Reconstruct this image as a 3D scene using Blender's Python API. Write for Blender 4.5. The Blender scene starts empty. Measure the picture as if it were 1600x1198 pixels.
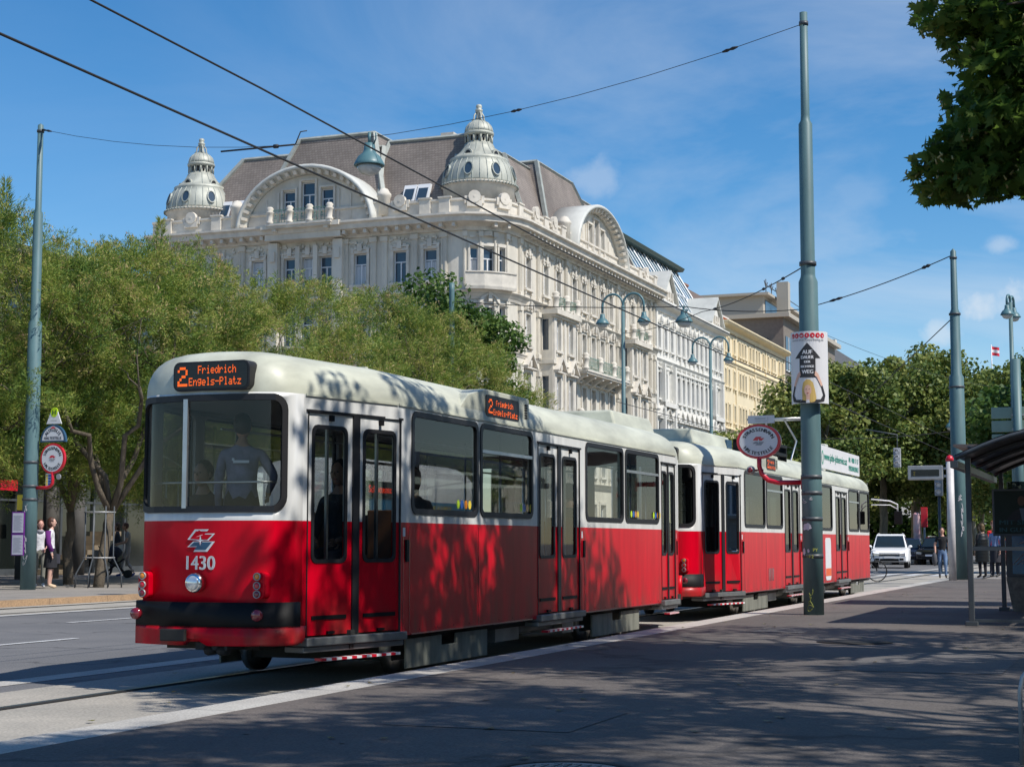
import bpy, bmesh, math, random
import numpy as np
from math import sin, cos, tan, pi, radians, sqrt, atan2
from mathutils import Vector, Matrix
from mathutils.geometry import tessellate_polygon
random.seed(7); rng = np.random.default_rng(11)
SC = bpy.context.scene; COL = SC.collection
# ---- frame of the street: s runs along the tram track, p to its left, z up. Camera stands at s=p=0.
CA, SA = .36, sqrt(1-.36*.36)
ROT = atan2(SA, CA)
EYE = 1.25
PITCH = radians(5.534); FPX = 2570.
def W(s, p, z=0.): return Vector((CA*s - SA*p, SA*s + CA*p, z))
def SPof(X, Y): return (CA*X + SA*Y, -SA*X + CA*Y)
def px_sp(px, p):            # s of the point of the line p = const that stands at column px
    k = (px-800)/FPX
    return p*(SA + CA*k)/(CA - SA*k)
def zat(py, Y):
    return EYE + Y*tan(PITCH + math.atan((599-py)/FPX))
def at(px, Y):               # street coordinates at column px and distance Y
    return SPof((px-800)/FPX*Y, Y)
# ---------------------------------------------------------------- materials
def newmat(name):
    m = bpy.data.materials.new(name); m.use_nodes = True
    nt = m.node_tree; nt.nodes.clear()
    out = nt.nodes.new('ShaderNodeOutputMaterial')
    return m, nt, out
def rgb(c): return (c[0], c[1], c[2], 1.)
def mat(name, color, rough=.6, metal=0., vary=0., vscale=3., bump=0., bscale=20., color2=None, spec=.5, coat=0., emit=0., streak=None, coords='Object'):
    m, nt, out = newmat(name)
    b = nt.nodes.new('ShaderNodeBsdfPrincipled')
    b.inputs['Roughness'].default_value = rough; b.inputs['Metallic'].default_value = metal
    b.inputs['Specular IOR Level'].default_value = spec
    b.inputs['Coat Weight'].default_value = coat; b.inputs['Coat Roughness'].default_value = .08
    b.inputs['Base Color'].default_value = rgb(color)
    nt.links.new(b.outputs[0], out.inputs[0])
    tc = nt.nodes.new('ShaderNodeTexCoord')
    if vary or color2:
        no = nt.nodes.new('ShaderNodeTexNoise'); no.inputs['Scale'].default_value = vscale; no.inputs['Detail'].default_value = 6; no.inputs['Roughness'].default_value = .6
        src = tc.outputs[coords]
        if streak:
            mp = nt.nodes.new('ShaderNodeMapping'); mp.inputs['Scale'].default_value = streak
            nt.links.new(src, mp.inputs[0]); src = mp.outputs[0]
        nt.links.new(src, no.inputs['Vector'])
        cr = nt.nodes.new('ShaderNodeValToRGB'); cr.color_ramp.elements[0].position = .3; cr.color_ramp.elements[1].position = .7
        c2 = color2 if color2 else [max(0, x*(1-vary)) for x in color]
        c1 = color if color2 else [min(1, x*(1+vary*.5)) for x in color]
        cr.color_ramp.elements[0].color = rgb(c2); cr.color_ramp.elements[1].color = rgb(c1)
        nt.links.new(no.outputs['Fac'], cr.inputs[0]); nt.links.new(cr.outputs[0], b.inputs['Base Color'])
    if bump:
        n2 = nt.nodes.new('ShaderNodeTexNoise'); n2.inputs['Scale'].default_value = bscale; n2.inputs['Detail'].default_value = 4
        nt.links.new(tc.outputs['Object'], n2.inputs['Vector'])
        bp = nt.nodes.new('ShaderNodeBump'); bp.inputs['Strength'].default_value = bump; bp.inputs['Distance'].default_value = .02
        nt.links.new(n2.outputs['Fac'], bp.inputs['Height']); nt.links.new(bp.outputs[0], b.inputs['Normal'])
    if emit:
        b.inputs['Emission Color'].default_value = rgb(color); b.inputs['Emission Strength'].default_value = emit
    return m
def glassmat(name, tint=(.75, .8, .78), trans=.8, rough=.02, ior=1.5):
    m, nt, out = newmat(name)
    t = nt.nodes.new('ShaderNodeBsdfTransparent'); t.inputs[0].default_value = rgb([x*trans for x in tint])
    g = nt.nodes.new('ShaderNodeBsdfGlossy'); g.inputs['Roughness'].default_value = rough
    f = nt.nodes.new('ShaderNodeFresnel'); f.inputs[0].default_value = ior
    ma = nt.nodes.new('ShaderNodeMath'); ma.operation = 'MULTIPLY_ADD'; ma.inputs[1].default_value = .8; ma.inputs[2].default_value = .0
    mx = nt.nodes.new('ShaderNodeMixShader')
    nt.links.new(f.outputs[0], ma.inputs[0]); nt.links.new(ma.outputs[0], mx.inputs[0]); nt.links.new(t.outputs[0], mx.inputs[1]); nt.links.new(g.outputs[0], mx.inputs[2]); nt.links.new(mx.outputs[0], out.inputs[0])
    return m
def leafmat(name, cols, scale=.5, transl=.3, rough=.55):
    m, nt, out = newmat(name)
    geo = nt.nodes.new('ShaderNodeNewGeometry'); tc = nt.nodes.new('ShaderNodeTexCoord')
    no = nt.nodes.new('ShaderNodeTexNoise'); no.inputs['Scale'].default_value = scale; no.inputs['Detail'].default_value = 3
    nt.links.new(tc.outputs['Object'], no.inputs['Vector'])
    ad = nt.nodes.new('ShaderNodeMath'); ad.operation = 'MULTIPLY_ADD'; ad.inputs[1].default_value = .55
    sb = nt.nodes.new('ShaderNodeMath'); sb.operation = 'MULTIPLY_ADD'; sb.inputs[1].default_value = 1.6; sb.inputs[2].default_value = -.57
    nt.links.new(no.outputs['Fac'], sb.inputs[0])
    nt.links.new(geo.outputs['Random Per Island'], ad.inputs[0]); nt.links.new(sb.outputs[0], ad.inputs[2])
    cr = nt.nodes.new('ShaderNodeValToRGB')
    els = cr.color_ramp.elements
    while len(els) < len(cols): els.new(.5)
    for i, c in enumerate(cols):
        els[i].position = i/(len(cols)-1); els[i].color = rgb(c)
    nt.links.new(ad.outputs[0], cr.inputs[0])
    b = nt.nodes.new('ShaderNodeBsdfPrincipled'); b.inputs['Roughness'].default_value = rough; b.inputs['Specular IOR Level'].default_value = .35
    t = nt.nodes.new('ShaderNodeBsdfTranslucent')
    nt.links.new(cr.outputs[0], b.inputs['Base Color']); nt.links.new(cr.outputs[0], t.inputs[0])
    mx = nt.nodes.new('ShaderNodeMixShader'); mx.inputs[0].default_value = transl
    nt.links.new(b.outputs[0], mx.inputs[1]); nt.links.new(t.outputs[0], mx.inputs[2]); nt.links.new(mx.outputs[0], out.inputs[0])
    return m
# ---------------------------------------------------------------- objects
def props(o, label=None, cat=None, group=None, kind=None):
    if label: o['label'] = label
    if cat: o['category'] = cat
    if group: o['group'] = group
    if kind: o['kind'] = kind
    return o
def thing(name, label, cat, loc=(0, 0, 0), rz=0., group=None):
    o = bpy.data.objects.new(name, None); COL.objects.link(o); o.empty_display_size = .3
    o.location = loc; o.rotation_euler = (0, 0, rz)
    return props(o, label, cat, group)
def copy_tree(o, parent=None):
    c = o.copy(); COL.objects.link(c)
    if parent is not None: c.parent = parent
    for ch in list(o.children): copy_tree(ch, c)
    return c
class MB:
    def __init__(s): s.v = []; s.f = []; s.m = []; s.T = None; s.mi = 0; s.sm = []
    def add(s, pts, faces, smooth=False):
        n = len(s.v)
        for p in pts: s.v.append(tuple(s.T(*p)) if s.T else tuple(p))
        for f in faces: s.f.append([n+i for i in f]); s.m.append(s.mi); s.sm.append(smooth)
        return s
    def box(s, x0, x1, y0, y1, z0, z1):
        P = [(x0,y0,z0),(x1,y0,z0),(x1,y1,z0),(x0,y1,z0),(x0,y0,z1),(x1,y0,z1),(x1,y1,z1),(x0,y1,z1)]
        return s.add(P, [(3,2,1,0),(4,5,6,7),(0,1,5,4),(1,2,6,5),(2,3,7,6),(3,0,4,7)])
    def frustum(s, b, t, z0, z1):   # b, t = (x0,x1,y0,y1)
        P = [(b[0],b[2],z0),(b[1],b[2],z0),(b[1],b[3],z0),(b[0],b[3],z0),(t[0],t[2],z1),(t[1],t[2],z1),(t[1],t[3],z1),(t[0],t[3],z1)]
        return s.add(P, [(3,2,1,0),(4,5,6,7),(0,1,5,4),(1,2,6,5),(2,3,7,6),(3,0,4,7)])
    def prism(s, poly, a0, a1, axis=2):   # poly in the two other axes, extruded a0..a1
        def P(u, v, a): return (u, v, a) if axis == 2 else ((a, u, v) if axis == 0 else (u, a, v))
        n = len(poly); pts = [P(u, v, a0) for u, v in poly] + [P(u, v, a1) for u, v in poly]
        fs = [tuple(range(n))[::-1], tuple(range(n, 2*n))] + [(i, (i+1) % n, n+(i+1) % n, n+i) for i in range(n)]
        return s.add(pts, fs)
    def tube(s, pts, r, n=8, cap=True, smooth=True):
        pts = [Vector(p) for p in pts]; rr = r if isinstance(r, (list, tuple)) else [r]*len(pts)
        V = []; F = []; up = None
        for i, p in enumerate(pts):
            d = (pts[min(i+1, len(pts)-1)] - pts[max(i-1, 0)])
            if d.length < 1e-9: d = Vector((0, 0, 1))
            d.normalize()
            if up is None:
                up = Vector((0, 0, 1)) if abs(d.z) < .9 else Vector((1, 0, 0))
            a = d.cross(up)
            if a.length < 1e-4: a = d.cross(Vector((0, 1, .3)))
            a.normalize(); b = a.cross(d).normalized(); up = b
            for k in range(n):
                t = 2*pi*k/n; V.append(tuple(p + a*(rr[i]*cos(t)) + b*(rr[i]*sin(t))))
        for i in range(len(pts)-1):
            for k in range(n):
                k2 = (k+1) % n; F.append((i*n+k, i*n+k2, (i+1)*n+k2, (i+1)*n+k))
        if cap: F.append(tuple(range(n))[::-1]); F.append(tuple(range((len(pts)-1)*n, len(pts)*n)))
        return s.add(V, F, smooth)
    def lathe(s, prof, cx=0, cy=0, cz=0, n=24, smooth=True, axis=2, a0=0, a1=2*pi):   # prof [(r,h)]
        full = abs(a1-a0-2*pi) < 1e-6; V = []; F = []; m = n if full else n+1
        for r, h in prof:
            for k in range(m):
                t = a0 + (a1-a0)*k/n; x, y = r*cos(t), r*sin(t)
                V.append((cx+x, cy+y, cz+h) if axis == 2 else ((cx+h, cy+x, cz+y) if axis == 0 else (cx+x, cy+h, cz+y)))
        for i in range(len(prof)-1):
            for k in range(n):
                k2 = (k+1) % m; F.append((i*m+k, i*m+k2, (i+1)*m+k2, (i+1)*m+k))
        if full:
            if prof[0][0] > 1e-6: F.append(tuple(range(m))[::-1])
            if prof[-1][0] > 1e-6: F.append(tuple(range((len(prof)-1)*m, len(prof)*m)))
        return s.add(V, F, smooth)
    def ell(s, c, r, n=12, k=8):
        pr = [(max(1e-7, sin(pi*i/k)), -cos(pi*i/k)) for i in range(k+1)]
        V = []; F = []
        for q, h in pr:
            for j in range(n):
                t = 2*pi*j/n; V.append((c[0]+r[0]*q*cos(t), c[1]+r[1]*q*sin(t), c[2]+r[2]*h))
        for i in range(k):
            for j in range(n):
                j2 = (j+1) % n; F.append((i*n+j, i*n+j2, (i+1)*n+j2, (i+1)*n+j))
        return s.add(V, F, True)
    def build(s, name, mats, parent=None, loc=None, rz=None, recalc=True, bevel=0., label=None, merge=False):
        me = bpy.data.meshes.new(name); me.from_pydata(s.v, [], s.f)
        if not isinstance(mats, (list, tuple)): mats = [mats]
        for m in mats: me.materials.append(m)
        me.polygons.foreach_set('material_index', s.m); me.polygons.foreach_set('use_smooth', s.sm)
        if recalc or merge:
            bm = bmesh.new(); bm.from_mesh(me)
            if merge: bmesh.ops.remove_doubles(bm, verts=bm.verts, dist=1e-4)
            if recalc: bmesh.ops.recalc_face_normals(bm, faces=bm.faces)
            bm.to_mesh(me); bm.free()
        me.update()
        o = bpy.data.objects.new(name, me); COL.objects.link(o)
        if parent is not None: o.parent = parent
        if loc is not None: o.location = loc
        if rz is not None: o.rotation_euler = (0, 0, rz)
        if bevel:
            md = o.modifiers.new('bevel', 'BEVEL'); md.width = bevel; md.segments = 2; md.limit_method = 'ANGLE'; md.angle_limit = radians(40)
        if label: o['label'] = label
        return o
def rrect(u0, u1, z0, z1, r=.06, n=4):
    P = []
    for cx, cz, a in ((u1-r, z0+r, -pi/2), (u1-r, z1-r, 0), (u0+r, z1-r, pi/2), (u0+r, z0+r, pi)):
        for i in range(n+1):
            t = a + pi/2*i/n; P.append((cx+r*cos(t), cz+r*sin(t)))
    return P
def rect(u0, u1, z0, z1): return [(u0, z0), (u1, z0), (u1, z1), (u0, z1)]
class Path:
    """polyline in plan (clockwise, outside to the right of travel); maps (u, outward depth, z) to a point"""
    def __init__(s, pts, smooth=False):
        s.p = [Vector((a, b)) for a, b in pts]; s.smooth = smooth
        s.t = [(s.p[i+1]-s.p[i]).normalized() for i in range(len(s.p)-1)]
        s.L = [0.]
        for i in range(len(s.p)-1): s.L.append(s.L[-1] + (s.p[i+1]-s.p[i]).length)
        s.vn = []
        for i in range(len(s.p)):
            ts = [s.t[j] for j in (i-1, i) if 0 <= j < len(s.t)]
            ns = [Vector((t.y, -t.x)) for t in ts]
            a = sum(ns, Vector((0, 0))).normalized(); s.vn.append(a / max(.3, a.dot(ns[0])))
    def seg(s, u):
        for i in range(len(s.t)):
            if u <= s.L[i+1] + 1e-9 or i == len(s.t)-1: return i
    def tan(s, u): return s.t[s.seg(u)]
    def __call__(s, u, d, z):
        i = s.seg(u); w = (u - s.L[i])/(s.L[i+1]-s.L[i]); q = s.p[i] + (s.p[i+1]-s.p[i])*w
        n = s.vn[i]*(1-w) + s.vn[i+1]*w if (s.smooth or len(s.t) > 1 and (w <= 0 or w >= 1)) else Vector((s.t[i].y, -s.t[i].x))
        if not s.smooth and (w < 1e-6 or w > 1-1e-6): n = s.vn[i] if w < .5 else s.vn[i+1]
        return Vector((q.x + n.x*d, q.y + n.y*d, z))
    def ang(s, u): t = s.tan(u); return atan2(t.y, t.x)
def panel(mb, outer, holes=(), d0=0., d1=-.05, ucuts=(), zcuts=(), matf=None, smooth=False, rim=True):
    """plate with holes in the (u,z) plane, between depths d0 and d1; goes through mb.T; matf(u,z) gives the material index"""
    loops = [list(outer)] + [list(h) for h in holes]
    flat = [p for L in loops for p in L]
    tris = tessellate_polygon([[Vector((a, b, 0)) for a, b in L] for L in loops])
    bm = bmesh.new()
    front = [bm.verts.new((a, d0, b)) for a, b in flat]
    back = [bm.verts.new((a, d1, b)) for a, b in flat] if rim else None
    for t in tris:
        try:
            bm.faces.new([front[i] for i in t])
            if rim: bm.faces.new([back[i] for i in reversed(t)])
        except ValueError: pass
    if rim:
        k = 0
        for L in loops:
            n = len(L)
            for i in range(n):
                j = (i+1) % n
                bm.faces.new([front[k+i], front[k+j], back[k+j], back[k+i]])
            k += n
    for u in ucuts: bmesh.ops.bisect_plane(bm, geom=bm.verts[:]+bm.edges[:]+bm.faces[:], plane_co=(u, 0, 0), plane_no=(1, 0, 0))
    for z in zcuts: bmesh.ops.bisect_plane(bm, geom=bm.verts[:]+bm.edges[:]+bm.faces[:], plane_co=(0, 0, z), plane_no=(0, 0, 1))
    if rim: bmesh.ops.recalc_face_normals(bm, faces=bm.faces)
    bm.verts.index_update()
    vs = [tuple(v.co) for v in bm.verts]; keep = mb.mi
    base = len(mb.v)
    for p in vs: mb.v.append(tuple(mb.T(*p)) if mb.T else p)
    for f in bm.faces:
        c = f.calc_center_median(); mb.f.append([base+v.index for v in f.verts])
        mb.m.append(matf(c.x, c.z) if matf else keep); mb.sm.append(smooth)
    bm.free()
def ring(mb, outer, inner, d0, d1):
    n = len(outer); P = [(a, d, b) for L in (outer, inner) for d in (d0, d1) for a, b in L]
    F = []
    for i in range(n):
        j = (i+1) % n; o0, o1, i0, i1 = i, n+i, 2*n+i, 3*n+i; p0, p1, q0, q1 = j, n+j, 2*n+j, 3*n+j
        F += [(o1, p1, q1, i1), (o0, p0, p1, o1), (i0, i1, q1, q0), (o0, i0, q0, p0)]
    mb.add(P, F)
# ---------------------------------------------------------------- writing
_tc = {}
def glyphs(txt, font_space=1.):
    """verts/faces of a string as flat letters, height about 0.7 per unit, and its width"""
    key = (txt, font_space)
    if key in _tc: return _tc[key]
    cu = bpy.data.curves.new('letters', 'FONT'); cu.body = txt; cu.size = 1.; cu.space_character = font_space; cu.resolution_u = 3; cu.fill_mode = 'FRONT'
    o = bpy.data.objects.new('letters', cu); COL.objects.link(o)
    dg = bpy.context.evaluated_depsgraph_get(); me = bpy.data.meshes.new_from_object(o.evaluated_get(dg))
    vs = [(v.co.x, v.co.y) for v in me.vertices]; fs = [tuple(p.vertices) for p in me.polygons]
    xs = [v[0] for v in vs] or [0, .3]
    bpy.data.objects.remove(o); bpy.data.curves.remove(cu); bpy.data.meshes.remove(me)
    _tc[key] = (vs, fs, min(xs), max(xs)); return _tc[key]
def text(mb, txt, u, z, h, d=.004, align='C', width=None, space=1., bold=0.):
    """letters of cap height h with baseline z, placed through mb.T as (u, d, z); width squeezes the line to that length"""
    vs, fs, x0, x1 = glyphs(txt, space); k = h/.7; w = (x1-x0)*k; kx = k*(width/w) if width else k
    w = (x1-x0)*kx; o = u - (w/2 if align == 'C' else (0 if align == 'L' else w)) - x0*kx
    for e in ([0] if not bold else [-bold, 0, bold]):
        mb.add([(o+a*kx+e, d+abs(e)*.01, z+b*k) for a, b in vs], fs)
def arctext(mb, txt, cu, cz, ru, rz_, a0, a1, h, d=.004, inside=False, bold=0.):
    """letters along an elliptic arc from angle a0 to a1 (degrees)"""
    n = len(txt)
    for i, ch in enumerate(txt):
        a = radians(a0 + (a1-a0)*(i+.5)/n); vs, fs, x0, x1 = glyphs(ch); k = h/.7
        pu, pz = cu + ru*cos(a), cz + rz_*sin(a)
        nx, nz = cos(a)/ru, sin(a)/rz_; L = sqrt(nx*nx+nz*nz); nx /= L; nz /= L
        if inside: nx, nz = -nx, -nz
        tx, tz = nz, -nx
        for e in ([0] if not bold else [-bold, bold]):
            mb.add([(pu + tx*((a_-(x0+x1)/2)*k+e) + nx*(b_-.35)*k, d+abs(e)*.01, pz + tz*((a_-(x0+x1)/2)*k+e) + nz*(b_-.35)*k) for a_, b_ in vs], fs)
M = {}
def redmat():
    m = mat('tram_red', (.60, .0, .015), .34, vary=.22, vscale=1.3, streak=(3.5, 3.5, .5), coat=.03, spec=.16, bump=.12, bscale=1.8); nt = m.node_tree; N = nt.nodes.new; b = [n for n in nt.nodes if n.type == 'BSDF_PRINCIPLED'][0]
    src = b.inputs['Base Color'].links[0].from_socket; tc = N('ShaderNodeTexCoord'); sp = N('ShaderNodeSeparateXYZ'); nt.links.new(tc.outputs['Object'], sp.inputs[0])
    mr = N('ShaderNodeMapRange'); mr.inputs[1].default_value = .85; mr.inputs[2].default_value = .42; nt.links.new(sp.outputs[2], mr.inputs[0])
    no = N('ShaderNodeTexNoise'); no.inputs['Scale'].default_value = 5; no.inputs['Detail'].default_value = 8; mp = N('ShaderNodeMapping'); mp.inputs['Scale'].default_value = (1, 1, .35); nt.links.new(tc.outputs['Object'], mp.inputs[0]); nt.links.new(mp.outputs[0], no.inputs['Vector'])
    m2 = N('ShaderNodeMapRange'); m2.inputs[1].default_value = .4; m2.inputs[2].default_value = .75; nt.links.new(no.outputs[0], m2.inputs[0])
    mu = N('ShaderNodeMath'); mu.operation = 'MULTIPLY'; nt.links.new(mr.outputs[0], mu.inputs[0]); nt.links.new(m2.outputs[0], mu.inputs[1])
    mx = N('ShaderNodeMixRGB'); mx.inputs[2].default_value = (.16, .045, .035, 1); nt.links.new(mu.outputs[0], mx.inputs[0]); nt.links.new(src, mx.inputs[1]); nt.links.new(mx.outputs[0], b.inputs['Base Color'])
    return m
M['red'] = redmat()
M['cream'] = mat('tram_cream', (.66, .65, .57), .35, vary=.12, vscale=1.5, coat=.1, streak=(1, 1, .3))
M['white'] = mat('tram_white', (.70, .70, .68), .38, vary=.16, vscale=1.6, coat=.05, streak=(4, 4, .5), bump=.1, bscale=1.8)
M['roofgrey'] = mat('tram_roof', (.55, .56, .46), .45, vary=.34, vscale=1.5, streak=(.6, 1.5, 2), bump=.1, bscale=2)
M['rubber'] = mat('rubber', (.012, .012, .014), .5)
M['black'] = mat('black_paint', (.007, .007, .008), .55, spec=.22, vary=.3, vscale=5)
M['dark'] = mat('dark_underframe', (.025, .024, .022), .8, vary=.4, vscale=4)
M['skirt'] = mat('bogie_skirt_paint', (.21, .215, .18), .7, vary=.45, vscale=3, streak=(2, 2, .5))
M['alu'] = mat('aluminium', (.55, .56, .57), .35, metal=.9, vary=.15)
M['stepm'] = mat('step_metal', (.22, .23, .23), .5, metal=.5, vary=.3)
M['chrome'] = mat('chrome', (.8, .8, .8), .12, metal=1)
M['lens'] = mat('lamp_lens', (.75, .78, .8), .08, metal=.6)
M['redlens'] = mat('red_lens', (.55, .01, .02), .15, coat=1)
M['darkred'] = mat('dark_red_lens', (.2, .01, .02), .2, coat=1)
M['orange'] = mat('orange_lens', (.75, .25, .02), .15, coat=1)
M['glass'] = glassmat('tram_glass', (.92, .95, .93), .93)
M['dglass'] = glassmat('dark_glass', (.45, .5, .5), .5)  # on the front tram car the dark tint holds the cabin's shade
M['led'] = mat('led_orange', (.95, .13, .01), .5, emit=.75)
M['ledoff'] = mat('led_panel_black', (.01, .01, .01), .25)
M['seat'] = mat('seat_wood', (.30, .13, .06), .5)
M['innerwall'] = mat('interior_lining', (.30, .29, .26), .6)
M['floor'] = mat('interior_floor', (.09, .085, .08), .8)
M['green'] = mat('pole_green', (.105, .19, .20), .5, vary=.25, vscale=4, streak=(1, 1, .25))
M['lampgreen'] = mat('lamp_green', (.09, .19, .21), .42, vary=.1)
M['signred'] = mat('sign_red', (.62, .01, .03), .35, coat=.3)
M['signwhite'] = mat('sign_white', (.74, .74, .76), .45, vary=.04)
M['signblack'] = mat('sign_black', (.03, .03, .035), .5)
M['signblue'] = mat('sign_blue', (.03, .09, .17), .4)
M['blue'] = mat('bright_blue', (.02, .12, .5), .4)
M['yellow'] = mat('sign_yellow', (.8, .6, .05), .5)
M['lime'] = mat('lime_green', (.5, .72, .02), .5)
M['grey'] = mat('grey_paint', (.33, .34, .36), .5, vary=.12)
M['galv'] = mat('galvanised', (.42, .42, .42), .45, metal=.4, vary=.2)
M['wire'] = mat('cable', (.02, .02, .022), .6)
M['steeldark'] = mat('shelter_steel', (.07, .08, .09), .45, vary=.2)
M['paper'] = mat('paper', (.62, .6, .68), .7, vary=.1, vscale=20)
M['purple'] = mat('purple_frame', (.16, .02, .25), .5)
M['skin'] = mat('skin', (.55, .3, .21), .55)
M['bark'] = mat('bark', (.13, .105, .075), .9, vary=.5, vscale=9, bump=.8, bscale=25, streak=(1, 1, .25))
M['bark2'] = mat('bark_plane', (.22, .2, .15), .9, vary=.5, vscale=5, bump=.5, streak=(1, 1, .4))
M['tyre'] = mat('tyre', (.02, .02, .02), .8)
M['carglass'] = mat('car_glass', (.02, .03, .035), .06, spec=.8)
M['carwhite'] = mat('car_white', (.88, .88, .88), .35, coat=.2)
M['carblue'] = mat('car_darkblue', (.02, .03, .07), .25, coat=.8)
M['carblack'] = mat('car_black', (.012, .012, .015), .2, coat=.8)
M['winglass'] = mat('window_glass', (.035, .06, .09), .07, spec=.9)
M['winframe'] = mat('window_frame_white', (.72, .73, .75), .5)
M['stone'] = mat('stucco_cream', (.67, .62, .53), .85, vary=.26, vscale=.6, bump=.25, bscale=6, streak=(1, 1, .4))
M['stone2'] = mat('stucco_white', (.70, .68, .63), .85, vary=.12, vscale=.6, bump=.2, bscale=6)
M['stone3'] = mat('stucco_yellow', (.78, .66, .45), .85, vary=.08, vscale=.5)
M['stone4'] = mat('stone_brown', (.2, .17, .145), .85, vary=.15)
M['trim'] = mat('stucco_trim', (.66, .61, .53), .8, vary=.24, vscale=1.2)
M['zinc'] = mat('dome_zinc', (.47, .475, .41), .55, vary=.3, vscale=1.2, metal=.15, streak=(1, 1, .35))
M['zincdark'] = mat('zinc_edge', (.30, .33, .30), .5, vary=.3)
M['patina'] = mat('copper_green', (.12, .38, .27), .6, vary=.2)
def tilemat():
    m, nt, out = newmat('roof_tiles')
    b = nt.nodes.new('ShaderNodeBsdfPrincipled'); b.inputs['Roughness'].default_value = .75; nt.links.new(b.outputs[0], out.inputs[0])
    tc = nt.nodes.new('ShaderNodeTexCoord'); sp = nt.nodes.new('ShaderNodeSeparateXYZ'); nt.links.new(tc.outputs['Object'], sp.inputs[0])
    ad = nt.nodes.new('ShaderNodeMath'); ad.operation = 'ADD'; nt.links.new(sp.outputs[0], ad.inputs[0]); nt.links.new(sp.outputs[1], ad.inputs[1])
    cb = nt.nodes.new('ShaderNodeCombineXYZ'); nt.links.new(ad.outputs[0], cb.inputs[0]); nt.links.new(sp.outputs[2], cb.inputs[1])
    br = nt.nodes.new('ShaderNodeTexBrick'); br.inputs['Scale'].default_value = 3.0; br.inputs['Mortar Size'].default_value = .03
    br.inputs['Color1'].default_value = (.19, .16, .14, 1); br.inputs['Color2'].default_value = (.235, .20, .175, 1); br.inputs['Mortar'].default_value = (.08, .065, .055, 1)
    br.inputs['Brick Width'].default_value = .7; br.inputs['Row Height'].default_value = .55
    nt.links.new(cb.outputs[0], br.inputs['Vector'])
    no = nt.nodes.new('ShaderNodeTexNoise'); no.inputs['Scale'].default_value = .35; nt.links.new(tc.outputs['Object'], no.inputs['Vector'])
    mx = nt.nodes.new('ShaderNodeMixRGB'); mx.blend_type = 'OVERLAY'; mx.inputs[0].default_value = .5
    nt.links.new(br.outputs[0], mx.inputs[1]); nt.links.new(no.outputs[0], mx.inputs[2]); nt.links.new(mx.outputs[0], b.inputs['Base Color'])
    return m
M['tiles'] = tilemat()
def groundmat(name, base, dark, speck=.25, patch=.5, scale=60., rough=.85, cracks=0., joint=None):
    m, nt, out = newmat(name); N = nt.nodes.new; Lk = nt.links.new
    b = N('ShaderNodeBsdfPrincipled'); b.inputs['Roughness'].default_value = rough; Lk(b.outputs[0], out.inputs[0])
    tc = N('ShaderNodeTexCoord')
    n1 = N('ShaderNodeTexNoise'); n1.inputs['Scale'].default_value = patch; n1.inputs['Detail'].default_value = 8; n1.inputs['Roughness'].default_value = .65; Lk(tc.outputs['Object'], n1.inputs['Vector'])
    n2 = N('ShaderNodeTexNoise'); n2.inputs['Scale'].default_value = scale; n2.inputs['Detail'].default_value = 3; Lk(tc.outputs['Object'], n2.inputs['Vector'])
    cr = N('ShaderNodeValToRGB'); cr.color_ramp.elements[0].position = .35; cr.color_ramp.elements[1].position = .65
    cr.color_ramp.elements[0].color = rgb(dark); cr.color_ramp.elements[1].color = rgb(base); Lk(n1.outputs[0], cr.inputs[0])
    mr = N('ShaderNodeMapRange'); mr.inputs[1].default_value = .3; mr.inputs[2].default_value = .7; mr.inputs[3].default_value = 1-speck; mr.inputs[4].default_value = 1+speck; Lk(n2.outputs[0], mr.inputs[0])
    mx = N('ShaderNodeMixRGB'); mx.blend_type = 'MULTIPLY'; mx.inputs[0].default_value = 1; Lk(cr.outputs[0], mx.inputs[1]); Lk(mr.outputs[0], mx.inputs[2])
    col = mx.outputs[0]
    if cracks:
        vo = N('ShaderNodeTexVoronoi'); vo.feature = 'DISTANCE_TO_EDGE'; vo.inputs['Scale'].default_value = cracks
        ds = N('ShaderNodeTexNoise'); ds.inputs['Scale'].default_value = 1.3; ds.inputs['Detail'].default_value = 5; Lk(tc.outputs['Object'], ds.inputs['Vector'])
        va = N('ShaderNodeMixRGB'); va.blend_type = 'LINEAR_LIGHT'; va.inputs[0].default_value = .8; Lk(tc.outputs['Object'], va.inputs[1]); Lk(ds.outputs['Color'], va.inputs[2]); Lk(va.outputs[0], vo.inputs['Vector'])
        c2 = N('ShaderNodeMapRange'); c2.inputs[1].default_value = 0; c2.inputs[2].default_value = .012; c2.inputs[3].default_value = .5; c2.inputs[4].default_value = 1; Lk(vo.outputs['Distance'], c2.inputs[0])
        m2 = N('ShaderNodeMixRGB'); m2.blend_type = 'MULTIPLY'; m2.inputs[0].default_value = 1; Lk(col, m2.inputs[1]); Lk(c2.outputs[0], m2.inputs[2]); col = m2.outputs[0]
    if joint:
        sp = N('ShaderNodeSeparateXYZ'); Lk(tc.outputs['Object'], sp.inputs[0])
        md = N('ShaderNodeMath'); md.operation = 'PINGPONG'; md.inputs[1].default_value = joint/2; Lk(sp.outputs[0], md.inputs[0])
        c3 = N('ShaderNodeMapRange'); c3.inputs[1].default_value = 0; c3.inputs[2].default_value = .012; c3.inputs[3].default_value = .35; c3.inputs[4].default_value = 1; Lk(md.outputs[0], c3.inputs[0])
        m3 = N('ShaderNodeMixRGB'); m3.blend_type = 'MULTIPLY'; m3.inputs[0].default_value = 1; Lk(col, m3.inputs[1]); Lk(c3.outputs[0], m3.inputs[2]); col = m3.outputs[0]
    Lk(col, b.inputs['Base Color'])
    bp = N('ShaderNodeBump'); bp.inputs['Strength'].default_value = .35; bp.inputs['Distance'].default_value = .01; Lk(n2.outputs[0], bp.inputs['Height']); Lk(bp.outputs[0], b.inputs['Normal'])
    return m
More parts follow.
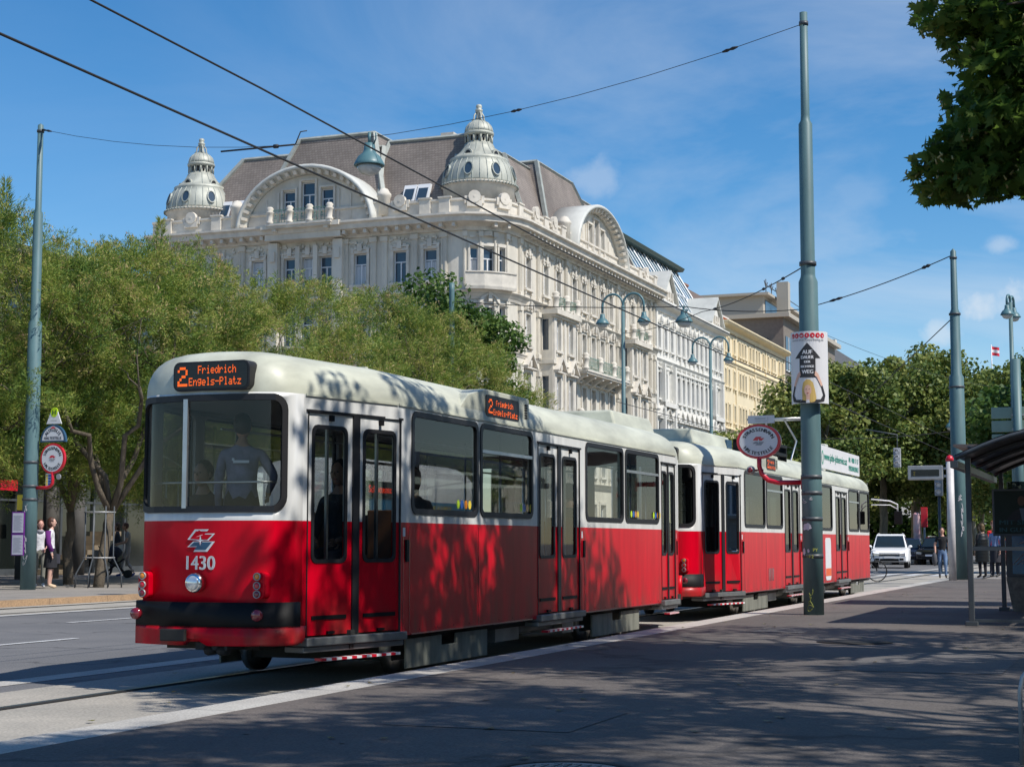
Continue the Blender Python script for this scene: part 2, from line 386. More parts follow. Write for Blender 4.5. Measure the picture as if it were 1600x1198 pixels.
M['road'] = groundmat('road_asphalt', (.17, .165, .165), (.12, .12, .125), .3, .35, 55., cracks=.18)
M['platform'] = groundmat('platform_asphalt', (.14, .12, .107), (.095, .084, .077), .35, .5, 70., cracks=.12)
M['trackbed'] = groundmat('track_concrete', (.42, .385, .33), (.30, .28, .245), .22, .7, 45., joint=6.)
M['kerbstone'] = groundmat('kerb_granite', (.50, .48, .44), (.38, .36, .33), .25, 1.2, 60., joint=1.6)
M['sidewalk'] = groundmat('sidewalk_asphalt', (.30, .27, .24), (.22, .20, .18), .25, .6, 50.)
M['kerbwarm'] = groundmat('kerb_sandstone', (.42, .27, .15), (.30, .20, .12), .25, 1.2, 40., joint=2.)
M['paint'] = groundmat('road_paint', (.62, .62, .62), (.42, .42, .42), .2, 3., 60.)
M['rail'] = mat('rail_steel', (.26, .25, .24), .3, metal=.9)
M['groove'] = mat('rail_groove', (.02, .02, .02), .9)
M['grassm'] = mat('grass_ground', (.07, .10, .03), .95, vary=.5, vscale=2)
# ---------------------------------------------------------------- world and sun
SUN_AZ = (sin(radians(55)), -cos(radians(55)))       # where the sun stands, seen from the camera (X, Y)
SUN_EL = radians(50)
w = bpy.data.worlds.new('World'); SC.world = w; w.use_nodes = True
nt = w.node_tree; nt.nodes.clear(); N = nt.nodes.new; Lk = nt.links.new
wo = N('ShaderNodeOutputWorld'); bg = N('ShaderNodeBackground'); bg.inputs[1].default_value = .112
sky = N('ShaderNodeTexSky'); sky.sky_type = 'NISHITA'; sky.sun_disc = False; sky.sun_elevation = SUN_EL
sky.sun_rotation = atan2(SUN_AZ[0], SUN_AZ[1]); sky.altitude = 200; sky.air_density = 1.; sky.dust_density = .0; sky.ozone_density = 3.
hs = N('ShaderNodeHueSaturation'); hs.inputs['Saturation'].default_value = 1.36; hs.inputs['Value'].default_value = 1.18; Lk(sky.outputs[0], hs.inputs['Color'])
tc = N('ShaderNodeTexCoord')
mp = N('ShaderNodeMapping'); mp.inputs['Scale'].default_value = (1, 1, 3.2); mp.inputs['Rotation'].default_value = (0, radians(18), 0); Lk(tc.outputs['Generated'], mp.inputs[0])
c1 = N('ShaderNodeTexNoise'); c1.inputs['Scale'].default_value = 2.6; c1.inputs['Detail'].default_value = 9; c1.inputs['Roughness'].default_value = .58; c1.inputs['Distortion'].default_value = .5; Lk(mp.outputs[0], c1.inputs['Vector'])
r1 = N('ShaderNodeMapRange'); r1.inputs[1].default_value = .40; r1.inputs[2].default_value = .80; r1.inputs[3].default_value = .0; r1.inputs[4].default_value = .5; Lk(c1.outputs[0], r1.inputs[0])
# more veil towards the horizon and towards the right (east of the street axis)
sp = N('ShaderNodeSeparateXYZ'); Lk(tc.outputs['Generated'], sp.inputs[0])
r2 = N('ShaderNodeMapRange'); r2.inputs[1].default_value = -.22; r2.inputs[2].default_value = .32; r2.inputs[3].default_value = .15; r2.inputs[4].default_value = 1.5; Lk(sp.outputs[0], r2.inputs[0])
mu = N('ShaderNodeMath'); mu.operation = 'MULTIPLY'; Lk(r1.outputs[0], mu.inputs[0]); Lk(r2.outputs[0], mu.inputs[1])
# puffy cumulus low in the sky
c2 = N('ShaderNodeTexNoise'); c2.inputs['Scale'].default_value = 9.; c2.inputs['Detail'].default_value = 8; c2.inputs['Roughness'].default_value = .55
m2 = N('ShaderNodeMapping'); m2.inputs['Scale'].default_value = (1, 1, 2.); m2.inputs['Location'].default_value = (.37, .1, .24); Lk(tc.outputs['Generated'], m2.inputs[0]); Lk(m2.outputs[0], c2.inputs['Vector'])
r3 = N('ShaderNodeMapRange'); r3.inputs[1].default_value = .57; r3.inputs[2].default_value = .70; r3.inputs[3].default_value = 0; r3.inputs[4].default_value = .3; Lk(c2.outputs[0], r3.inputs[0])
r4 = N('ShaderNodeMapRange'); r4.inputs[1].default_value = .27; r4.inputs[2].default_value = .12; r4.inputs[3].default_value = 0; r4.inputs[4].default_value = 1; Lk(sp.outputs[2], r4.inputs[0])
mu2 = N('ShaderNodeMath'); mu2.operation = 'MULTIPLY'; Lk(r3.outputs[0], mu2.inputs[0]); Lk(r4.outputs[0], mu2.inputs[1])
nrm_ = N('ShaderNodeVectorMath'); nrm_.operation = 'NORMALIZE'; Lk(tc.outputs['Generated'], nrm_.inputs[0]); last = mu2.outputs[0]
c3 = N('ShaderNodeTexNoise'); c3.inputs['Scale'].default_value = 26.; c3.inputs['Detail'].default_value = 9; c3.inputs['Roughness'].default_value = .6; Lk(tc.outputs['Generated'], c3.inputs['Vector'])
for cx, cz, rad, amt in ((.300, .142, .055, .62), (.262, .128, .03, .5), (.05, .222, .035, .28), (.30, .182, .016, .35)):
    v = Vector((cx, 1, cz)).normalized(); ds_ = N('ShaderNodeVectorMath'); ds_.operation = 'DISTANCE'; ds_.inputs[1].default_value = v
    sc_ = N('ShaderNodeVectorMath'); sc_.operation = 'MULTIPLY_ADD'; sc_.inputs[1].default_value = (1, 1, 1.5); sc_.inputs[2].default_value = (0, 0, -.5*v.z); Lk(nrm_.outputs[0], sc_.inputs[0]); Lk(sc_.outputs[0], ds_.inputs[0])
    mr_ = N('ShaderNodeMapRange'); mr_.inputs[1].default_value = rad; mr_.inputs[2].default_value = 0; mr_.inputs[3].default_value = -.30; mr_.inputs[4].default_value = .28; Lk(ds_.outputs['Value'], mr_.inputs[0])
    a_ = N('ShaderNodeMath'); a_.operation = 'ADD'; Lk(mr_.outputs[0], a_.inputs[0]); Lk(c3.outputs[0], a_.inputs[1])
    m_ = N('ShaderNodeMapRange'); m_.interpolation_type = 'SMOOTHSTEP'; m_.inputs[1].default_value = .44; m_.inputs[2].default_value = .78; m_.inputs[3].default_value = 0; m_.inputs[4].default_value = amt; Lk(a_.outputs[0], m_.inputs[0])
    x_ = N('ShaderNodeMath'); x_.operation = 'MAXIMUM'; Lk(last, x_.inputs[0]); Lk(m_.outputs[0], x_.inputs[1]); last = x_.outputs[0]
mxx = N('ShaderNodeMath'); mxx.operation = 'MAXIMUM'; Lk(mu.outputs[0], mxx.inputs[0]); Lk(last, mxx.inputs[1])
cm = N('ShaderNodeMixRGB'); cm.inputs[2].default_value = (7.2, 7.6, 8.1, 1); Lk(mxx.outputs[0], cm.inputs[0]); Lk(hs.outputs[0], cm.inputs[1])
Lk(cm.outputs[0], bg.inputs[0]); Lk(bg.outputs[0], wo.inputs[0])
sl = bpy.data.lights.new('sun', 'SUN'); sl.energy = 5.0; sl.angle = radians(.53); sl.color = (1, .95, .87)
so = bpy.data.objects.new('sun', sl); COL.objects.link(so)
sd = Vector((SUN_AZ[0]*cos(SUN_EL), SUN_AZ[1]*cos(SUN_EL), sin(SUN_EL)))
so.rotation_euler = sd.to_track_quat('Z', 'Y').to_euler(); so.location = (30, -20, 60)
SC.view_settings.view_transform = 'Standard'; SC.view_settings.look = 'None'; SC.view_settings.exposure = .0; SC.view_settings.gamma = 1
SC.cycles.max_bounces = 6; SC.cycles.diffuse_bounces = 3; SC.cycles.glossy_bounces = 3; SC.cycles.transparent_max_bounces = 16; SC.cycles.transmission_bounces = 3
SC.cycles.caustics_reflective = False; SC.cycles.caustics_refractive = False; SC.cycles.sample_clamp_indirect = 6
# ---------------------------------------------------------------- camera
cd = bpy.data.cameras.new('camera'); cam = bpy.data.objects.new('camera', cd); COL.objects.link(cam); SC.camera = cam
cd.sensor_width = 36; cd.lens = 36*FPX/1600; cd.clip_end = 3000; cd.clip_start = .1
cam.location = (0, 0, EYE); cam.rotation_euler = (pi/2 + PITCH, 0, 0)
# ---------------------------------------------------------------- ground
def strip(name, m, s0, s1, p0, p1, z, kind='structure', thick=0., cuts=1, parent=None):
    mb = MB()
    if thick: mb.box(s0, s1, p0, p1, z-thick, z)
    else: mb.add([(s0, p0, z), (s1, p0, z), (s1, p1, z), (s0, p1, z)], [(0, 1, 2, 3)])
    o = mb.build(name, m, parent); o.rotation_euler = (0, 0, ROT)
    if kind and parent is None: o['kind'] = kind
    return o
strip('ground', M['sidewalk'], -900, 1500, -900, 900, -.03)
strip('road', M['road'], -60, 600, 5.6, 20.9, 0.)
strip('track_bed', M['trackbed'], -60, 600, 6.0, 9.02, .004)
strip('track_bed_edge', M['kerbstone'], -60, 600, 9.42, 9.75, .004)
strip('track_bed_beyond', M['trackbed'], -60, 600, 18.35, 20.85, .004)
strip('platform', M['platform'], -60, 53, -14, 5.66, .15, thick=.18)
strip('platform_kerb', M['kerbstone'], -60, 53, 5.665, 6.02, .15, thick=.18)
strip('pavement', M['sidewalk'], 54, 300, -30, 5.0, .02)
strip('sidewalk', M['sidewalk'], -60, 92, 21.12, 60, .13, thick=.15)
strip('sidewalk_kerb', M['kerbwarm'], -60, 92, 20.86, 21.115, .13, thick=.15)
strip('sidewalk_beyond', M['sidewalk'], 92.5, 600, 24, 60, .12, thick=.14)
mb = MB()
for s0, s1, p0, p1 in ((-60, 92, 18.28, 18.42),):
    mb.add([(s0, p0, .010), (s1, p0, .010), (s1, p1, .010), (s0, p1, .010)], [(0, 1, 2, 3)])
d0 = px_sp(112, 15.9); d1 = px_sp(220, 15.9); e1 = px_sp(126, 13.2)
for k in range(-2, 22):
    for a, b, p in ((d0 + k*9, d0 + k*9 + (d1-d0), 15.9), (e1 - (d1-d0) + k*9, e1 + k*9, 13.2)):
        mb.add([(a, p-.06, .008), (b, p-.06, .008), (b, p+.06, .008), (a, p+.06, .008)], [(0, 1, 2, 3)])
for k in range(14):
    p = 6.4 + k*1.0
    if k != 2 or True: mb.add([(64, p, .012), (68, p, .012), (68, p+.5, .012), (64, p+.5, .012)], [(0, 1, 2, 3)])
o = mb.build('road_markings', M['paint']); o.rotation_euler = (0, 0, ROT); o['kind'] = 'structure'
def rails(pc):
    mb = MB()
    for sg in (-1, 1):
        p = pc + sg*.7175
        mb.mi = 0; mb.box(-60, 600, p-.035, p+.035, -.1, .016)
        mb.mi = 1; mb.add([(-60, p-.035-.045*(sg > 0)-.0+.0, .0095), (600, p-.035-.045*(sg > 0), .0095), (600, p+.035+.045*(sg < 0), .0095), (-60, p+.035+.045*(sg < 0), .0095)], [(0, 1, 2, 3)])
    o = mb.build('tram_rails', [M['rail'], M['groove']]); o.rotation_euler = (0, 0, ROT); o['kind'] = 'structure'
rails(7.42); rails(19.55)
def person(name_loc, rz, label, cols, pose=None, hair='short', hair_col=(.06, .04, .03), h=1.72, z=0., skirt=None, group=None, coat=None, world=False, extra=None):
    """figure grown from joints: local front is -Y. cols: dict top, legs, shoe, skin, sleeves(bool long)"""
    J = dict(pelvis=(0,0,.94), waist=(0,0,1.08), chest=(0,.0,1.27), uchest=(0,.01,1.40), neck=(0,0,1.49), hb=(0,-.015,1.57),
             shL=(.17,.01,1.41), elL=(.215,.02,1.13), wrL=(.225,-.05,.89), haL=(.225,-.075,.80),
             shR=(-.17,.01,1.41), elR=(-.215,.02,1.13), wrR=(-.225,-.05,.89), haR=(-.225,-.075,.80),
             hipL=(.09,0,.88), knL=(.10,-.01,.49), anL=(.10,.02,.09), toL=(.11,-.15,.035),
             hipR=(-.09,0,.88), knR=(-.10,-.01,.49), anR=(-.10,.02,.09), toR=(-.11,-.15,.035))
    if pose: J.update(pose)
    g = cols.get('girth', 1.)
    R = dict(pelvis=(.155*g,.115*g), waist=(.13*g,.10*g), chest=(.15*g,.11*g), uchest=(.13*g,.09*g), neck=(.055,.055), hb=(.05,.055),
             sh=(.062*g,.062), el=(.046,.046), wr=(.033,.033), ha=(.03,.02), hip=(.095*g,.095*g), kn=(.062,.062), an=(.042,.045), to=(.04,.03))
    E = [('pelvis','waist'),('waist','chest'),('chest','uchest'),('uchest','neck'),('neck','hb')]
    for s in 'LR': E += [('uchest','sh'+s),('sh'+s,'el'+s),('el'+s,'wr'+s),('wr'+s,'ha'+s),('pelvis','hip'+s),('hip'+s,'kn'+s),('kn'+s,'an'+s),('an'+s,'to'+s)]
    names = list(J); k = h/1.72
    me = bpy.data.meshes.new('body'); me.from_pydata([Vector(J[n])*k for n in names], [(names.index(a), names.index(b)) for a, b in E], [])
    o = bpy.data.objects.new('body', me); COL.objects.link(o)
    sk = o.modifiers.new('skin', 'SKIN'); sk.branch_smoothing = .6
    for i, n in enumerate(names):
        r = R.get(n) or R[n[:-1]]; me.skin_vertices[0].data[i].radius = (r[0]*k, r[1]*k); me.skin_vertices[0].data[i].use_root = (n == 'pelvis')
    sb = o.modifiers.new('sub', 'SUBSURF'); sb.levels = 1; sb.render_levels = 1
    dg = bpy.context.evaluated_depsgraph_get(); m2 = bpy.data.meshes.new_from_object(o.evaluated_get(dg)); bpy.data.objects.remove(o)
    mb = MB(); mb.v = [tuple(v.co) for v in m2.vertices]
    segs = [(Vector(J[a])*k, Vector(J[b])*k, a, b) for a, b in E]
    def cls(c):
        best = None
        for A, B, a, b in segs:
            t = max(0, min(1, (c-A).dot(B-A)/max(1e-9, (B-A).length_squared))); dd = (c-(A+(B-A)*t)).length
            if best is None or dd < best[0]: best = (dd, a, b, t)
        _, a, b, t = best
        if a in ('neck',) or (b == 'neck' and t > .6): return 0
        if a[:2] == 'wr': return 0
        if a[:2] == 'el': return 1 if cols.get('long', True) else 0
        if a[:2] == 'sh': return 1 if (cols.get('long', True) or t < .6) else 0
        if a[:2] == 'hi' or (a == 'pelvis' and b != 'waist'): return 2
        if a[:2] == 'kn': return 2 if cols.get('trousers', True) else 0
        if a[:2] == 'an': return 3
        if a == 'pelvis': return 2 if t < .35 else 1
        return 1
    for p in m2.polygons:
        c = Vector((0, 0, 0))
        for i in p.vertices: c += m2.vertices[i].co
        mb.f.append(list(p.vertices)); mb.m.append(cls(c/len(p.vertices))); mb.sm.append(True)
    # head with face, hands with fingers
    hb = Vector(J['hb'])*k; yaw = (pose or {}).get('yaw', 0.) if pose else 0.
    cy, sy = cos(yaw), sin(yaw)
    def HT(x, y, zz): return (hb.x + (x*cy - y*sy)*k, hb.y + (x*sy + y*cy)*k, hb.z + zz*k)
    mb.T = HT; mb.mi = 0
    mb.ell((0, -.01, .075), (.073, .09, .11), 14, 10); mb.ell((0, -.035, .015), (.05, .055, .055), 10, 6)
    mb.add([(0, -.118, .07), (-.016, -.09, .045), (.016, -.09, .045), (0, -.092, .095)], [(0,1,2), (0,3,1), (0,2,3)])
    for sx in (-1, 1): mb.ell((sx*.075, .0, .07), (.012, .022, .03), 6, 4)
    mb.mi = 4
    for sx in (-1, 1): mb.ell((sx*.028, -.092, .085), (.012, .008, .007), 6, 4)
    mb.mi = 5; mb.ell((0, -.092, .02), (.022, .008, .006), 6, 4)
    mb.T = None; mb.mi = 0
    for s, sx in (('L', 1), ('R', -1)):
        wr, ha = Vector(J['wr'+s])*k, Vector(J['ha'+s])*k; d = (ha-wr).normalized(); side = d.cross(Vector((0, 0, 1)) if abs(d.z) < .9 else Vector((1, 0, 0))).normalized(); fw = side.cross(d)
        for q in range(4):
            b0 = ha + fw*((q-1.5)*.018*k); L = (.075, .085, .08, .062)[q]*k
            mb.tube([b0, b0+d*L*.5, b0+d*L*.85+side*(.02*sx*k)], [.0095*k, .009*k, .007*k], 5)
        b0 = wr + d*.03*k - fw*.02*k; mb.tube([b0, b0-fw*.035*k+d*.03*k, b0-fw*.04*k+d*.06*k], [.011*k, .01*k, .008*k], 5)
    root = thing('person', label, 'person', (0, 0, 0), 0, group)
    if world: root.location = (*name_loc, z); root.rotation_euler = (0, 0, rz)
    else: root.location = W(name_loc[0], name_loc[1], z); root.rotation_euler = (0, 0, rz)
    sk_ = mat('skin_tone', cols.get('skin', (.52, .29, .2)), .55); tp = mat('clothing_top', cols['top'], .85, vary=.35, vscale=8, bump=1., bscale=7); lg = mat('clothing_legs', cols['legs'], .85, vary=.3, vscale=8)
    sh_ = mat('shoes', cols.get('shoe', (.03, .03, .03)), .6); ey = mat('eyes', (.02, .015, .01), .3); lp = mat('lips', (.45, .12, .1), .5)
    mb.build('body', [sk_, tp, lg, sh_, ey, lp], root, recalc=True)
    hm = mat('hair', hair_col, .6, vary=.4, vscale=30)
    if hair != 'none':
        hbm = MB(); hbm.T = HT
        hbm.ell((0, .022, .102), (.088, .098, .108), 14, 8)
        if hair == 'bob': hbm.ell((0, .04, .04), (.095, .08, .115), 12, 8)
        if hair == 'long': hbm.ell((0, .05, -.02), (.085, .06, .18), 12, 8); hbm.ell((.065, -.01, -.02), (.025, .05, .13), 8, 6); hbm.ell((-.065, -.01, -.02), (.025, .05, .13), 8, 6)
        vv = []
        for a in hbm.v:
            n = sin(a[0]*90)*sin(a[2]*70+a[1]*50)*.004; vv.append((a[0]+n, a[1]+n, a[2]))
        hbm.v = vv; hbm.build('hair', hm, root)
    if skirt:
        sm = MB(); z0, z1, r0, r1 = skirt[:4]
        pr = []
        for q in range(7):
            t = q/6; pr.append(((r0+(r1-r0)*t)*k, (z0+(z1-z0)*t)*k))
        n = 20; V = []; F = []
        for r, hh in pr:
            for j in range(n):
                a = 2*pi*j/n; rr = r*(1+.05*sin(5*a)*(1-(hh-z0*k)/max(.01, (z1-z0)*k))); V.append((rr*cos(a), rr*.8*sin(a)+.0, hh))
        for i in range(len(pr)-1):
            for j in range(n): F.append((i*n+j, i*n+(j+1) % n, (i+1)*n+(j+1) % n, (i+1)*n+j))
        sm.add(V, F, True); sm.build('skirt', mat('skirt_cloth', skirt[4], .85, vary=.2, vscale=10), root, recalc=False)
    if coat:   # (z0, z1, r0, r1, colour, quilted)
        cm_ = MB(); z0, z1, r0, r1, cc, q_ = coat; pr = []
        for q in range(25):
            t = q/24; r = r0+(r1-r0)*t + (.012*abs(sin(t*pi*8)) if q_ else 0); r *= 1 - .25*max(0, t-.8)/.2; pr.append((r*k, (z0+(z1-z0)*t)*k))
        n = 20; V = []; F = []
        for r, hh in pr:
            for j in range(n): a = 2*pi*j/n; V.append((r*cos(a), r*.78*sin(a), hh))
        for i in range(len(pr)-1):
            for j in range(n): F.append((i*n+j, i*n+(j+1) % n, (i+1)*n+(j+1) % n, (i+1)*n+j))
        cm_.add(V, F, True); cm_.build('coat', mat('coat_cloth', cc, .4 if q_ else .8), root, recalc=False)
    if extra: extra(root, J, k)
    return root
PC = 7.42; ZS, ZW, ZG = .415, 1.437, 2.51
END = [(.42, .75), (.27, .715), (.14, .63), (.07, .48), (.02, .25), (0, 0), (.02, -.25), (.07, -.48), (.14, -.63), (.27, -.715), (.42, -.75)]
def emblem(mb, cu, cz, w, d, reds=0, whites=1, blues=2):
    """the winged diamond mark of the transport company: red wing above, dark wing below, white star cross"""
    h = w*.72
    top = [(-.5, .02), (-.22, .46), (.28, .46), (.16, .28), (.5, .28), (.28, -.02), (.06, -.02), (0, .2), (-.06, -.02)]
    bot = [(.5, -.06), (.24, -.5), (-.26, -.5), (-.14, -.3), (-.5, -.3), (-.28, -.06), (-.06, -.06), (0, -.28), (.06, -.06)]
    for poly, m, dd in ((top, whites, 0), (bot, whites, 0)):
        mb.mi = m; s = 1.0
        panel(mb, [(cu+a*w*1.06, cz+b*h*1.08) for a, b in poly], (), d+.001, d, rim=False)
    for poly, m in ((top, reds), (bot, blues)):
        mb.mi = m; cx = sum(a for a, b in poly)/len(poly); cy = sum(b for a, b in poly)/len(poly)
        panel(mb, [(cu+(cx+(a-cx)*.86)*w, cz+(cy+(b-cy)*.8)*h) for a, b in poly], (), d+.003, d, rim=False)
    mb.mi = whites
    panel(mb, [(cu+a*w, cz+b*h) for a, b in ((0, .22), (.035, .02), (.16, -.02), (.035, -.05), (0, -.26), (-.035, -.05), (-.16, -.02), (-.035, .02))], (), d+.005, d, rim=False)
_D = {'2':(14,17,1,6,8,16,31),'F':(31,16,16,30,16,16,16),'r':(0,0,22,25,16,16,16),'i':(4,0,12,4,4,4,14),'e':(0,0,14,17,31,16,14),'d':(1,1,13,19,17,19,13),
'c':(0,0,14,16,16,17,14),'h':(16,16,22,25,17,17,17),'E':(31,16,16,30,16,16,31),'n':(0,0,22,25,17,17,17),'g':(0,15,17,17,15,1,14),'l':(12,4,4,4,4,4,14),
's':(0,0,15,16,14,1,30),'-':(0,0,0,31,0,0,0),'P':(30,17,17,30,16,16,16),'a':(0,0,14,1,15,17,15),'t':(8,8,28,8,8,9,6),'z':(0,0,31,2,4,8,31)}
def dots(mb, txt, u0, z0, h, w, d=0.):
    """dot matrix writing, 5 x 7 lamps a letter"""
    cw = w/(len(txt)*6-1); chh = h/7
    for i, ch in enumerate(txt):
        for r, row in enumerate(_D[ch]):
            for c in range(5):
                if row >> (4-c) & 1:
                    a = u0+(i*6+c)*cw; b = z0+(6-r)*chh
                    mb.add([(a, d, b), (a+cw*.97, d, b), (a+cw*.97, d, b+chh*.92), (a, d, b+chh*.92)], [(0, 1, 2, 3)])
def make_tram(s0, L, label, wins, doors, lwins, number=None, boxes=(), rear_detail=True, ledtext=None, sideboxes=(), skirts=(), joint=None, extras=None, glass='glass'):
    root = thing('tram', label, 'tram', W(s0, PC, 0), ROT, 'coupled cars of the red tram')
    Tr = Path(END, smooth=True); Lh = Tr.L[-1]/2
    def R(u, d, z): return Tr(u+Lh, d, z)
    ucR = [u-Lh for u in Tr.L[1:-1]]
    Ts = Path([(.42, -.75), (1.65, -1.06), (L-1.65, -1.06), (L-.42, -.75)]); L0 = Ts.L[1]
    def S(u, d, z): return Ts(u, d, z)
    def ux(x):
        if x < 1.65: return (x-.42)/1.23*L0
        if x > L-1.65: return Ts.L[2] + (x-(L-1.65))/1.23*L0
        return L0 + x-1.65
    def flip(T): return lambda u, d, z: Vector((L-T(u, d, z).x, -T(u, d, z).y, z))
    mf = lambda u, z: 0 if z < ZW else 1
    # ---- shell
    mb = MB(); WZ0, WZ1 = 1.55, 2.44
    rw = rrect(-.68, .735, WZ0-.01, WZ1+.02, .10, 5)
    for T in (R, flip(R)):
        mb.T = T; panel(mb, rect(-Lh, Lh, ZS+.02, ZG), [rw], 0, -.05, ucR, (ZW,), mf, smooth=True)
    holes = [rrect(ux(a-s0), ux(b-s0), WZ0, WZ1, .07) for a, b in wins]
    dh = [rect(ux(a-s0), ux(b-s0), .45, 2.37) for a, b in doors]
    mb.T = S; panel(mb, rect(0, Ts.L[-1], ZS, ZG), holes+dh, 0, -.05, (L0, Ts.L[2]), (ZW,), mf)
    lh = [rrect(ux(a-s0), ux(b-s0), WZ0, WZ1, .07) for a, b in lwins]
    mb.T = flip(S); panel(mb, rect(0, Ts.L[-1], ZS, ZG), lh, 0, -.05, (L0, Ts.L[2]), (ZW,), mf)
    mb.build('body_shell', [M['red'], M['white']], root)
    # ---- roof
    out = [(x, y) for x, y in END[::-1]]          # rear: from right corner to left corner
    outline = [(.42, -.75), (1.65, -1.06)] + [(1.65+(L-3.3)*k/10, -1.06) for k in range(1, 10)] + [(L-1.65, -1.06), (L-.42, -.75)] + [(L-x, -y) for x, y in END[1:-1]] + [(L-.42, .75), (L-1.65, 1.06)] + [(L-1.65-(L-3.3)*k/10, 1.06) for k in range(1, 10)] + [(1.65, 1.06), (.42, .75)] + END[1:-1]
    n = len(outline); V = []; F = []; H = .38; Lc = L/2; rings = []
    for q in (0, .12, .25, .4, .55, .68, .8, .89, .95, .985, 1.0):
        dy = .62*(1-(1-q**2.1)**(1/2.1)); dx = .42*(1-(1-q**3.2)**(1/3.2)); rings.append((dx, dy, ZG+H*q))
    rings += [(.75, .8, ZG+H+.02), (1.2, 1.0, ZG+H+.03)]
    for dx, dy, z in rings:
        for x, y in outline: V.append((Lc+(x-Lc)*(1-dx/Lc), y*(1-dy/1.1), z))
    for i in range(len(rings)-1):
        for j in range(n): j2 = (j+1) % n; F.append((i*n+j, i*n+j2, (i+1)*n+j2, (i+1)*n+j))
    F.append(tuple(range((len(rings)-1)*n, len(rings)*n)))
    mb = MB(); mb.add(V, F, True); rf = mb.build('roof', M['roofgrey'], root)
    mb = MB(); mb.T = S; mb.box(0.02, L0-.01, .002, .014, ZG-.012, ZG+.006); mb.box(L0, Ts.L[2], .002, .014, ZG-.012, ZG+.006)
    mb.T = None
    mb.box(2.2, 2.26, -.45, .45, ZG+H+.0, ZG+H+.045); mb.box(L*.5, L*.5+.06, -.45, .45, ZG+H, ZG+H+.045)
    for x in (4.2, 4.5, L-3.4, L-3.1): mb.box(x, x+.12, -.78, -.74, ZG+.30, ZG+.325)
    mb.build('roof_trim', M['roofgrey'], rf)
    for (a, b, zz, gr) in boxes:
        mb = MB(); x0, x1 = a-s0, b-s0; z0 = ZG+H-.02
        mb.frustum((x0, x1, -.52, .52), (x0+.06, x1-.05, -.44, .44), z0, z0+zz)
        bx = mb.build('roof_box', M['roofgrey'], root, bevel=.03)
        if gr:
            m2 = MB()
            for k in range(7): m2.box(x1-.03, x1+.01, -.42+.12*k, -.35+.12*k, z0+.06, z0+zz-.05)
            for k in range(5): m2.box(x1-.42+.07*k, x1-.38+.07*k, -.515, -.47, z0+.05, z0+zz-.06)
            m2.build('grille', M['signblue'], bx)
    # ---- windows
    def window(T, u0, u1, z0, z1, r, bar=None, cuts=(), mull=None, parent=root, seal=M['rubber']):
        mb = MB(); mb.T = T
        if cuts:
            panel(mb, rrect(u0-.035, u1+.035, z0-.035, z1+.035, r+.03, 5), [rrect(u0+.018, u1-.018, z0+.018, z1-.018, r-.01, 5)], .012, -.02, cuts)
        else: ring(mb, rrect(u0-.035, u1+.035, z0-.035, z1+.035, r+.03), rrect(u0+.018, u1-.018, z0+.018, z1-.018, r-.01), .012, -.02)
        f = mb.build('window', seal, parent)
        mb = MB(); mb.T = T; panel(mb, rrect(u0, u1, z0, z1, r, 5), (), -.008, -.012, cuts, rim=False, smooth=bool(cuts)); mb.build('pane', M[glass], f)
        if bar:
            mb = MB(); mb.T = T
            for zb, th in bar: mb.box(u0+.01, u1-.01, -.006, .016, zb, zb+th)
            mb.build('window_bar', M['alu'], f)
        if mull is not None:
            mb = MB(); mb.T = T; mb.box(mull-.022, mull+.022, -.006, .016, z0, z1); mb.build('mullion', M['alu'], f)
        return f
    window(R, -.68, .735, WZ0-.01, WZ1+.02, .10, cuts=ucR, mull=-.15)
    window(flip(R), -.68, .735, WZ0-.01, WZ1+.02, .10, cuts=ucR)
    for i, (a, b) in enumerate(wins): window(S, ux(a-s0), ux(b-s0), WZ0, WZ1, .07, bar=[(2.17, .035)] if i % 2 == 1 else None)
    for i, (a, b) in enumerate(lwins): window(flip(S), ux(a-s0), ux(b-s0), WZ0, WZ1, .07, bar=[(2.17, .03)] if i % 2 else None)
    # ---- doors
    for a, b in doors:
        u0, u1 = ux(a-s0), ux(b-s0); um = (u0+u1)/2; g = .045*(u1-u0)/1.3
        tap = (u0 < L0)
        for v0, v1 in ((u0+.012, um-g), (um+g, u1-.012)):
            mb = MB(); mb.T = S; wv = (v1-v0); hw = rrect(v0+wv*.13, v1-wv*.15, 1.10, 2.24, .06)
            panel(mb, rect(v0, v1, .47, 2.36), [hw], -.012, -.04, (), (ZW,), mf)
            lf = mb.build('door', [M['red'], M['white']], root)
            mb = MB(); mb.T = S
            ring(mb, rrect(v0+wv*.13-.022, v1-wv*.15+.022, 1.078, 2.262, .07), rrect(v0+wv*.13+.012, v1-wv*.15-.012, 1.112, 2.228, .05), -.004, -.02); mb.build('door_seal', M['rubber'], lf)
            mb = MB(); mb.T = S; panel(mb, hw, (), -.024, -.03, rim=False); mb.build('door_pane', M[glass], lf)
            mb = MB(); mb.T = S
            mb.box(v0+wv*.55, v0+wv*.55+.025, -.10, -.075, .9, 2.24); mb.build('door_rail', M['alu'], lf)
            mb = MB(); mb.T = S
            mb.box(v0+wv*.12, v1-wv*.12, -.012, -.002, .60, .635); mb.box(v0+wv*.45, v0+wv*.6, -.012, .01, .475, .50)
            if u1-u0 > 1: mb.box(v0+wv*.5-.02, v0+wv*.5+.02, -.012, .02, 2.30, 2.35)
            mb.build('door_fitting', M['black'], lf)
        mb = MB(); mb.T = S; mb.box(um-g, um+g, -.03, .004, .47, 2.365)
        mb.box(u0-.0, u0+.012, -.03, .006, .45, 2.37); mb.box(u1-.012, u1, -.03, .006, .45, 2.37); mb.box(u0-.02, u1+.02, -.03, .016, 2.365, 2.385); mb.build('door_gasket', M['rubber'], root)
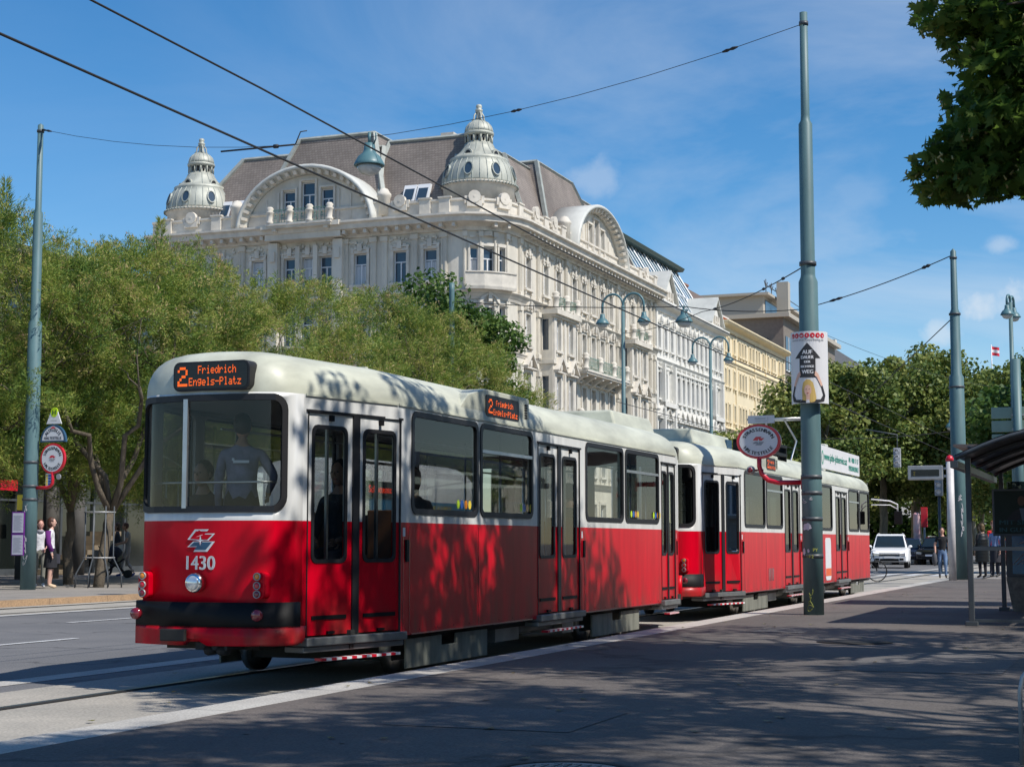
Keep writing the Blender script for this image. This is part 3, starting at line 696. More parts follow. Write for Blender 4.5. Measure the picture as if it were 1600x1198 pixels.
        mb = MB(); mb.T = S; mb.box(u0-.04, u1+.04, -.2, .06, .385, .455); mb.box(u0-.04, u1+.04, -.2, .02, .33, .38); st = mb.build('door_step', M['stepm'], root, bevel=.008)
        mb = MB(); mb.T = S; nn = 16; A, B = u0+.12, u1-.1
        for k in range(nn): mb.mi = k % 2; mb.box(A+(B-A)*k/nn, A+(B-A)*(k+1)/nn, .0, .075, .258, .28)
        mb.build('step_edge', [M['signred'], M['signwhite']], st)
        mb = MB(); mb.T = S
        mb.box(u1+.10, u1+.155, .0, .02, 1.08, 1.28); mb.build('push_button', M['black'], root)
        mb = MB(); mb.T = S; mb.box(u1+.05, u1+.1, .0, .004, 1.31, 1.39); mb.build('sticker', M['signwhite'], root)
    # ---- rear fittings
    mb = MB(); mb.T = R
    panel(mb, rect(-Lh+.07, Lh-.07, .55, .76), (), .055, -.03, ucR, smooth=True); mb.build('bumper', M['black'], root)
    mb = MB(); mb.T = R; panel(mb, [(-Lh, .56), (-Lh+.02, .44), (-Lh+.1, .405), (-.12, .405), (-.06, .46), (.02, .46), (.12, .405), (Lh-.1, .405), (Lh-.02, .44), (Lh, .56)], (), .055, -.03, ucR, smooth=True)
    mb.build('rear_apron', M['red'], root)
    mb = MB(); mb.T = flip(R); panel(mb, rect(-Lh, Lh, .40, .76), (), .05, -.03, ucR, smooth=True); mb.build('front_apron', M['red'], root)
    if rear_detail:
        hl = MB(); hl.T = lambda x, y, z: Vector((-x, y, z)); hl.lathe([(.0, .0), (.085, .0), (.082, .055), (.07, .075), (.0, .075)], 0.01, 0, .92, 20, axis=0)
        h_ = hl.build('headlamp', M['chrome'], root)
        hl = MB(); hl.ell((-.078, 0, .92), (.03, .062, .062), 16, 10); hl.build('lamp_lens', M['lens'], h_)
        for yy in (-.56, .54):
            a = [(yy-.05+.1*t, .0) for t in (0, 1)]; u = -yy*1.02
            x0 = Tr(u+Lh, 0, 0).x
            mb = MB(); mb.T = lambda x, y, z: Vector((x0+x, yy+y, z)); mb.prism(rrect(-.055, .055, .79, 1.01, .04), -.085, .05, 0)
            hs_ = mb.build('tail_light', M['red'], root, bevel=.008)
            for zz, mm in ((.975, 'orange'), (.90, 'redlens'), (.83, 'darkred')):
                mb = MB(); mb.lathe([(.033, -.008), (.033, .0), (.0, .0)], 0, 0, 0, 14, axis=0); mb.T = None
                m3 = MB(); m3.T = lambda x, y, z: Vector((x0-.10+x, yy+y, zz+z)); m3.ell((0, 0, 0), (.018, .027, .027), 12, 8); m3.build('light_lens', M[mm], hs_)
                m3 = MB(); m3.T = lambda x, y, z: Vector((x0-.10+x, yy+y, zz+z)); m3.lathe([(.033, .004), (.033, -.012), (.027, -.012), (.027, .004)], 0, 0, 0, 16, axis=0); m3.build('lens_ring', M['galv'], hs_)
            mb = MB(); xb = x0-.10; mb.lathe([(.0, -.05), (.045, -.05), (.05, -.03), (.045, 0), (.03, 0)], xb, yy-.0 + (-.02 if yy < 0 else .04), .66, 14, axis=0); mb.build('buffer_reflector', M['darkred'], root)
        mb = MB(); mb.box(-.10, -.06, .06, .30, .44, .54); mb.build('number_plate_holder', M['dark'], root, bevel=.01)
    # number and emblem, rear
    if number:
        mb = MB(); mb.T = R; text(mb, number, 0.02, 1.03, .115, .006, width=.27, bold=.004); mb.build('fleet_number', M['signwhite'], root)
        mb = MB(); mb.T = R; emblem(mb, .02, 1.275, .25, .004); mb.build('emblem', [M['red'], M['signwhite'], M['signblue']], root)
    # ---- destination sign, rear
    mb = MB(); mb.T = lambda y, d, z: Vector((.02-d, -y, z))
    mb.prism([(p, q) for p, q in rrect(-.27, .47, 2.525, 2.775, .06)], -.3, .035, 1)
    ds = mb.build('destination_sign', M['rubber'], root, bevel=.006)
    mb = MB(); mb.T = lambda y, d, z: Vector((.02-d, -y, z)); panel(mb, rrect(-.25, .45, 2.545, 2.755, .045), (), .038, .036, rim=False); mb.build('display', M['ledoff'], ds)
    def led(mb, scale=1., u0=0., z0=0., w=1.):
        dots(mb, '2', u0-.335*w, z0-.085, .165, .105*w); dots(mb, 'Friedrich', u0-.12*w, z0+.018, .068, .40*w); dots(mb, 'Engels-Platz', u0-.215*w, z0-.082, .068, .55*w)
    if ledtext:
        mb = MB(); mb.T = lambda y, d, z: Vector((.02-d-.040, -y, z)); led(mb, 1, .085, 2.652, .92); mb.build('led_letters', M['led'], ds)
    # ---- destination box, side, let into the roof edge
    for a, b in sideboxes:
        x0, x1 = a-s0, b-s0; mb = MB()
        mb.prism([(x0, ZG+.0), (x1, ZG+.0), (x1, ZG+.31), (x1-.03, ZG+.33), (x0+.10, ZG+.33), (x0-.35, ZG+.24), (x0-.6, ZG+.08)], -1.045, -.5, 1)
        sb_ = mb.build('side_destination_box', M['roofgrey'], root, bevel=.012)
        m2 = MB(); m2.T = lambda u, d, z: Vector((u, -1.045-d, z)); m2.prism(rrect(x0+.10, x0+.10+(x1-x0)*.68, ZG+.045, ZG+.275, .035), 0, .012, 1)
        m2.build('sign_frame', M['rubber'], sb_)
        m2 = MB(); m2.T = lambda u, d, z: Vector((u, -1.045-d, z)); ww = (x1-x0)*.68
        dots(m2, '2', x0+.10+ww*.06, ZG+.085, .15, ww*.12, .016); dots(m2, 'Friedrich', x0+.1+ww*.28, ZG+.17, .06, ww*.52, .016); dots(m2, 'Engels-Platz', x0+.1+ww*.2, ZG+.075, .06, ww*.74, .016)
        m2.build('led_letters', M['led'], sb_)
        m2 = MB()
        for k in range(6): m2.box(x1-.15, x1-.07, -1.05, -1.04, ZG+.10+k*.028, ZG+.118+k*.028)
        m2.build('vent_slots', M['dark'], sb_)
    # ---- panel seams, rivets, skirt rail
    mb = MB(); mb.T = S
    for x in [a-s0-.06 for a, b in wins[::2]] + [b-s0+.06 for a, b in doors if b-s0 < L-1.7] + [wins[1][0]-s0-.06]:
        mb.box(ux(x)-.004, ux(x)+.004, .0, .0025, ZS+.01, ZW-.03)
    u = L0+.1
    while u < Ts.L[2]-.1:
        if not any(ux(a-s0)-.05 < u < ux(b-s0)+.05 for a, b in doors): mb.box(u-.006, u+.006, .0, .003, ZS+.035, ZS+.047); mb.box(u-.2, u+.2, .0, .006, ZS-.002, ZS+.012)
        u += .4
    mb.build('panel_seams', M['darkred'], root)
    # ---- floor, ceiling, seats, grab poles
    mb = MB(); mb.box(1.6, L-1.6, -1.0, 1.0, .66, .72); mb.box(.3, 1.6, -.69, .69, .66, .72); mb.box(L-1.6, L-.3, -.69, .69, .66, .72); mb.build('cabin_floor', M['floor'], root)
    mb = MB(); mb.box(1.6, L-1.6, -1.0, 1.0, 2.46, 2.49); mb.box(.3, 1.6, -.69, .69, 2.46, 2.49); mb.box(L-1.6, L-.3, -.69, .69, 2.46, 2.49); mb.build('ceiling', M['innerwall'], root)
    mb = MB()
    for sg in (-1, 1): mb.box(1.7, L-1.7, sg*1.0-.008, sg*1.0+.008, .72, 1.53) if sg > 0 else None
    mb.build('lining', M['innerwall'], root)
    x = 2.2; k = 0
    while x < L-2:
        for y0, y1 in ((.45, .95),) + ((() if any(a-s0-.4 < x < b-s0+.1 for a, b in doors) else ((-.95, -.5),))):
            st = MB(); st.box(x, x+.38, y0, y1, 1.08, 1.12); st.box(x-.04, x, y0, y1, 1.10, 1.56); st.box(x+.15, x+.2, (y0+y1)/2-.03, (y0+y1)/2+.03, .72, 1.08)
            st.build('seat', M['seat'], root, bevel=.012)
        x += .82; k += 1
    mb = MB()
    for a, b in doors:
        for xx in (a-s0-.03, (a+b)/2-s0, b-s0+.03): mb.tube([(max(.6, min(L-.6, xx)), -.62, .72), (max(.6, min(L-.6, xx)), -.62, 2.46)], .015, 6)
    for x in (3.1, 4.9, 6.6, 8.6, 10.2): 
        if x < L-1: mb.tube([(x, .35, .72), (x, .35, 2.46)], .014, 6)
    mb.tube([(1., -.5, 2.28), (L-1., -.5, 2.28)], .013, 6); mb.tube([(1., .4, 2.28), (L-1., .4, 2.28)], .013, 6)
    mb.tube([(.24, -.6, 1.76), (.14, -.4, 1.76), (.12, 0, 1.76), (.14, .4, 1.76), (.24, .6, 1.76)], .011, 6)
    mb.build('grab_rails', M['alu'], root)
    # ---- underframe and bogies
    mb = MB(); mb.box(1.0, L-.9, -.92, .92, .34, .5); mb.box(.25, 1.0, -.45, .45, .36, .5); mb.build('underframe', M['dark'], root)
    mb = MB(); sk = [(a-s0, b-s0) for a, b in skirts]
    for q in range(len(sk)-1):
        a_, b_ = sk[q][1]+.35, sk[q+1][0]-.35
        if b_-a_ > 1: mb.box(a_+.1, a_+.8, -.9, -.45, .2, .36); mb.tube([(a_+.95, -.72, .30), (b_-.2, -.72, .30)], .07, 10); mb.tube([(a_, -.93, .40), (b_, -.93, .40)], .014, 6); mb.tube([(a_, -.90, .375), ((a_+b_)/2, -.90, .33), (b_, -.90, .375)], .010, 6); mb.box(b_-.5, b_-.1, -.9, -.5, .19, .34)
    mb.build('brake_gear', M['stepm'], root)
    for a, b in skirts:
        x0, x1 = a-s0, b-s0; xm = (x0+x1)/2; w_ = (x1-x0)
        mb = MB(); mb.box(x0+.1, x1-.1, -.80, .80, .16, .36)
        bo = mb.build('bogie', M['dark'], root)
        for sg in (-1, 1):
            mb = MB(); y0, y1 = sg*.98-.012, sg*.98+.012
            mb.prism([(x0, .10), (x1, .10), (x1, .37), (xm+.18, .37), (xm+.18, .27), (xm-.18, .27), (xm-.18, .37), (x0, .37)], y0, y1, 1); mb.build('bogie_skirt', M['skirt'], bo, bevel=.005)
            for xw in (x0+.28*w_/1.9, x1-.28*w_/1.9):
                mb = MB(); mb.T = lambda x, y, z: Vector((xw+x, sg*.74+y, .27+z)); mb.lathe([(.0, -.05), (.25, -.05), (.25, .05), (.0, .05)], 0, 0, 0, 18, axis=1); mb.build('wheel', M['rail'], bo)
    if extras: extras(root, s0, R, S, ux)
    return root
def extras1(root, s0, R, S, ux):
    # round stickers on the window glass
    for a, cols in (((15.0), 4), ((16.75), 4), ((20.85), 4), ((21.9), 4)):
        mb = MB(); mb.T = S
        for k in range(cols):
            mb.mi = k % 4; panel(mb, [(ux(a-s0)+k*.1+.04*cos(t*pi/6), 1.63+.045*sin(t*pi/6)) for t in range(12)], (), .002, 0, rim=False)
        mb.build('window_stickers', [M['lime'], M['blue'], M['orange'], M['yellow']], root)
    mb = MB(); mb.tube([(.1, -.12, .37), (-.02, -.12, .37)], .045, 8); mb.tube([(.1, -.24, .37), (-.02, -.24, .37)], .045, 8); mb.box(-.02, .3, -.3, .0, .37, .43); mb.build('coupler', M['dark'], root)
S1, L1 = 11.95, 12.75
T1 = make_tram(S1, L1, 'rear red and cream tram car numbered 1430, nearest the camera at the kerb',
    [(13.92, 15.48), (15.60, 17.08), (18.98, 20.46), (20.60, 22.12)], [(12.42, 13.66), (17.28, 18.74), (22.28, 23.0)], [(12.45, 13.5), (13.9, 15.9), (16.0, 18.0), (18.1, 20.1), (20.2, 22.2), (22.3, 23.0), (23.25, 24.15)],
    number='1430', ledtext=True, sideboxes=[(15.65, 17.05)], skirts=[(13.95, 15.95), (19.4, 21.4)], boxes=[(21.9, 23.9, .24, False)], extras=extras1)
def extras2(root, s0, R, S, ux):
    X = lambda s: s-s0
    # advertising board along the roof
    mb = MB(); mb.box(X(35.5), X(40.6), -.86, -.82, 2.86, 3.36); bd = mb.build('advertising_board', M['signwhite'], root, bevel=.01)
    mb = MB(); mb.T = lambda u, d, z: Vector((u, -.86-d, z))
    text(mb, 'www.jobs-jobservice.at', X(37.35), 3.06, .17, .005, width=2.9, bold=.01); text(mb, '01 / 480 17 17', X(39.75), 3.15, .12, .005, width=1.35, bold=.01); text(mb, 'PERSONALSERVICE', X(39.75), 2.95, .12, .005, width=1.4, bold=.008)
    mb.build('board_letters', mat('board_green', (.02, .30, .22), .5), bd)
    mb = MB(); mb.T = lambda u, d, z: Vector((u, -.86-d, z)); panel(mb, [(X(35.72)+.11*cos(t*pi/8), 3.1+.16*sin(t*pi/8)) for t in range(16)], [[(X(35.72)+.07*cos(t*pi/8), 3.1+.11*sin(t*pi/8)) for t in range(16)]], .005, 0, rim=False); mb.build('board_mark', M['patina'], bd)
    # pantograph, folded halfway
    mb = MB(); x = X(34.8); z = 2.92
    for y in (-.35, .35):
        mb.tube([(x, y, z+.05), (x+1.0, y*.8, z+.55), (x+.1, y*.6, z+.95)], .022, 6)
    mb.tube([(x, -.4, z+.05), (x, .4, z+.05)], .03, 6); mb.tube([(x+.1, -.6, z+.98), (x+.1, .6, z+.98)], .025, 6); mb.tube([(x+.25, -.6, z+.96), (x+.25, .6, z+.96)], .025, 6)
    mb.build('pantograph', M['alu'], root)
    mb = MB(); mb.box(X(38.9), X(39.15), -.3, -.05, 2.9, 3.5); mb.box(X(38.84), X(39.2), -.36, 0, 3.5, 3.58); mb.build('lightning_arrester', M['cream'], root, bevel=.02)
    mb = MB()
    for yy in (-.7, -.25):
        for zz in (2.95, 3.12): mb.box(X(30.2), X(32.6), yy-.03, yy+.03, zz, zz+.06)
    for xx in (30.2, 31.0, 31.8, 32.55): mb.box(X(xx), X(xx)+.05, -.72, -.2, 2.86, 3.18)
    mb.build('roof_resistor', M['black'], root)
    # advertisement panel by the joint, white with an orange band
    mb = MB(); mb.T = S; mb.mi = 0; panel(mb, rrect(ux(X(34.75)), ux(X(35.4)), .47, 1.36, .12), (), .006, 0); mb.mi = 1; mb.box(ux(X(34.77)), ux(X(35.38)), .006, .009, .56, .72)
    mb.build('side_advertisement', [M['signwhite'], mat('orange_paint', (.8, .12, .02), .4)], root)
    # joint between the two halves
    mb = MB(); mb.T = S
    for k in range(9): mb.box(ux(X(32.75+k*.13)), ux(X(32.80+k*.13)), -.02, .012, ZS, ZG)
    mb.build('joint_bellows', M['rubber'], root)
    mb = MB(); mb.T = S; mb.box(ux(X(40.9)), ux(X(41.1)), .0, .01, 2.56, 2.72); mb.build('front_side_display', M['ledoff'], root)
    # mirror arm in front
    L = 42.3-s0
    mb = MB(); mb.tube([(L-.5, -.95, 2.34), (L-.1, -1.35, 2.30), (L+.12, -1.5, 2.22), (L+.12, -1.5, 1.9)], .02, 6); mb.tube([(L-.5, -.95, 2.20), (L-.1, -1.35, 2.2), (L+.10, -1.5, 2.1)], .014, 6)
    a_ = mb.build('mirror_arm', M['signwhite'], root)
    mb = MB(); mb.box(L+.06, L+.12, -1.62, -1.42, 1.72, 2.05); mb.build('mirror', M['black'], a_, bevel=.02)
    mb = MB(); mb.T = S
    for k in range(4): mb.box(ux(X(29.2+k*.12)), ux(X(29.27+k*.12)), .0, .004, .58, .8)
    mb.build('vent_slots', M['darkred'], root)
S2, L2 = 25.3, 17.0
T2 = make_tram(S2, L2, 'front red and cream tram car with a roof advertising board, beyond car 1430',
    [(27.4, 28.95), (29.1, 30.45), (33.9, 35.6), (37.75, 39.1), (39.25, 40.6)], [(25.75, 27.1), (30.65, 32.1), (36.05, 37.5)], [(27.2, 29.2), (29.4, 31.4), (33.9, 35.9), (36.1, 38.1), (38.3, 40.3)],
    sideboxes=[(29.1, 30.2)], skirts=[(27.5, 29.4), (32.6, 34.4), (38.3, 40.1)], boxes=[(26.2, 28.9, .26, True), (33.3, 35.6, .12, False)], rear_detail=True, ledtext=False, extras=extras2, glass='dglass')  # dark panes stand in for the dim cabin of this car
# things inside the cabin
# ---------------------------------------------------------------- passengers
inx = lambda x, y: (x+S1, y+PC)
person(inx(.72, .02), ROT+pi/2+.35, 'person standing in the rear window of the tram in a grey jacket, back turned', dict(top=(.26, .24, .31), legs=(.06, .05, .05), skin=(.42, .24, .16), girth=1.35), hair='short', hair_col=(.03, .02, .015), h=1.62, z=.72,
       pose=dict(elR=(-.30, -.05, 1.18), wrR=(-.22, -.20, 1.05), haR=(-.2, -.27, 1.0)), group='passengers inside the rear car',
       extra=lambda r, J, k: MB().box(-.09, .05, .150, .156, 1.30*k, 1.325*k).box(.04, .06, .150, .156, 1.32*k, 1.345*k).build('jacket_print', M['signwhite'], r))
SITP = dict(pelvis=(0,0,.5), waist=(0,.02,.64), chest=(0,.03,.84), uchest=(0,.03,.97), neck=(0,.02,1.06), hb=(0,0,1.14), shL=(.17,.03,.98), elL=(.21,-.02,.72), wrL=(.14,-.22,.62), haL=(.1,-.28,.6), shR=(-.17,.03,.98), elR=(-.21,-.02,.72), wrR=(-.14,-.22,.62), haR=(-.1,-.28,.6),
    hipL=(.09,-.03,.48), knL=(.11,-.42,.46), anL=(.11,-.40,.09), toL=(.11,-.54,.04), hipR=(-.09,-.03,.48), knR=(-.11,-.42,.46), anR=(-.11,-.40,.09), toR=(-.11,-.54,.04))
for x, y, lab, tc_, hc, hr, a in ((1.05, .62, 'person in dark clothes seated at the left of the tram rear window', (.03, .035, .045), (.02, .015, .01), 'short', ROT-pi/2), (1.35, -.62, 'person with a round dark head seated at the right of the tram rear window', (.02, .02, .025), (.02, .02, .02), 'bob', ROT-pi/2),
        (2.95, -.62, 'person with dark bobbed hair seated behind the first long side window', (.16, .15, .17), (.02, .015, .012), 'bob', ROT+pi/2), (7.75, -.60, 'person in black seated behind the third side window of car 1430', (.02, .02, .02), (.04, .03, .02), 'short', ROT+pi/2)):
    person(inx(x, y), a, lab, dict(top=tc_, legs=(.03, .03, .05), skin=(.35, .2, .14)), hair=hr, hair_col=hc, z=.66, h=1.72, pose=SITP, group='passengers inside the rear car')
# ---------------------------------------------------------------- masts, lamps, wires
def mast(s, p, prof, label, name='mast', z=0., cat='mast', group='steel masts for the overhead wires', rings=(), m='green'):
    root = thing(name, label, cat, W(s, p, z), ROT, group)
    mb = MB(); pr = []
    for i, (r, h) in enumerate(prof): pr.append((r, h-z if i else 0))
    mb.lathe(pr, n=20); mb.build('shaft', M[m], root)
    for h, r in rings:
        mb = MB(); mb.lathe([(r-.02, h-z-.03), (r, h-z-.03), (r, h-z+.03), (r-.02, h-z+.03)], n=20); mb.build('collar', M['steeldark'], root)
    return root
NP = (25.56, 4.87)
np_ = mast(*NP, [(.158, 0), (.157, 2.2), (.150, 5.33), (.118, 5.41), (.113, 5.45), (.108, 7.86), (.075, 7.92), (.07, 8.), (.062, 9.68), (0, 9.7)],
     'thick green mast on the platform carrying the curved poster and the tram stop sign', z=.15, rings=[(2.27, .165), (5.62, .135), (9.5, .075), (1.05, .163), (1.62, .162), (2.02, .162)])
# worn paint, stickers and scrawls on the mast
def onpole(r): return lambda u, d, z: Vector((-(r+d)*cos(u/r), -(r+d)*sin(-u/r)*-1, z))   # u grows to the right seen from the camera side (-s)
mb = MB(); mb.T = lambda u, d, z: onpole(.158)(u-.05, d, z-.15)
def blob(cx, cz, rx, rz, n=14, seed=0, d=.004):
    r = random.Random(seed); panel(mb, [(cx+rx*cos(t*2*pi/n)*r.uniform(.7, 1.15), cz+rz*sin(t*2*pi/n)*r.uniform(.7, 1.15)) for t in range(n)], (), d, 0, ucuts=[cx-.03, cx, cx+.03], rim=False)
blob(.0, 1.50, .075, .06, seed=3); blob(-.06, 1.47, .03, .03, seed=5); blob(-.07, 1.12, .035, .06, seed=4); blob(.01, 1.13, .02, .03, seed=6); mb.build('torn_stickers', M['paper'], np_)
mb = MB(); mb.T = lambda u, d, z: onpole(.158)(u-.05, d, z-.15)
def scrawl(cx, cz, w, h, seed, n=26, r=.004):
    rr = random.Random(seed); pts = []
    for i in range(n):
        t = i/(n-1); pts.append((cx + w*sin(t*19+seed)*rr.uniform(.4, 1), .004, cz + h*(t-.5)*2 + h*.25*cos(t*31)))
    mb.tube([mb_T(*q) for q in pts], r, 4)
def scr(cx, cz, w, h, seed, R, name, m, parent, n=26, r=.004, off=-.05):
    g = MB(); rr = random.Random(seed); pts = []
    for i in range(n*3):
        t = i/(n*3-1); u = cx + w*sin(t*19+seed)*(.6+.4*sin(t*7)); zz = cz + h*(t-.5)*2 + h*.22*cos(t*31); pts.append(onpole(R)(u+off, .002, zz-.15))
    g.tube(pts, r, 4); return g.build(name, m, parent)
M['spray'] = mat('spray_yellow', (.35, .38, .08), .6); M['spraywhite'] = mat('spray_white', (.62, .6, .62), .6)
scr(.03, .36, .05, .15, 2, .158, 'spray_scrawl', M['spray'], np_); scr(-.06, 1.9, .05, .035, 5, .158, 'spray_scrawl', M['spraywhite'], np_, r=.003); scr(.06, 1.93, .03, .02, 7, .158, 'spray_scrawl', M['spraywhite'], np_, r=.003)
g = MB(); g.T = lambda u, d, z: onpole(.158)(u-.02, d, z-.15); text(g, 'TR2', 0, 1.02, .05, .004, bold=.002); text(g, 'PY', .09, 1.12, .05, .004, bold=.002); g.build('scribbled_letters', M['spray'], np_)
# poster bent round the mast
pst = thing('poster', 'curved white advertising poster with black arrow and blond woman, strapped round the thick mast', 'poster', W(*NP, 0), ROT + radians(4))
PR = .285
def onP(u, d, z): a = u/PR; return Vector((-(PR+d)*cos(a), -(PR+d)*sin(a), z))
mb = MB(); V = []; F = []; n = 20
for k in range(n+1):
    a = -pi*.56 + pi*1.12*k/n
    for r in (PR, PR-.008):
        for z in (3.40, 4.52): V.append((-r*cos(a), -r*sin(a), z))
for k in range(n):
    b = k*4; F += [(b, b+4, b+5, b+1), (b+2, b+3, b+7, b+6), (b, b+2, b+6, b+4), (b+1, b+5, b+7, b+3)]
F += [(0, 1, 3, 2), (n*4, n*4+2, n*4+3, n*4+1)]
mb.add(V, F, False); mb.build('poster_sheet', M['signwhite'], pst)
mb = MB(); mb.T = onP; uc = [x*.04-.4 for x in range(21)]
panel(mb, [(-.21, 4.10), (0, 4.34), (.21, 4.10), (.125, 4.10), (.125, 3.80), (-.125, 3.80), (-.125, 4.10)], (), .004, 0, ucuts=uc, rim=False); mb.build('black_arrow', M['signblack'], pst)
mb = MB(); mb.T = onP
for t, z, h, wd in (('AUF', 4.165, .062, .15), ('DAUER', 4.09, .05, .19), ('DER', 4.025, .036, .09), ('RICHTIGE', 3.952, .036, .20), ('WEG', 3.86, .06, .17)): text(mb, t, 0, z, h, .008, width=wd, bold=.004)
mb.build('arrow_letters', M['signwhite'], pst)
mb = MB(); mb.T = onP
for k in range(7):
    c = (-3+k)*.085; panel(mb, [(c+.038*cos(t*pi/8), 4.455+.04*sin(t*pi/8)) for t in range(16)], (), .004, 0, ucuts=uc, rim=False)
mb.build('red_dots', M['signred'], pst)
mb = MB(); mb.T = onP
for k, ch in enumerate('gewista'): text(mb, ch, (-3+k)*.085, 4.435, .04, .008, bold=.002)
mb.build('dot_letters', M['signwhite'], pst)
mb = MB(); mb.T = onP; text(mb, 'www.stadtwerbung.at', 0, 4.37, .038, .004, width=.56, bold=.001); mb.build('address_line', M['grey'], pst)
fg = MB(); fg.T = onP
def pl(poly, d): panel(fg, poly, (), d, 0, ucuts=uc, rim=False)
fg.mi = 0   # jacket
pl([(-.14, 3.405), (-.09, 3.455), (-.035, 3.475), (.035, 3.475), (.09, 3.455), (.14, 3.405)], .004)
for sg in (-1, 1): pl([(sg*.14, 3.405), (sg*.27, 3.43), (sg*.30, 3.52), (sg*.24, 3.68), (sg*.21, 3.66), (sg*.25, 3.53), (sg*.2, 3.46), (sg*.1, 3.455)][::sg], .005)
fg.mi = 1   # skin
for sg in (-1, 1): pl([(sg*.21, 3.66), (sg*.24, 3.68), (sg*.16, 3.86), (sg*.115, 3.90), (sg*.105, 3.83), (sg*.14, 3.80)][::sg], .010)
fg.mi = 2
pl([(-.085, 3.45), (-.09, 3.62), (-.07, 3.72), (-.02, 3.77), (.03, 3.765), (.08, 3.72), (.11, 3.6), (.13, 3.47), (.10, 3.42), (.05, 3.41), (-.04, 3.44)], .007)
fg.mi = 1; pl([(.0+.055*cos(t*pi/8), 3.60+.085*sin(t*pi/8)) for t in range(16)], .010); pl([(-.025, 3.44), (.03, 3.44), (.03, 3.54), (-.025, 3.54)], .009)
fg.mi = 3
for sg in (-1, 1): pl([(sg*.022-.012, 3.612), (sg*.022+.012, 3.612), (sg*.022, 3.622)], .012)
fg.mi = 4; pl([(-.022, 3.562), (.022, 3.562), (0, 3.545)], .012)
fg.mi = 5; pl([(-.03, 3.405), (.03, 3.405), (.02, 3.45), (-.02, 3.45)], .0115)
fg.build('poster_picture', [M['signblack'], mat('printed_skin', (.74, .46, .36), .6), mat('blond', (.66, .45, .14), .6), mat('eye_dark', (.05, .03, .02), .5), mat('mouth_red', (.5, .1, .1), .5), M['signwhite']], pst)
# ---------------------------------------------------------------- tram stop signs
def stop_sign(root, T, cu, cz, ru, rz_, rim=M['signred'], half=False, top='STRASSENBAHN', bot='HALTESTELLE', name='sign_disc'):
    n = 32
    def el(k, a0=0, a1=2*pi, c=True): return [(cu+ru*k*cos(a0+(a1-a0)*t/n), cz+rz_*k*sin(a0+(a1-a0)*t/n)) for t in range(n if c else n+1)]
    for side in (1, -1):
        pass
    mb = MB(); mb.T = T
    if half: o = el(1, 0, pi, False); i_ = [(cu+ru*.84*cos(pi*t/n), cz+.035+(rz_*.84-.02)*sin(pi*t/n)) for t in range(n+1)]
    else: o = el(1); i_ = el(.86)
    panel(mb, o, (), .035, -.035); d = mb.build(name, rim, root, bevel=.006)
    for sg in (1, -1):
        mb = MB(); mb.T = T if sg == 1 else (lambda u, dd, z: T(2*cu-u, -dd, z))
        panel(mb, i_, (), .039, 0, rim=False); mb.build('sign_face', M['signwhite'], d)
        mb = MB(); mb.T = T if sg == 1 else (lambda u, dd, z: T(2*cu-u, -dd, z))
        if half:
            arctext(mb, top, cu, cz+.02, ru*.66, rz_*.66, 150, 30, rz_*.2, .042, bold=.004); text(mb, bot, cu, cz+.06, rz_*.17, .042, width=ru*1.35, bold=.004)
        else:
            arctext(mb, top, cu, cz, ru*.68, rz_*.68, 163, 17, rz_*.2, .042, bold=.004); arctext(mb, bot, cu, cz, ru*.68, rz_*.68, 207, 333, rz_*.2, .042, inside=True, bold=.004)
        mb.build('sign_letters', M['signblack'], d)
        mb = MB(); mb.T = T if sg == 1 else (lambda u, dd, z: T(2*cu-u, -dd, z))
        emblem(mb, cu, cz+(.19*rz_/.3*1.2 if half else 0.01), ru*(.45 if half else .62), .041); mb.build('emblem', [M['signred'], M['signwhite'], M['grey']], d)
    return d
# sign planes stand across the street; T: u to the right seen from the camera, i.e. -p
st = thing('tram_stop_sign', 'oval red rimmed STRASSENBAHN HALTESTELLE sign on a curved red arm of the thick mast', 'tram stop sign', W(NP[0], NP[1]+.82, 2.2), ROT)
TS = lambda u, d, z: Vector((-d, -u, z-2.2))
stop_sign(st, TS, 0, 2.84, .355, .275)
mb = MB(); mb.T = lambda x, y, z: Vector((x, y, z-2.2)); mb.tube([(0, -.70, 2.19), (0, -.30, 2.19), (0, -.14, 2.23), (0, -.04, 2.33), (0, 0, 2.45), (0, 0, 2.62)], .038, 12); mb.build('arm', M['signred'], st)
mb = MB(); mb.T = lambda x, y, z: Vector((x, y, z-2.2)); mb.box(-.05, .05, -.72, -.66, 2.08, 2.30); mb.build('arm_bracket', M['signred'], st)
mb = MB(); mb.T = TS; mb.box(-.17, .25, -.015, .015, 3.125, 3.25); hd = mb.build('stop_name_plate', M['signwhite'], st)
mb = MB(); mb.T = TS; text(mb, 'Stubentor  2', .05, 3.19, .03, .019); mb.box(-.05, .16, .016, .018, 3.16, 3.165); mb.build('name_letters', M['grey'], hd)
mb = MB(); mb.T = lambda x, y, z: Vector((-.02+x, .13+y, .19+z)); mb.lathe([(0, -.05), (.06, -.05), (.07, 0), (0, .01)], 0, 0, .0, 18, axis=0); lp = mb.build('round_button_sign', M['galv'], st)
mb = MB(); mb.T = lambda x, y, z: Vector((-.02+x, .13+y, .19+z)); mb.lathe([(0, -.053), (.04, -.053), (.04, -.05)], n=16, axis=0); mb.tube([(0, .07-.13, 0), (0, -.20, 0)], .015, 6); mb.build('button_face', M['darkred'], lp)
LP = (33.1, 25.3)
lpole = mast(*LP, [(.185, 0), (.175, 3), (.165, 6.6), (.12, 6.7), (.115, 9.3), (.078, 9.4), (.07, 11.55), (0, 11.6)], 'tall green mast on the left sidewalk beside the round stop signs and paper timetables', z=.13, rings=[(2.3, .195), (2.62, .195), (11.4, .09), (3.2, .19)])
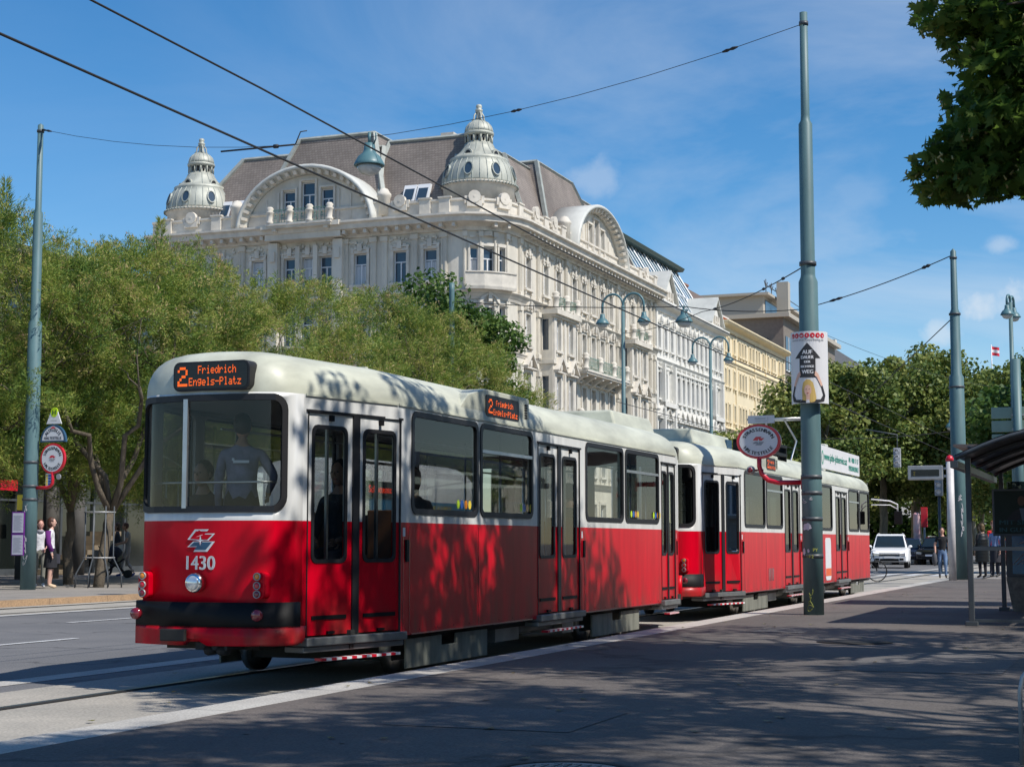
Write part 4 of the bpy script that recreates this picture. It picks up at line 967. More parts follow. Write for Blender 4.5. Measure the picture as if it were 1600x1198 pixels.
scr(.0, 1.1, .06, .35, 4, .178, 'spray_scrawl', M['spraywhite'], lpole, n=40, off=.02); scr(-.02, 2.1, .04, .08, 8, .178, 'spray_scrawl', M['spraywhite'], lpole, off=.03)
s2 = thing('tram_stop_sign', 'round red stop sign under a blue AUTOBUS half-disc and lime H on left mast', 'tram stop sign', W(LP[0], LP[1]-.64, 2.5), ROT)
T2_ = lambda u, d, z: Vector((-d, -u, z-2.5))
stop_sign(s2, T2_, 0, 3.28, .355, .37); stop_sign(s2, T2_, 0, 3.68, .37, .42, rim=M['signblue'], half=True, top='AUTOBUS')
mb = MB(); mb.T = T2_; panel(mb, [(-.22, 4.12), (.22, 4.12), (.20, 4.16), (.08, 4.46), (-.08, 4.46), (-.20, 4.16)], (), .012, -.012); hp = mb.build('bus_stop_plate', M['signwhite'], s2)
mb = MB(); mb.T = T2_; panel(mb, [(.10*cos(t*pi/10), 4.40+.12*sin(t*pi/10)) for t in range(20)], (), .016, -.016); hq = mb.build('lime_disc', M['lime'], hp)
mb = MB(); mb.T = T2_; text(mb, 'H', 0, 4.345, .11, .02, bold=.004); text(mb, 'Rathausplatz', 0, 4.19, .025, .015); mb.build('stop_letters', mat('dark_green', (.01, .12, .05), .5), hq)
mb = MB(); mb.T = lambda x, y, z: Vector((x, y, z-2.5)); mb.tube([(0, .46, 2.58), (0, .17, 2.58), (0, .06, 2.61), (0, .0, 2.69), (0, 0, 2.8), (0, 0, 3.0)], .04, 12); mb.build('arm', M['signred'], s2)
mb = MB(); mb.T = T2_; mb.box(-.20, -.04, -.01, .01, 2.62, 2.92); pb = mb.build('line_plate', M['signwhite'], s2)
mb = MB(); mb.T = T2_
for k in range(4):
    mb.mi = 0; mb.box(-.19, -.135, .011, .014, 2.64+k*.068, 2.69+k*.068); mb.mi = 1; mb.box(-.125, -.045, .011, .014, 2.64+k*.068, 2.69+k*.068)
mb.build('line_numbers', [M['yellow'], M['blue']], pb)
mb = MB(); mb.T = T2_; panel(mb, [(.17+.06*cos(t*pi/8), 2.84+.07*sin(t*pi/8)) for t in range(16)], (), .02, -.02); mb.build('round_tag', M['galv'], s2)
tt = thing('timetable_board', 'two white paper timetables in a purple frame on the left mast', 'timetable', W(LP[0]-.19, LP[1]+.16, 1.5), ROT)
mb = MB(); mb.box(-.03, 0, -.17, .19, -.55, .50); mb.build('board', M['purple'], tt)
for z0 in (-.53, .0):
    mb = MB(); mb.T = lambda u, d, z: Vector((-.034-d, -u, z)); mb.box(-.16, .15, 0, .004, z0, z0+.47); sh = mb.build('timetable_sheet', M['paper'], tt)
    mb = MB(); mb.T = lambda u, d, z: Vector((-.034-d, -u, z))
    for k in range(14): mb.box(-.13, .12-.03*(k % 3), .004, .006, z0+.06+k*.026, z0+.068+k*.026)
    mb.build('timetable_lines', M['grey'], sh)
yb = thing('ticket_box', 'small yellow box hanging high behind the left mast', 'box', W(LP[0]+.3, LP[1]+.42, 2.05), ROT)
mb = MB(); mb.box(-.1, .1, -.13, .13, 0, .38); mb.build('box_shell', M['yellow'], yb, bevel=.02); mb = MB(); mb.tube([(0, 0, .38), (0, 0, .8), (.0, -.4, .8)], .015, 6); mb.build('hanger', M['steeldark'], yb)
P3 = (51.7, 5.35)
p3 = mast(*P3, [(.235, 0), (.23, 3.), (.22, 6.3), (.16, 6.4), (.15, 8.3), (.11, 8.4), (.09, 10.2), (0, 10.3)], 'thick green mast with white scrawls behind the white display pole', z=.15, rings=[(8.25, .18), (6.0, .24), (10.0, .115)])
scr(.08, 1.9, .05, .45, 3, .23, 'spray_scrawl', M['spraywhite'], p3, n=60, r=.012, off=.0); scr(.03, 2.6, .06, .08, 9, .23, 'spray_scrawl', M['spraywhite'], p3, r=.012, off=0)
a = at(705, 62); mast(a[0], a[1], [(.13, 0), (.12, 7), (.1, 10.8), (.1, 11.1)], 'grey green mast whose top shows above the leafy tree before the palace', z=.0)
a = at(1206, 120); mast(a[0], a[1], [(.16, 0), (.16, 8), (.12, 9.5), (.10, 11.6)], 'distant thin mast in front of the yellow house', z=.0)
# display pole
a = at(1484, 49.0); dp = thing('departure_display', 'white pole with red cap holding a grey next-tram display box', 'display', W(a[0], a[1], .15), ROT)
mb = MB(); mb.lathe([(.115, 0), (.11, 3.52)], n=18); mb.build('pole', mat('pole_white', (.62, .60, .60), .5, vary=.2, vscale=3), dp)
mb = MB(); mb.lathe([(.115, 3.52), (.115, 3.60), (.08, 3.68), (0, 3.71)], n=18); mb.build('cap', M['signred'], dp)
mb = MB(); mb.box(-.13, .13, .20, 1.22, 2.98, 3.40); bx = mb.build('display_box', M['galv'], dp, bevel=.02)
mb = MB(); mb.box(-.135, -.131, .30, 1.12, 3.08, 3.28); mb.build('display_screen', M['ledoff'], bx)
mb = MB(); mb.T = lambda u, d, z: Vector((-.137-d, .71-u, z)); dots(mb, '2', -.34, 3.12, .10, .05); dots(mb, 'ring', -.2, 3.12, .1, .22) if False else None
mb.build('display_digits', mat('led_dim', (.25, .2, .02), .5, emit=.15), bx)
mb = MB(); mb.box(-.05, .05, .05, .22, 3.05, 3.12); mb.box(-.05, .05, .05, .22, 3.28, 3.34); mb.build('brackets', M['galv'], dp)
# ---------------------------------------------------------------- street lamps
def bell(parent_name, root, x, y, z, r):
    mb = MB(); mb.T = lambda a, b, c: Vector((x+a, y+b, z+c))
    mb.lathe([(.0, r*1.55), (.10*r/.3, r*1.5), (.11*r/.3, r*1.05), (r*.45, r*.85), (r*.72, r*.62), (r*.93, r*.25), (r*1.02, r*.05), (r, 0), (r*.94, 0), (r*.6, r*.4), (0, r*.7)], n=20)
    h = mb.build('lamp_shade', M['lampgreen'], root)
    mb = MB(); mb.T = lambda a, b, c: Vector((x+a, y+b, z+c)); mb.lathe([(r*.80, .0), (r*.76, -r*.22), (r*.55, -r*.48), (r*.2, -r*.6), (0, -r*.62)], n=18); mb.build('lamp_bowl', M['bowl'], h)
    return h
M['bowl'] = mat('lamp_bowl', (.52, .53, .5), .25, coat=.5)
def double_lamp(s, p, H, hw, r, label, rot=0.):
    root = thing('street_lamp', label, 'street lamp', W(s, p, 0), ROT+rot, 'green street lamps with two arched arms')
    mb = MB(); mb.lathe([(.20, 0), (.18, .4), (.14, .6), (.12, H*.45), (.15, H*.46), (.15, H*.47), (.09, H*.49), (.075, H-hw*.55)], n=14); mb.build('lamp_post', M['green'], root)
    for sg in (-1, 1):
        mb = MB(); pts = [(0, 0, H-hw*.6)] + [(0, sg*(hw/2 - hw/2*cos(t)), H - hw*.55 + hw*.55*sin(t)) for t in [pi*k/12 for k in range(0, 13)]]
        pts.append((0, sg*hw, H-hw*.85)); mb.tube(pts, .05, 8); ar = mb.build('lamp_arm', M['lampgreen'], root)
        bell('', root, 0, sg*hw, H-hw*.9-r*1.5, r)
    return root
a = at(975, 70); double_lamp(a[0], a[1], 11.9, .93, .29, 'tall double street lamp in front of the palace, nearer one of the pair')
a = at(1112, 85); double_lamp(a[0], a[1], 11.9, .96, .27, 'tall double street lamp in front of the white house, farther one of the pair')
a = at(1586, 62); double_lamp(a[0], a[1], 10.6, .45, .25, 'double street lamp at the right edge of the picture above the green sign boards', rot=radians(78))
def hang_lamp(px, Y, z, r, label, up):
    s, p = at(px, Y); root = thing('hanging_lamp', label, 'hanging lamp', W(s, p, z), ROT, 'bell shaped street lamps hung from span wires')
    bell('', root, 0, 0, 0, r); mb = MB(); mb.tube([(0, 0, r*1.5), (0, 0, up)], .035*r/.3, 6); mb.tube([(0, -.14, up-.02), (-.04, -.16, up-.16), (0, -.1, up-.24)], .015, 5); mb.build('hanger', M['lampgreen'], root); return root
hang_lamp(573, 32.2, 8.72, .305, 'green bell lamp hanging from the span wire before the palace roof', .68)
hang_lamp(1071, 58, 9.05, .31, 'green bell lamp hanging in the sky gap beside the white house', .6)
hang_lamp(1410, 112, 9.6, .33, 'small bell lamp hanging before the plane trees', .7)
hang_lamp(1487, 95, 7.9, .3, 'small bell lamp just over the far edge of the shelter roof', .7)
# ---------------------------------------------------------------- wires
def wire(name, label, pts, r=.011, sag=0., cat='wire', group='overhead wires', extra=None):
    A = [Vector(p) for p in pts]; P = []
    for i in range(len(A)-1):
        n = 14
        for k in range(n + (i == len(A)-2)):
            t = k/n; q = A[i].lerp(A[i+1], t); q.z -= 4*sag*t*(1-t); P.append(q)
    root = thing(name, label, cat, P[0], 0, group)
    mb = MB(); mb.T = lambda x, y, z: Vector((x, y, z)) - P[0]; mb.tube(P, r, 5); mb.build('cable', M['wire'], root)
    for t, L, rr in (extra or []):
        i = int(t*(len(P)-1)); a, b = P[i], P[min(i+1, len(P)-1)]; d = (b-a).normalized()
        mb = MB(); mb.T = lambda x, y, z: Vector((x, y, z)) - P[0]; mb.tube([a, a+d*L*.3, a+d*L*.5, a+d*L*.7, a+d*L], [rr*.5, rr, rr*.6, rr, rr*.5], 7); mb.build('insulator', M['wire'], root)
    return root
def w3(sp, z): return W(sp[0], sp[1], z)
wire('contact_wire', 'lower thick tram contact wire running over the near track', [W(-8, 7.48, 4.85), W(30, 7.48, 4.83), W(70, 7.48, 4.85), W(160, 7.3, 4.9)], .0115)
wire('carrier_wire', 'upper wire running over the near track above the contact wire', [W(-8, 7.5, 5.5), W(13, 7.5, 5.42), W(21, 7.5, 5.30), W(33, 7.5, 5.3), W(70, 7.5, 5.5)], .010)
wire('contact_wire', 'contact wire running low along the farther track past the palace', [W(54, 17.0, 6.1), W(60, 17.0, 6.1), W(180, 17, 6.1)], .013)
wire('span_wire', 'thin span wire from the left mast top to the near mast top', [w3(LP, 11.45), w3(NP, 9.5)], .006, sag=1.1, extra=[(.04, .5, .03), (.72, .25, .03), (.97, .3, .03)])
wire('span_wire', 'span wire from the mast by the display over the lamp to the far mast', [w3(P3, 10.1), w3(at(1256, 54), 8.95), w3(at(1071, 58), 9.62), w3(at(705, 62), 10.4)], .017, sag=.12, extra=[(.25, .5, .05), (.06, .3, .06)])
wire('span_wire', 'wire with insulators from the near mast collar toward the lamp posts', [w3(NP, 5.62), w3(at(1100, 45), 7.6), w3(at(975, 70), 10.2)], .0105, sag=.12, extra=[(.08, .25, .03), (.16, .25, .03), (.42, .8, .035)])
wire('span_wire', 'slanting wire from the collar of the display mast down to the plane trees', [w3(P3, 8.2), w3(at(1330, 100), 9.0)], .017, extra=[(.5, .5, .05)])
wire('span_wire', 'wire carrying the small lamp before the plane trees', [w3(at(1290, 108), 9.9), w3(at(1410, 112), 10.3), w3(at(1590, 105), 11.3)], .022, sag=.2)
wire('span_wire', 'low wire across the street trunks behind the display box', [w3(at(1270, 75), 6.0), w3(at(1600, 75), 6.9)], .015, sag=.3)
wire('span_wire', 'faint wire crossing the sky left of the right cloud', [w3(at(1290, 60), 8.9), w3(at(1600, 90), 9.6)], .008, sag=.4)
# pull-off rod in the span above the palace
a0 = W(*at(337, 31), zat(237, 31)); a1 = W(*at(455, 30), zat(226, 30)); a2 = W(*at(463, 30), zat(206, 30))
rd = thing('pull_off_rod', 'dark registration rod with insulator hanging left of the tall roof', 'rod', a0, 0)
mb = MB(); mb.T = lambda x, y, z: Vector((x, y, z))-a0; mb.tube([a0, a0.lerp(a1, .99)], .018, 6); mb.tube([a0.lerp(a1, .72), a0.lerp(a1, .77)], .04, 6); mb.build('rod', M['wire'], rd)
mb = MB(); mb.T = lambda x, y, z: Vector((x, y, z))-a0; mb.tube([a1, a1.lerp(a2, .6), a2, a2+Vector((.12, 0, .02))], .012, 5); mb.build('hook', M['wire'], rd)
# ---------------------------------------------------------------- sign boards, traffic lights, far bits
a = at(1592, 46); sb = thing('sign_boards', 'three stacked pale green backs of direction boards on a steel post', 'sign boards', W(a[0], a[1], 0), ROT)
mb = MB(); mb.lathe([(.13, 0), (.12, 6.4)], n=14); mb.build('post', M['green'], sb)
for z0, z1 in ((3.98, 4.30), (4.36, 4.68), (4.74, 5.06)):
    mb = MB(); mb.box(.14, .20, -1.0, .72, z0, z1); mb.build('board', mat('board_back', (.24, .34, .27), .5, vary=.1), sb, bevel=.01)
mb = MB()
for z in (4.05, 4.4, 4.8): mb.box(.0, .15, -.16, .16, z, z+.05)
mb.build('clamps', M['galv'], sb)
def traffic_light(px, Y, z, label, r=.10):
    s, p = at(px, Y); root = thing('traffic_light', label, 'traffic light', W(s, p, 0), ROT, 'traffic lights over the far crossing')
    mb = MB(); mb.box(-.12, .12, -.17, .17, z, z+.95); h = mb.build('housing', M['grey'], root, bevel=.03)
    for k in range(3):
        mb = MB(); mb.T = lambda x, y, zz: Vector((-.12+x, y, z+.18+.3*k+zz)); mb.lathe([(.11, 0), (.12, -.16), (.11, -.16), (.10, 0)], n=14, axis=0, a0=0, a1=pi); mb.lathe([(0, -.01), (.10, -.01), (.10, 0)], n=14, axis=0); mb.build('signal_lens', [M['signwhite'], M['black']][k % 2 == 5], h)  # white discs put the glints of the lenses into their colour
    mb = MB(); mb.tube([(0.15, 0, z+.9), (.15, 0, z+1.6), (.15, 1.5, z+1.9)], .03, 6) if z > 4 else mb.lathe([(.07, 0), (.06, z)], n=10); mb.build('mount', M['steeldark'], root)
traffic_light(1402, 80, 4.9, 'grey traffic light hung high before the plane trees')
traffic_light(1466, 72, 3.3, 'dark traffic light under the display box')
s_, p_ = at(1442, 100); rs = thing('advertising_column', 'narrow red sign standing among the far trunks', 'sign', W(s_, p_, 0), ROT)
mb = MB(); mb.box(-.08, .08, -.2, .2, 2.2, 3.4); mb.build('sign_panel', M['signred'], rs, bevel=.03); mb = MB(); mb.lathe([(.07, 0), (.07, 2.2)], n=8); mb.build('post', M['grey'], rs)
s_, p_ = at(1430, 98); rs = thing('advertising_column', 'pink and white poster pillar standing left of the red sign', 'poster pillar', W(s_, p_, 0), ROT)
mb = MB(); mb.lathe([(.2, 0), (.2, 2.9), (.22, 2.95), (.1, 3.05), (0, 3.05)], n=18); mb.build('pillar', mat('poster_pink', (.75, .3, .33), .6, color2=(.75, .72, .7), vscale=1.2), rs)
# flag over the green roof
s_, p_ = at(1554, 230); fl = thing('flag', 'red white red flag on a pole over the green copper roof', 'flag', W(s_, p_, 18), 0)
mb = MB(); mb.tube([(0, 0, 0), (0, 0, 11)], .08, 6); mb.build('flagpole', M['signwhite'], fl)
mb = MB(); nx = 8
for c in range(3):
    mb.mi = 0 if c != 1 else 1
    V = [(i*.16, .12*sin(i*.9), 10.8-.42*c-.03*i) for i in range(nx)] + [(i*.16, .12*sin(i*.9), 10.8-.42*(c+1)-.03*i) for i in range(nx)]
    mb.add(V, [(i, i+1, nx+i+1, nx+i) for i in range(nx-1)])
mb.build('cloth', [M['signred'], M['signwhite']], fl, recalc=False)
# manhole and hoop
s_, p_ = at(880, 8.1); mh = thing('manhole_cover', 'round cast iron manhole cover set in the platform near the camera', 'manhole cover', W(s_, p_, .152), ROT)
mb = MB(); mb.lathe([(.36, 0), (.36, .006), (.30, .006), (.30, .0)], n=32); mb.build('rim', M['dark'], mh)
mb = MB(); mb.lathe([(.295, 0), (.295, .004), (0, .004)], n=32)
for i in range(-5, 6):
    for j in range(-5, 6):
        if i*i+j*j < 25: mb.box(i*.052-.016, i*.052+.016, j*.052-.016, j*.052+.016, .004, .009)
mb.build('plate', M['stepm'], mh)
s_, p_ = at(1330, 18.5); mh = thing('manhole_cover', 'flat round cover in the shade on the platform before the shelter', 'manhole cover', W(s_, p_, .152), ROT)
mb = MB(); mb.lathe([(.42, 0), (.42, .005), (0, .005)], n=32); mb.build('plate', M['dark'], mh)
s_, p_ = at(1640, 8.35); hp = thing('cycle_stand', 'tubular grey hoop cut by the right edge near the camera', 'cycle stand', W(s_, p_, .15), 0)
mb = MB(); mb.tube([(-.185, 0, 0), (-.185, 0, .36), (-.17, 0, .43), (-.13, 0, .48), (-.06, 0, .5), (.4, 0, .5), (.47, 0, .48), (.52, 0, .4), (.52, 0, 0)], .012, 8); mb.build('hoop', M['galv'], hp)
mb = MB(); mb.tube([(-.185, 0, .12), (.52, 0, .12)], .01, 6); mb.build('crossbar', M['galv'], hp)
s_, p_ = at(1640, 8.6); fb = thing('flower_pot', 'small dark red pot just behind the hoop at the right edge', 'pot', W(s_, p_, .15), 0)
mb = MB(); mb.lathe([(.10, 0), (.14, .22), (.15, .22), (.15, .26), (.12, .26)], n=16); mb.build('pot', M['darkred'], fb)
# ---------------------------------------------------------------- shelter
SH = thing('bus_shelter', 'dark steel tram shelter with arched roof and illuminated posters at the right', 'shelter', W(22.9, 2.25, .15), ROT)
def post(x, y, h): mb = MB(); mb.box(x-.04, x+.04, y-.035, y+.035, 0, h); mb.box(x-.08, x+.08, y-.08, y+.08, 0, .06); mb.build('post', M['steeldark'], SH, bevel=.006)
for x in (0, 5.3): post(x, 0, 2.25)
for x in (0.02, 5.3): post(x, -1.9, 2.25)
n = 14; arc = [(.14 - 2.5*k/n, 2.16 + .46*sin(pi*(.06+.94*min(1., k/n*1.02)*.86))) for k in range(n+1)]
V = []; F = []
for x in (-.25, 5.7):
    for y, z in arc: V.append((x, y, z)); V.append((x, y, z+.025))
m_ = len(arc)*2
for k in range(n):
    a = 2*k; F += [(a, a+2, m_+a+2, m_+a), (a+1, m_+a+1, m_+a+3, a+3)]
F += [(0, m_, m_+1, 1), (2*n, 2*n+1, m_+2*n+1, m_+2*n)]
mb = MB(); mb.add(V, F, True); mb.build('roof', mat('shelter_roof', (.055, .05, .045), .35, vary=.2), SH)
for x in (-.25, 1.2, 2.6, 4.1, 5.66):
    mb = MB(); mb.tube([(x, y, z-.02) for y, z in arc], .035, 6); mb.build('roof_rib', M['steeldark'], SH)
mb = MB(); mb.box(-.3, 5.75, .10, .20, 2.10, 2.19); mb.box(-.3, 5.75, -2.42, -2.3, 2.1, 2.2); mb.build('gutter', M['steeldark'], SH)
mb = MB(); mb.box(-.0, 5.3, -.03, .03, 1.0, 1.05); mb.box(-.02, .02, -1.9, 0, 1.0, 1.05); mb.box(-.02, .02, -1.9, 0, .05, .09); mb.build('cross_rail', M['steeldark'], SH)
mb = MB(); mb.box(5.2, 5.3, -1.95, -.1, .3, 2.1); mb.build('far_glass', M['dglass'], SH)
mb = MB(); mb.prism([(-2.2, 2.10), (-.7, 2.28), (-.7, 2.30), (-2.2, 2.14)], 5.3, 5.36, 0); mb.build('rear_panel', M['grey'], SH)
mb = MB(); mb.lathe([(0, .0), (.07, .0), (.06, .05), (0, .06)], .2+1.5, -.95, 2.47, 14); mb.build('ceiling_lamp', M['bowl'], SH)
s_, p_ = 29.6, 2.6
wg = thing('canopy', 'thin brown flat canopy jutting out beyond the arched shelter roof', 'canopy', W(s_, p_, .15), ROT)
mb = MB(); mb.prism([(.55, 2.78), (.55, 2.82), (-3.0, 2.74), (-3.0, 2.66), (-.3, 2.66)], 0, 2.2, 0); mb.build('canopy_sheet', mat('canopy_brown', (.16, .13, .12), .5), wg)
mb = MB(); mb.tube([(.0, .3, 2.76), (0, -1.0, 2.5)], .03, 6); mb.box(0, .08, -1.05, -.97, 0, 2.7); mb.box(1.9, 1.98, -1.05, -.97, 0, 2.7); mb.build('canopy_frame', M['steeldark'], wg)
# city light poster, and map case
s_, p_ = at(1549, 24.8); Yb = 24.8
cl = thing('poster_case', 'dark glazed poster case in the shelter with a suited man and the words MIT SICHE', 'poster case', W(s_, p_, 0), ROT)
zt, zb_ = zat(764, Yb), zat(837, Yb)
mb = MB(); mb.box(-.06, .06, -1.5, 0, zb_, zt); mb.build('case', M['steeldark'], cl, bevel=.01)
TC = lambda u, d, z: Vector((-.06-d, -u, z))
mb = MB(); mb.T = TC; mb.box(.03, 1.47, .001, .004, zb_+.03, zt-.03); mb.build('poster_print', mat('poster_dark', (.018, .03, .025), .35, spec=.15, color2=(.008, .016, .012), vscale=3), cl)
mb = MB(); mb.T = TC
mb.mi = 0; panel(mb, [(.18, zb_+.22), (.30, zb_+.36), (.42, zb_+.42), (.55, zb_+.36), (.68, zb_+.22)], (), .006, 0, rim=False)
mb.mi = 1; panel(mb, [(.42+.055*cos(t*pi/7), zb_+.52+.075*sin(t*pi/7)) for t in range(14)], (), .007, 0, rim=False)
mb.mi = 2; panel(mb, [(.39, zb_+.41), (.47, zb_+.41), (.46, zb_+.24), (.43, zb_+.2)], (), .008, 0, rim=False); mb.build('poster_figure', [mat('suit', (.01, .01, .015), .6), mat('face_dark', (.10, .05, .03), .6), mat('shirt_dark', (.10, .13, .18), .6)], cl)
mb = MB(); mb.T = TC; text(mb, 'MIT SICHERHEIT', .10, zb_+.17, .065, .009, align='L', bold=.003, width=.98); text(mb, 'IN GUTEN HÄNDEN', .10, zb_+.06, .065, .009, align='L', bold=.003, width=1.05); mb.build('poster_letters', mat('poster_teal', (.02, .10, .12), .5), cl)
s_, p_ = at(1578, 27.); mp_ = thing('map_case', 'blue city map case standing under the dark poster case', 'map case', W(s_, p_, .15), ROT)
mb = MB(); mb.box(-.05, .05, -1.2, .10, .55, 1.9); mb.build('frame', M['steeldark'], mp_, bevel=.01)
mb = MB(); mb.T = lambda u, d, z: Vector((-.05-d, -u, z)); mb.box(.0, 1.1, .001, .004, .60, 1.85); mb.build('map_print', mat('map_blue', (.015, .10, .22), .2, color2=(.01, .16, .32), vscale=2), mp_)
mb = MB(); rr = random.Random(5)
for k in range(9):
    a = (rr.uniform(0, .3), rr.uniform(.65, 1.1)); b = (rr.uniform(.6, 1.1), rr.uniform(.7, 1.8)); mb.tube([(-.056, -a[0], a[1]), (-.056, -(a[0]+b[0])/2-.1, (a[1]+b[1])/2), (-.056, -b[0], b[1])], .006, 4)
mb.build('map_lines', M['grey'], mp_)
mb = MB(); mb.frustum((-.22, .22, -1.1, .0), (-.16, .16, -1.2, .1), 0, .55); mb.build('plinth', mat('plinth_stone', (.2, .19, .16), .9, vary=.4, vscale=12), mp_)
# ---------------------------------------------------------------- helpers for facades
_wm = {}
def win_obj(parent, T, u, z, w, h, dep=-.26, transom=.66, kind='window', mull=True, curtain=0):
    """window: frame mesh and pane, placed with its foot centre at (u, z) on the facade T"""
    key = (round(w, 2), round(h, 2), transom, mull, curtain)
    if key not in _wm:
        mb = MB(); f = .055
        for a, b, c, d in ((-w/2, -w/2+f, 0, h), (w/2-f, w/2, 0, h), (-w/2+f, w/2-f, 0, f), (-w/2+f, w/2-f, h-f, h)): mb.box(a, b, -.05, .03, c, d)
        if transom: mb.box(-w/2+f, w/2-f, -.06, .02, h*transom-.04, h*transom+.04)
        if mull: mb.box(-.045, .045, -.055, .025, f, (h*transom-.04) if transom else h-f)
        fr = mb.build(kind, M['winframe']); g = MB()
        g.box(-w/2+f, w/2-f, .0, .012, f, h-f); gl = g.build('pane', M['winglass'], fr)
        cu = None
        if curtain:
            c_ = MB(); ww = w/2-f
            for k in range(8): c_.box(-ww+.02+k*(ww*2-.04)/8, -ww+.02+(k+.7)*(ww*2-.04)/8, -.004, -.001, f+.02, h*(.62 if curtain == 1 else .95))
            cu = c_.build('curtain', M['winframe'], fr)
        _wm[key] = fr; o = fr
    else:
        o = _wm[key].copy(); COL.objects.link(o)
        for ch in _wm[key].children:
            if ch.name.split('.')[0] in ('pane', 'curtain'): c2 = ch.copy(); COL.objects.link(c2); c2.parent = o
    o.parent = parent; q = T(u, dep, z); o.location = q; t = T.tan(u); o.rotation_euler = (0, 0, atan2(t.y, t.x))
    return o
def sweep(mb, T, prof, us):
    """moulding: closed profile [(d,z)] carried along the facade through the stations us"""
    n = len(prof); V = []; F = []
    for u in us:
        for d, z in prof: V.append((u, d, z))
    for i in range(len(us)-1):
        for j in range(n): F.append((i*n+j, i*n+(j+1) % n, (i+1)*n+(j+1) % n, (i+1)*n+j))
    F.append(tuple(range(n))[::-1]); F.append(tuple(range((len(us)-1)*n, len(us)*n)))
    old = mb.T; mb.T = T; mb.add(V, F); mb.T = old
def molding(z0, z1, d, steps=3, base=-.03):
    P = [(base, z0)]
    for k in range(steps): t = k/steps; t2 = (k+1)/steps; P += [(d*t2*.55+.0, z0+(z1-z0)*t), (d*t2, z0+(z1-z0)*t2*.96)]
    P += [(d, z1), (base, z1)]; return P
def surround(mb, T, u, z, w, h, hood='flat', sill=True):
    old = mb.T; mb.T = T; m = .20; e = .09
    mb.box(u-w/2-m, u-w/2, 0, e, z-.0, z+h+.02); mb.box(u+w/2, u+w/2+m, 0, e, z-.0, z+h+.02); mb.box(u-w/2-m, u+w/2+m, 0, e, z+h+.02, z+h+.24)
    if sill: mb.box(u-w/2-m-.06, u+w/2+m+.06, 0, .2, z-.16, z-.0); mb.box(u-w/2-m, u-w/2-.02, 0, .14, z-.4, z-.16); mb.box(u+w/2+.02, u+w/2+m, 0, .14, z-.4, z-.16)
    zt = z+h+.24
    if hood == 'flat': mb.box(u-w/2-m-.1, u+w/2+m+.1, 0, .26, zt+.12, zt+.24); mb.box(u-.13, u+.13, 0, .2, zt-.22, zt+.3)
    if hood == 'orn':
        mb.box(u-w/2-m-.05, u+w/2+m+.05, 0, .16, zt+.02, zt+.10); mb.box(u-.16, u+.16, 0, .22, zt-.1, zt+.42)
        for sg in (-1, 1): mb.box(u+sg*(w/2+.1)-.09, u+sg*(w/2+.1)+.09, 0, .15, zt-.2, zt+.16); mb.box(u+sg*.34-.12, u+sg*.34+.12, 0, .12, zt+.1, zt+.26)
    if hood == 'tri':
        a = w/2+m+.22; P = [(u-a, zt+.1), (u+a, zt+.1), (u, zt+.95)]
        mb.prism([(p[0], p[1]) for p in P], 0, .12, 1)
        for sg in (-1, 1): mb.prism([(u+sg*(a+.08), zt+.08), (u, zt+.98), (u, zt+1.14), (u+sg*(a+.12), zt+.20)][::sg], 0, .42, 1)
        mb.box(u-a-.05, u+a+.05, 0, .34, zt+.0, zt+.10); mb.box(u-.16, u+.16, .1, .3, zt+.2, zt+.6)
    if hood == 'arch':
        R_ = w/2+m+.05; n = 10; zc = zt+.05
        for rr, rr2, dd in ((R_, R_-.14, .30), (R_-.14, R_-.26, .18)):
            o = [(u+rr*cos(pi*k/n), zc+rr*sin(pi*k/n)) for k in range(n+1)]; i_ = [(u+rr2*cos(pi*k/n), zc+rr2*sin(pi*k/n)) for k in range(n+1)]
            mb.prism(o + i_[::-1], 0, dd, 1)
        mb.box(u-R_-.04, u+R_+.04, 0, .2, zt-.03, zt+.05); mb.box(u-.13, u+.13, 0, .34, zc+.1, zc+R_+.05); mb.box(u-.3, u+.3, 0, .1, zc+.08, zc+.35)
    mb.T = old
def urnpost(mb, T, u, d, z, h=1.25, r=.2):
    old = mb.T; c = T(u, d, z); mb.T = lambda x, y, zz: Vector((c.x+x, c.y+y, c.z+zz))
    mb.lathe([(0, 0), (r, 0), (r, .12), (r*.72, .2), (r*.85, h*.55), (r*1.1, h*.62), (r*1.15, h*.68), (r*.75, h*.74), (r*1.05, h*.86), (r*.6, h*.97), (0, h)], n=10); mb.T = old
def railing(mb, T, u0, u1, d, z, h=.95, n=None):
    old = mb.T; mb.T = T; mb.box(u0, u1, d-.025, d+.025, z+h-.05, z+h); mb.box(u0, u1, d-.02, d+.02, z+.05, z+.09)
    n = n or max(2, int((u1-u0)/.22))
    for k in range(n):
        u = u0+(u1-u0)*(k+.5)/n; mb.box(u-.015, u+.015, d-.015, d+.015, z+.05, z+h)
        if k % 2 == 0: mb.box(u-.05, u+.17, d-.012, d+.012, z+.35, z+.41); mb.box(u+.02, u+.10, d-.012, d+.012, z+.5, z+.62)
    mb.T = old
M['railgreen'] = mat('railing_green', (.16, .27, .22), .5)
# ---------------------------------------------------------------- the corner palace
BS, BP, BR = 97.6, 38.7, 3.2
PAL = thing('palace', 'ornate cream corner palace with two zinc domes and a brown mansard roof', 'palace', W(BS, BP, 0), ROT)
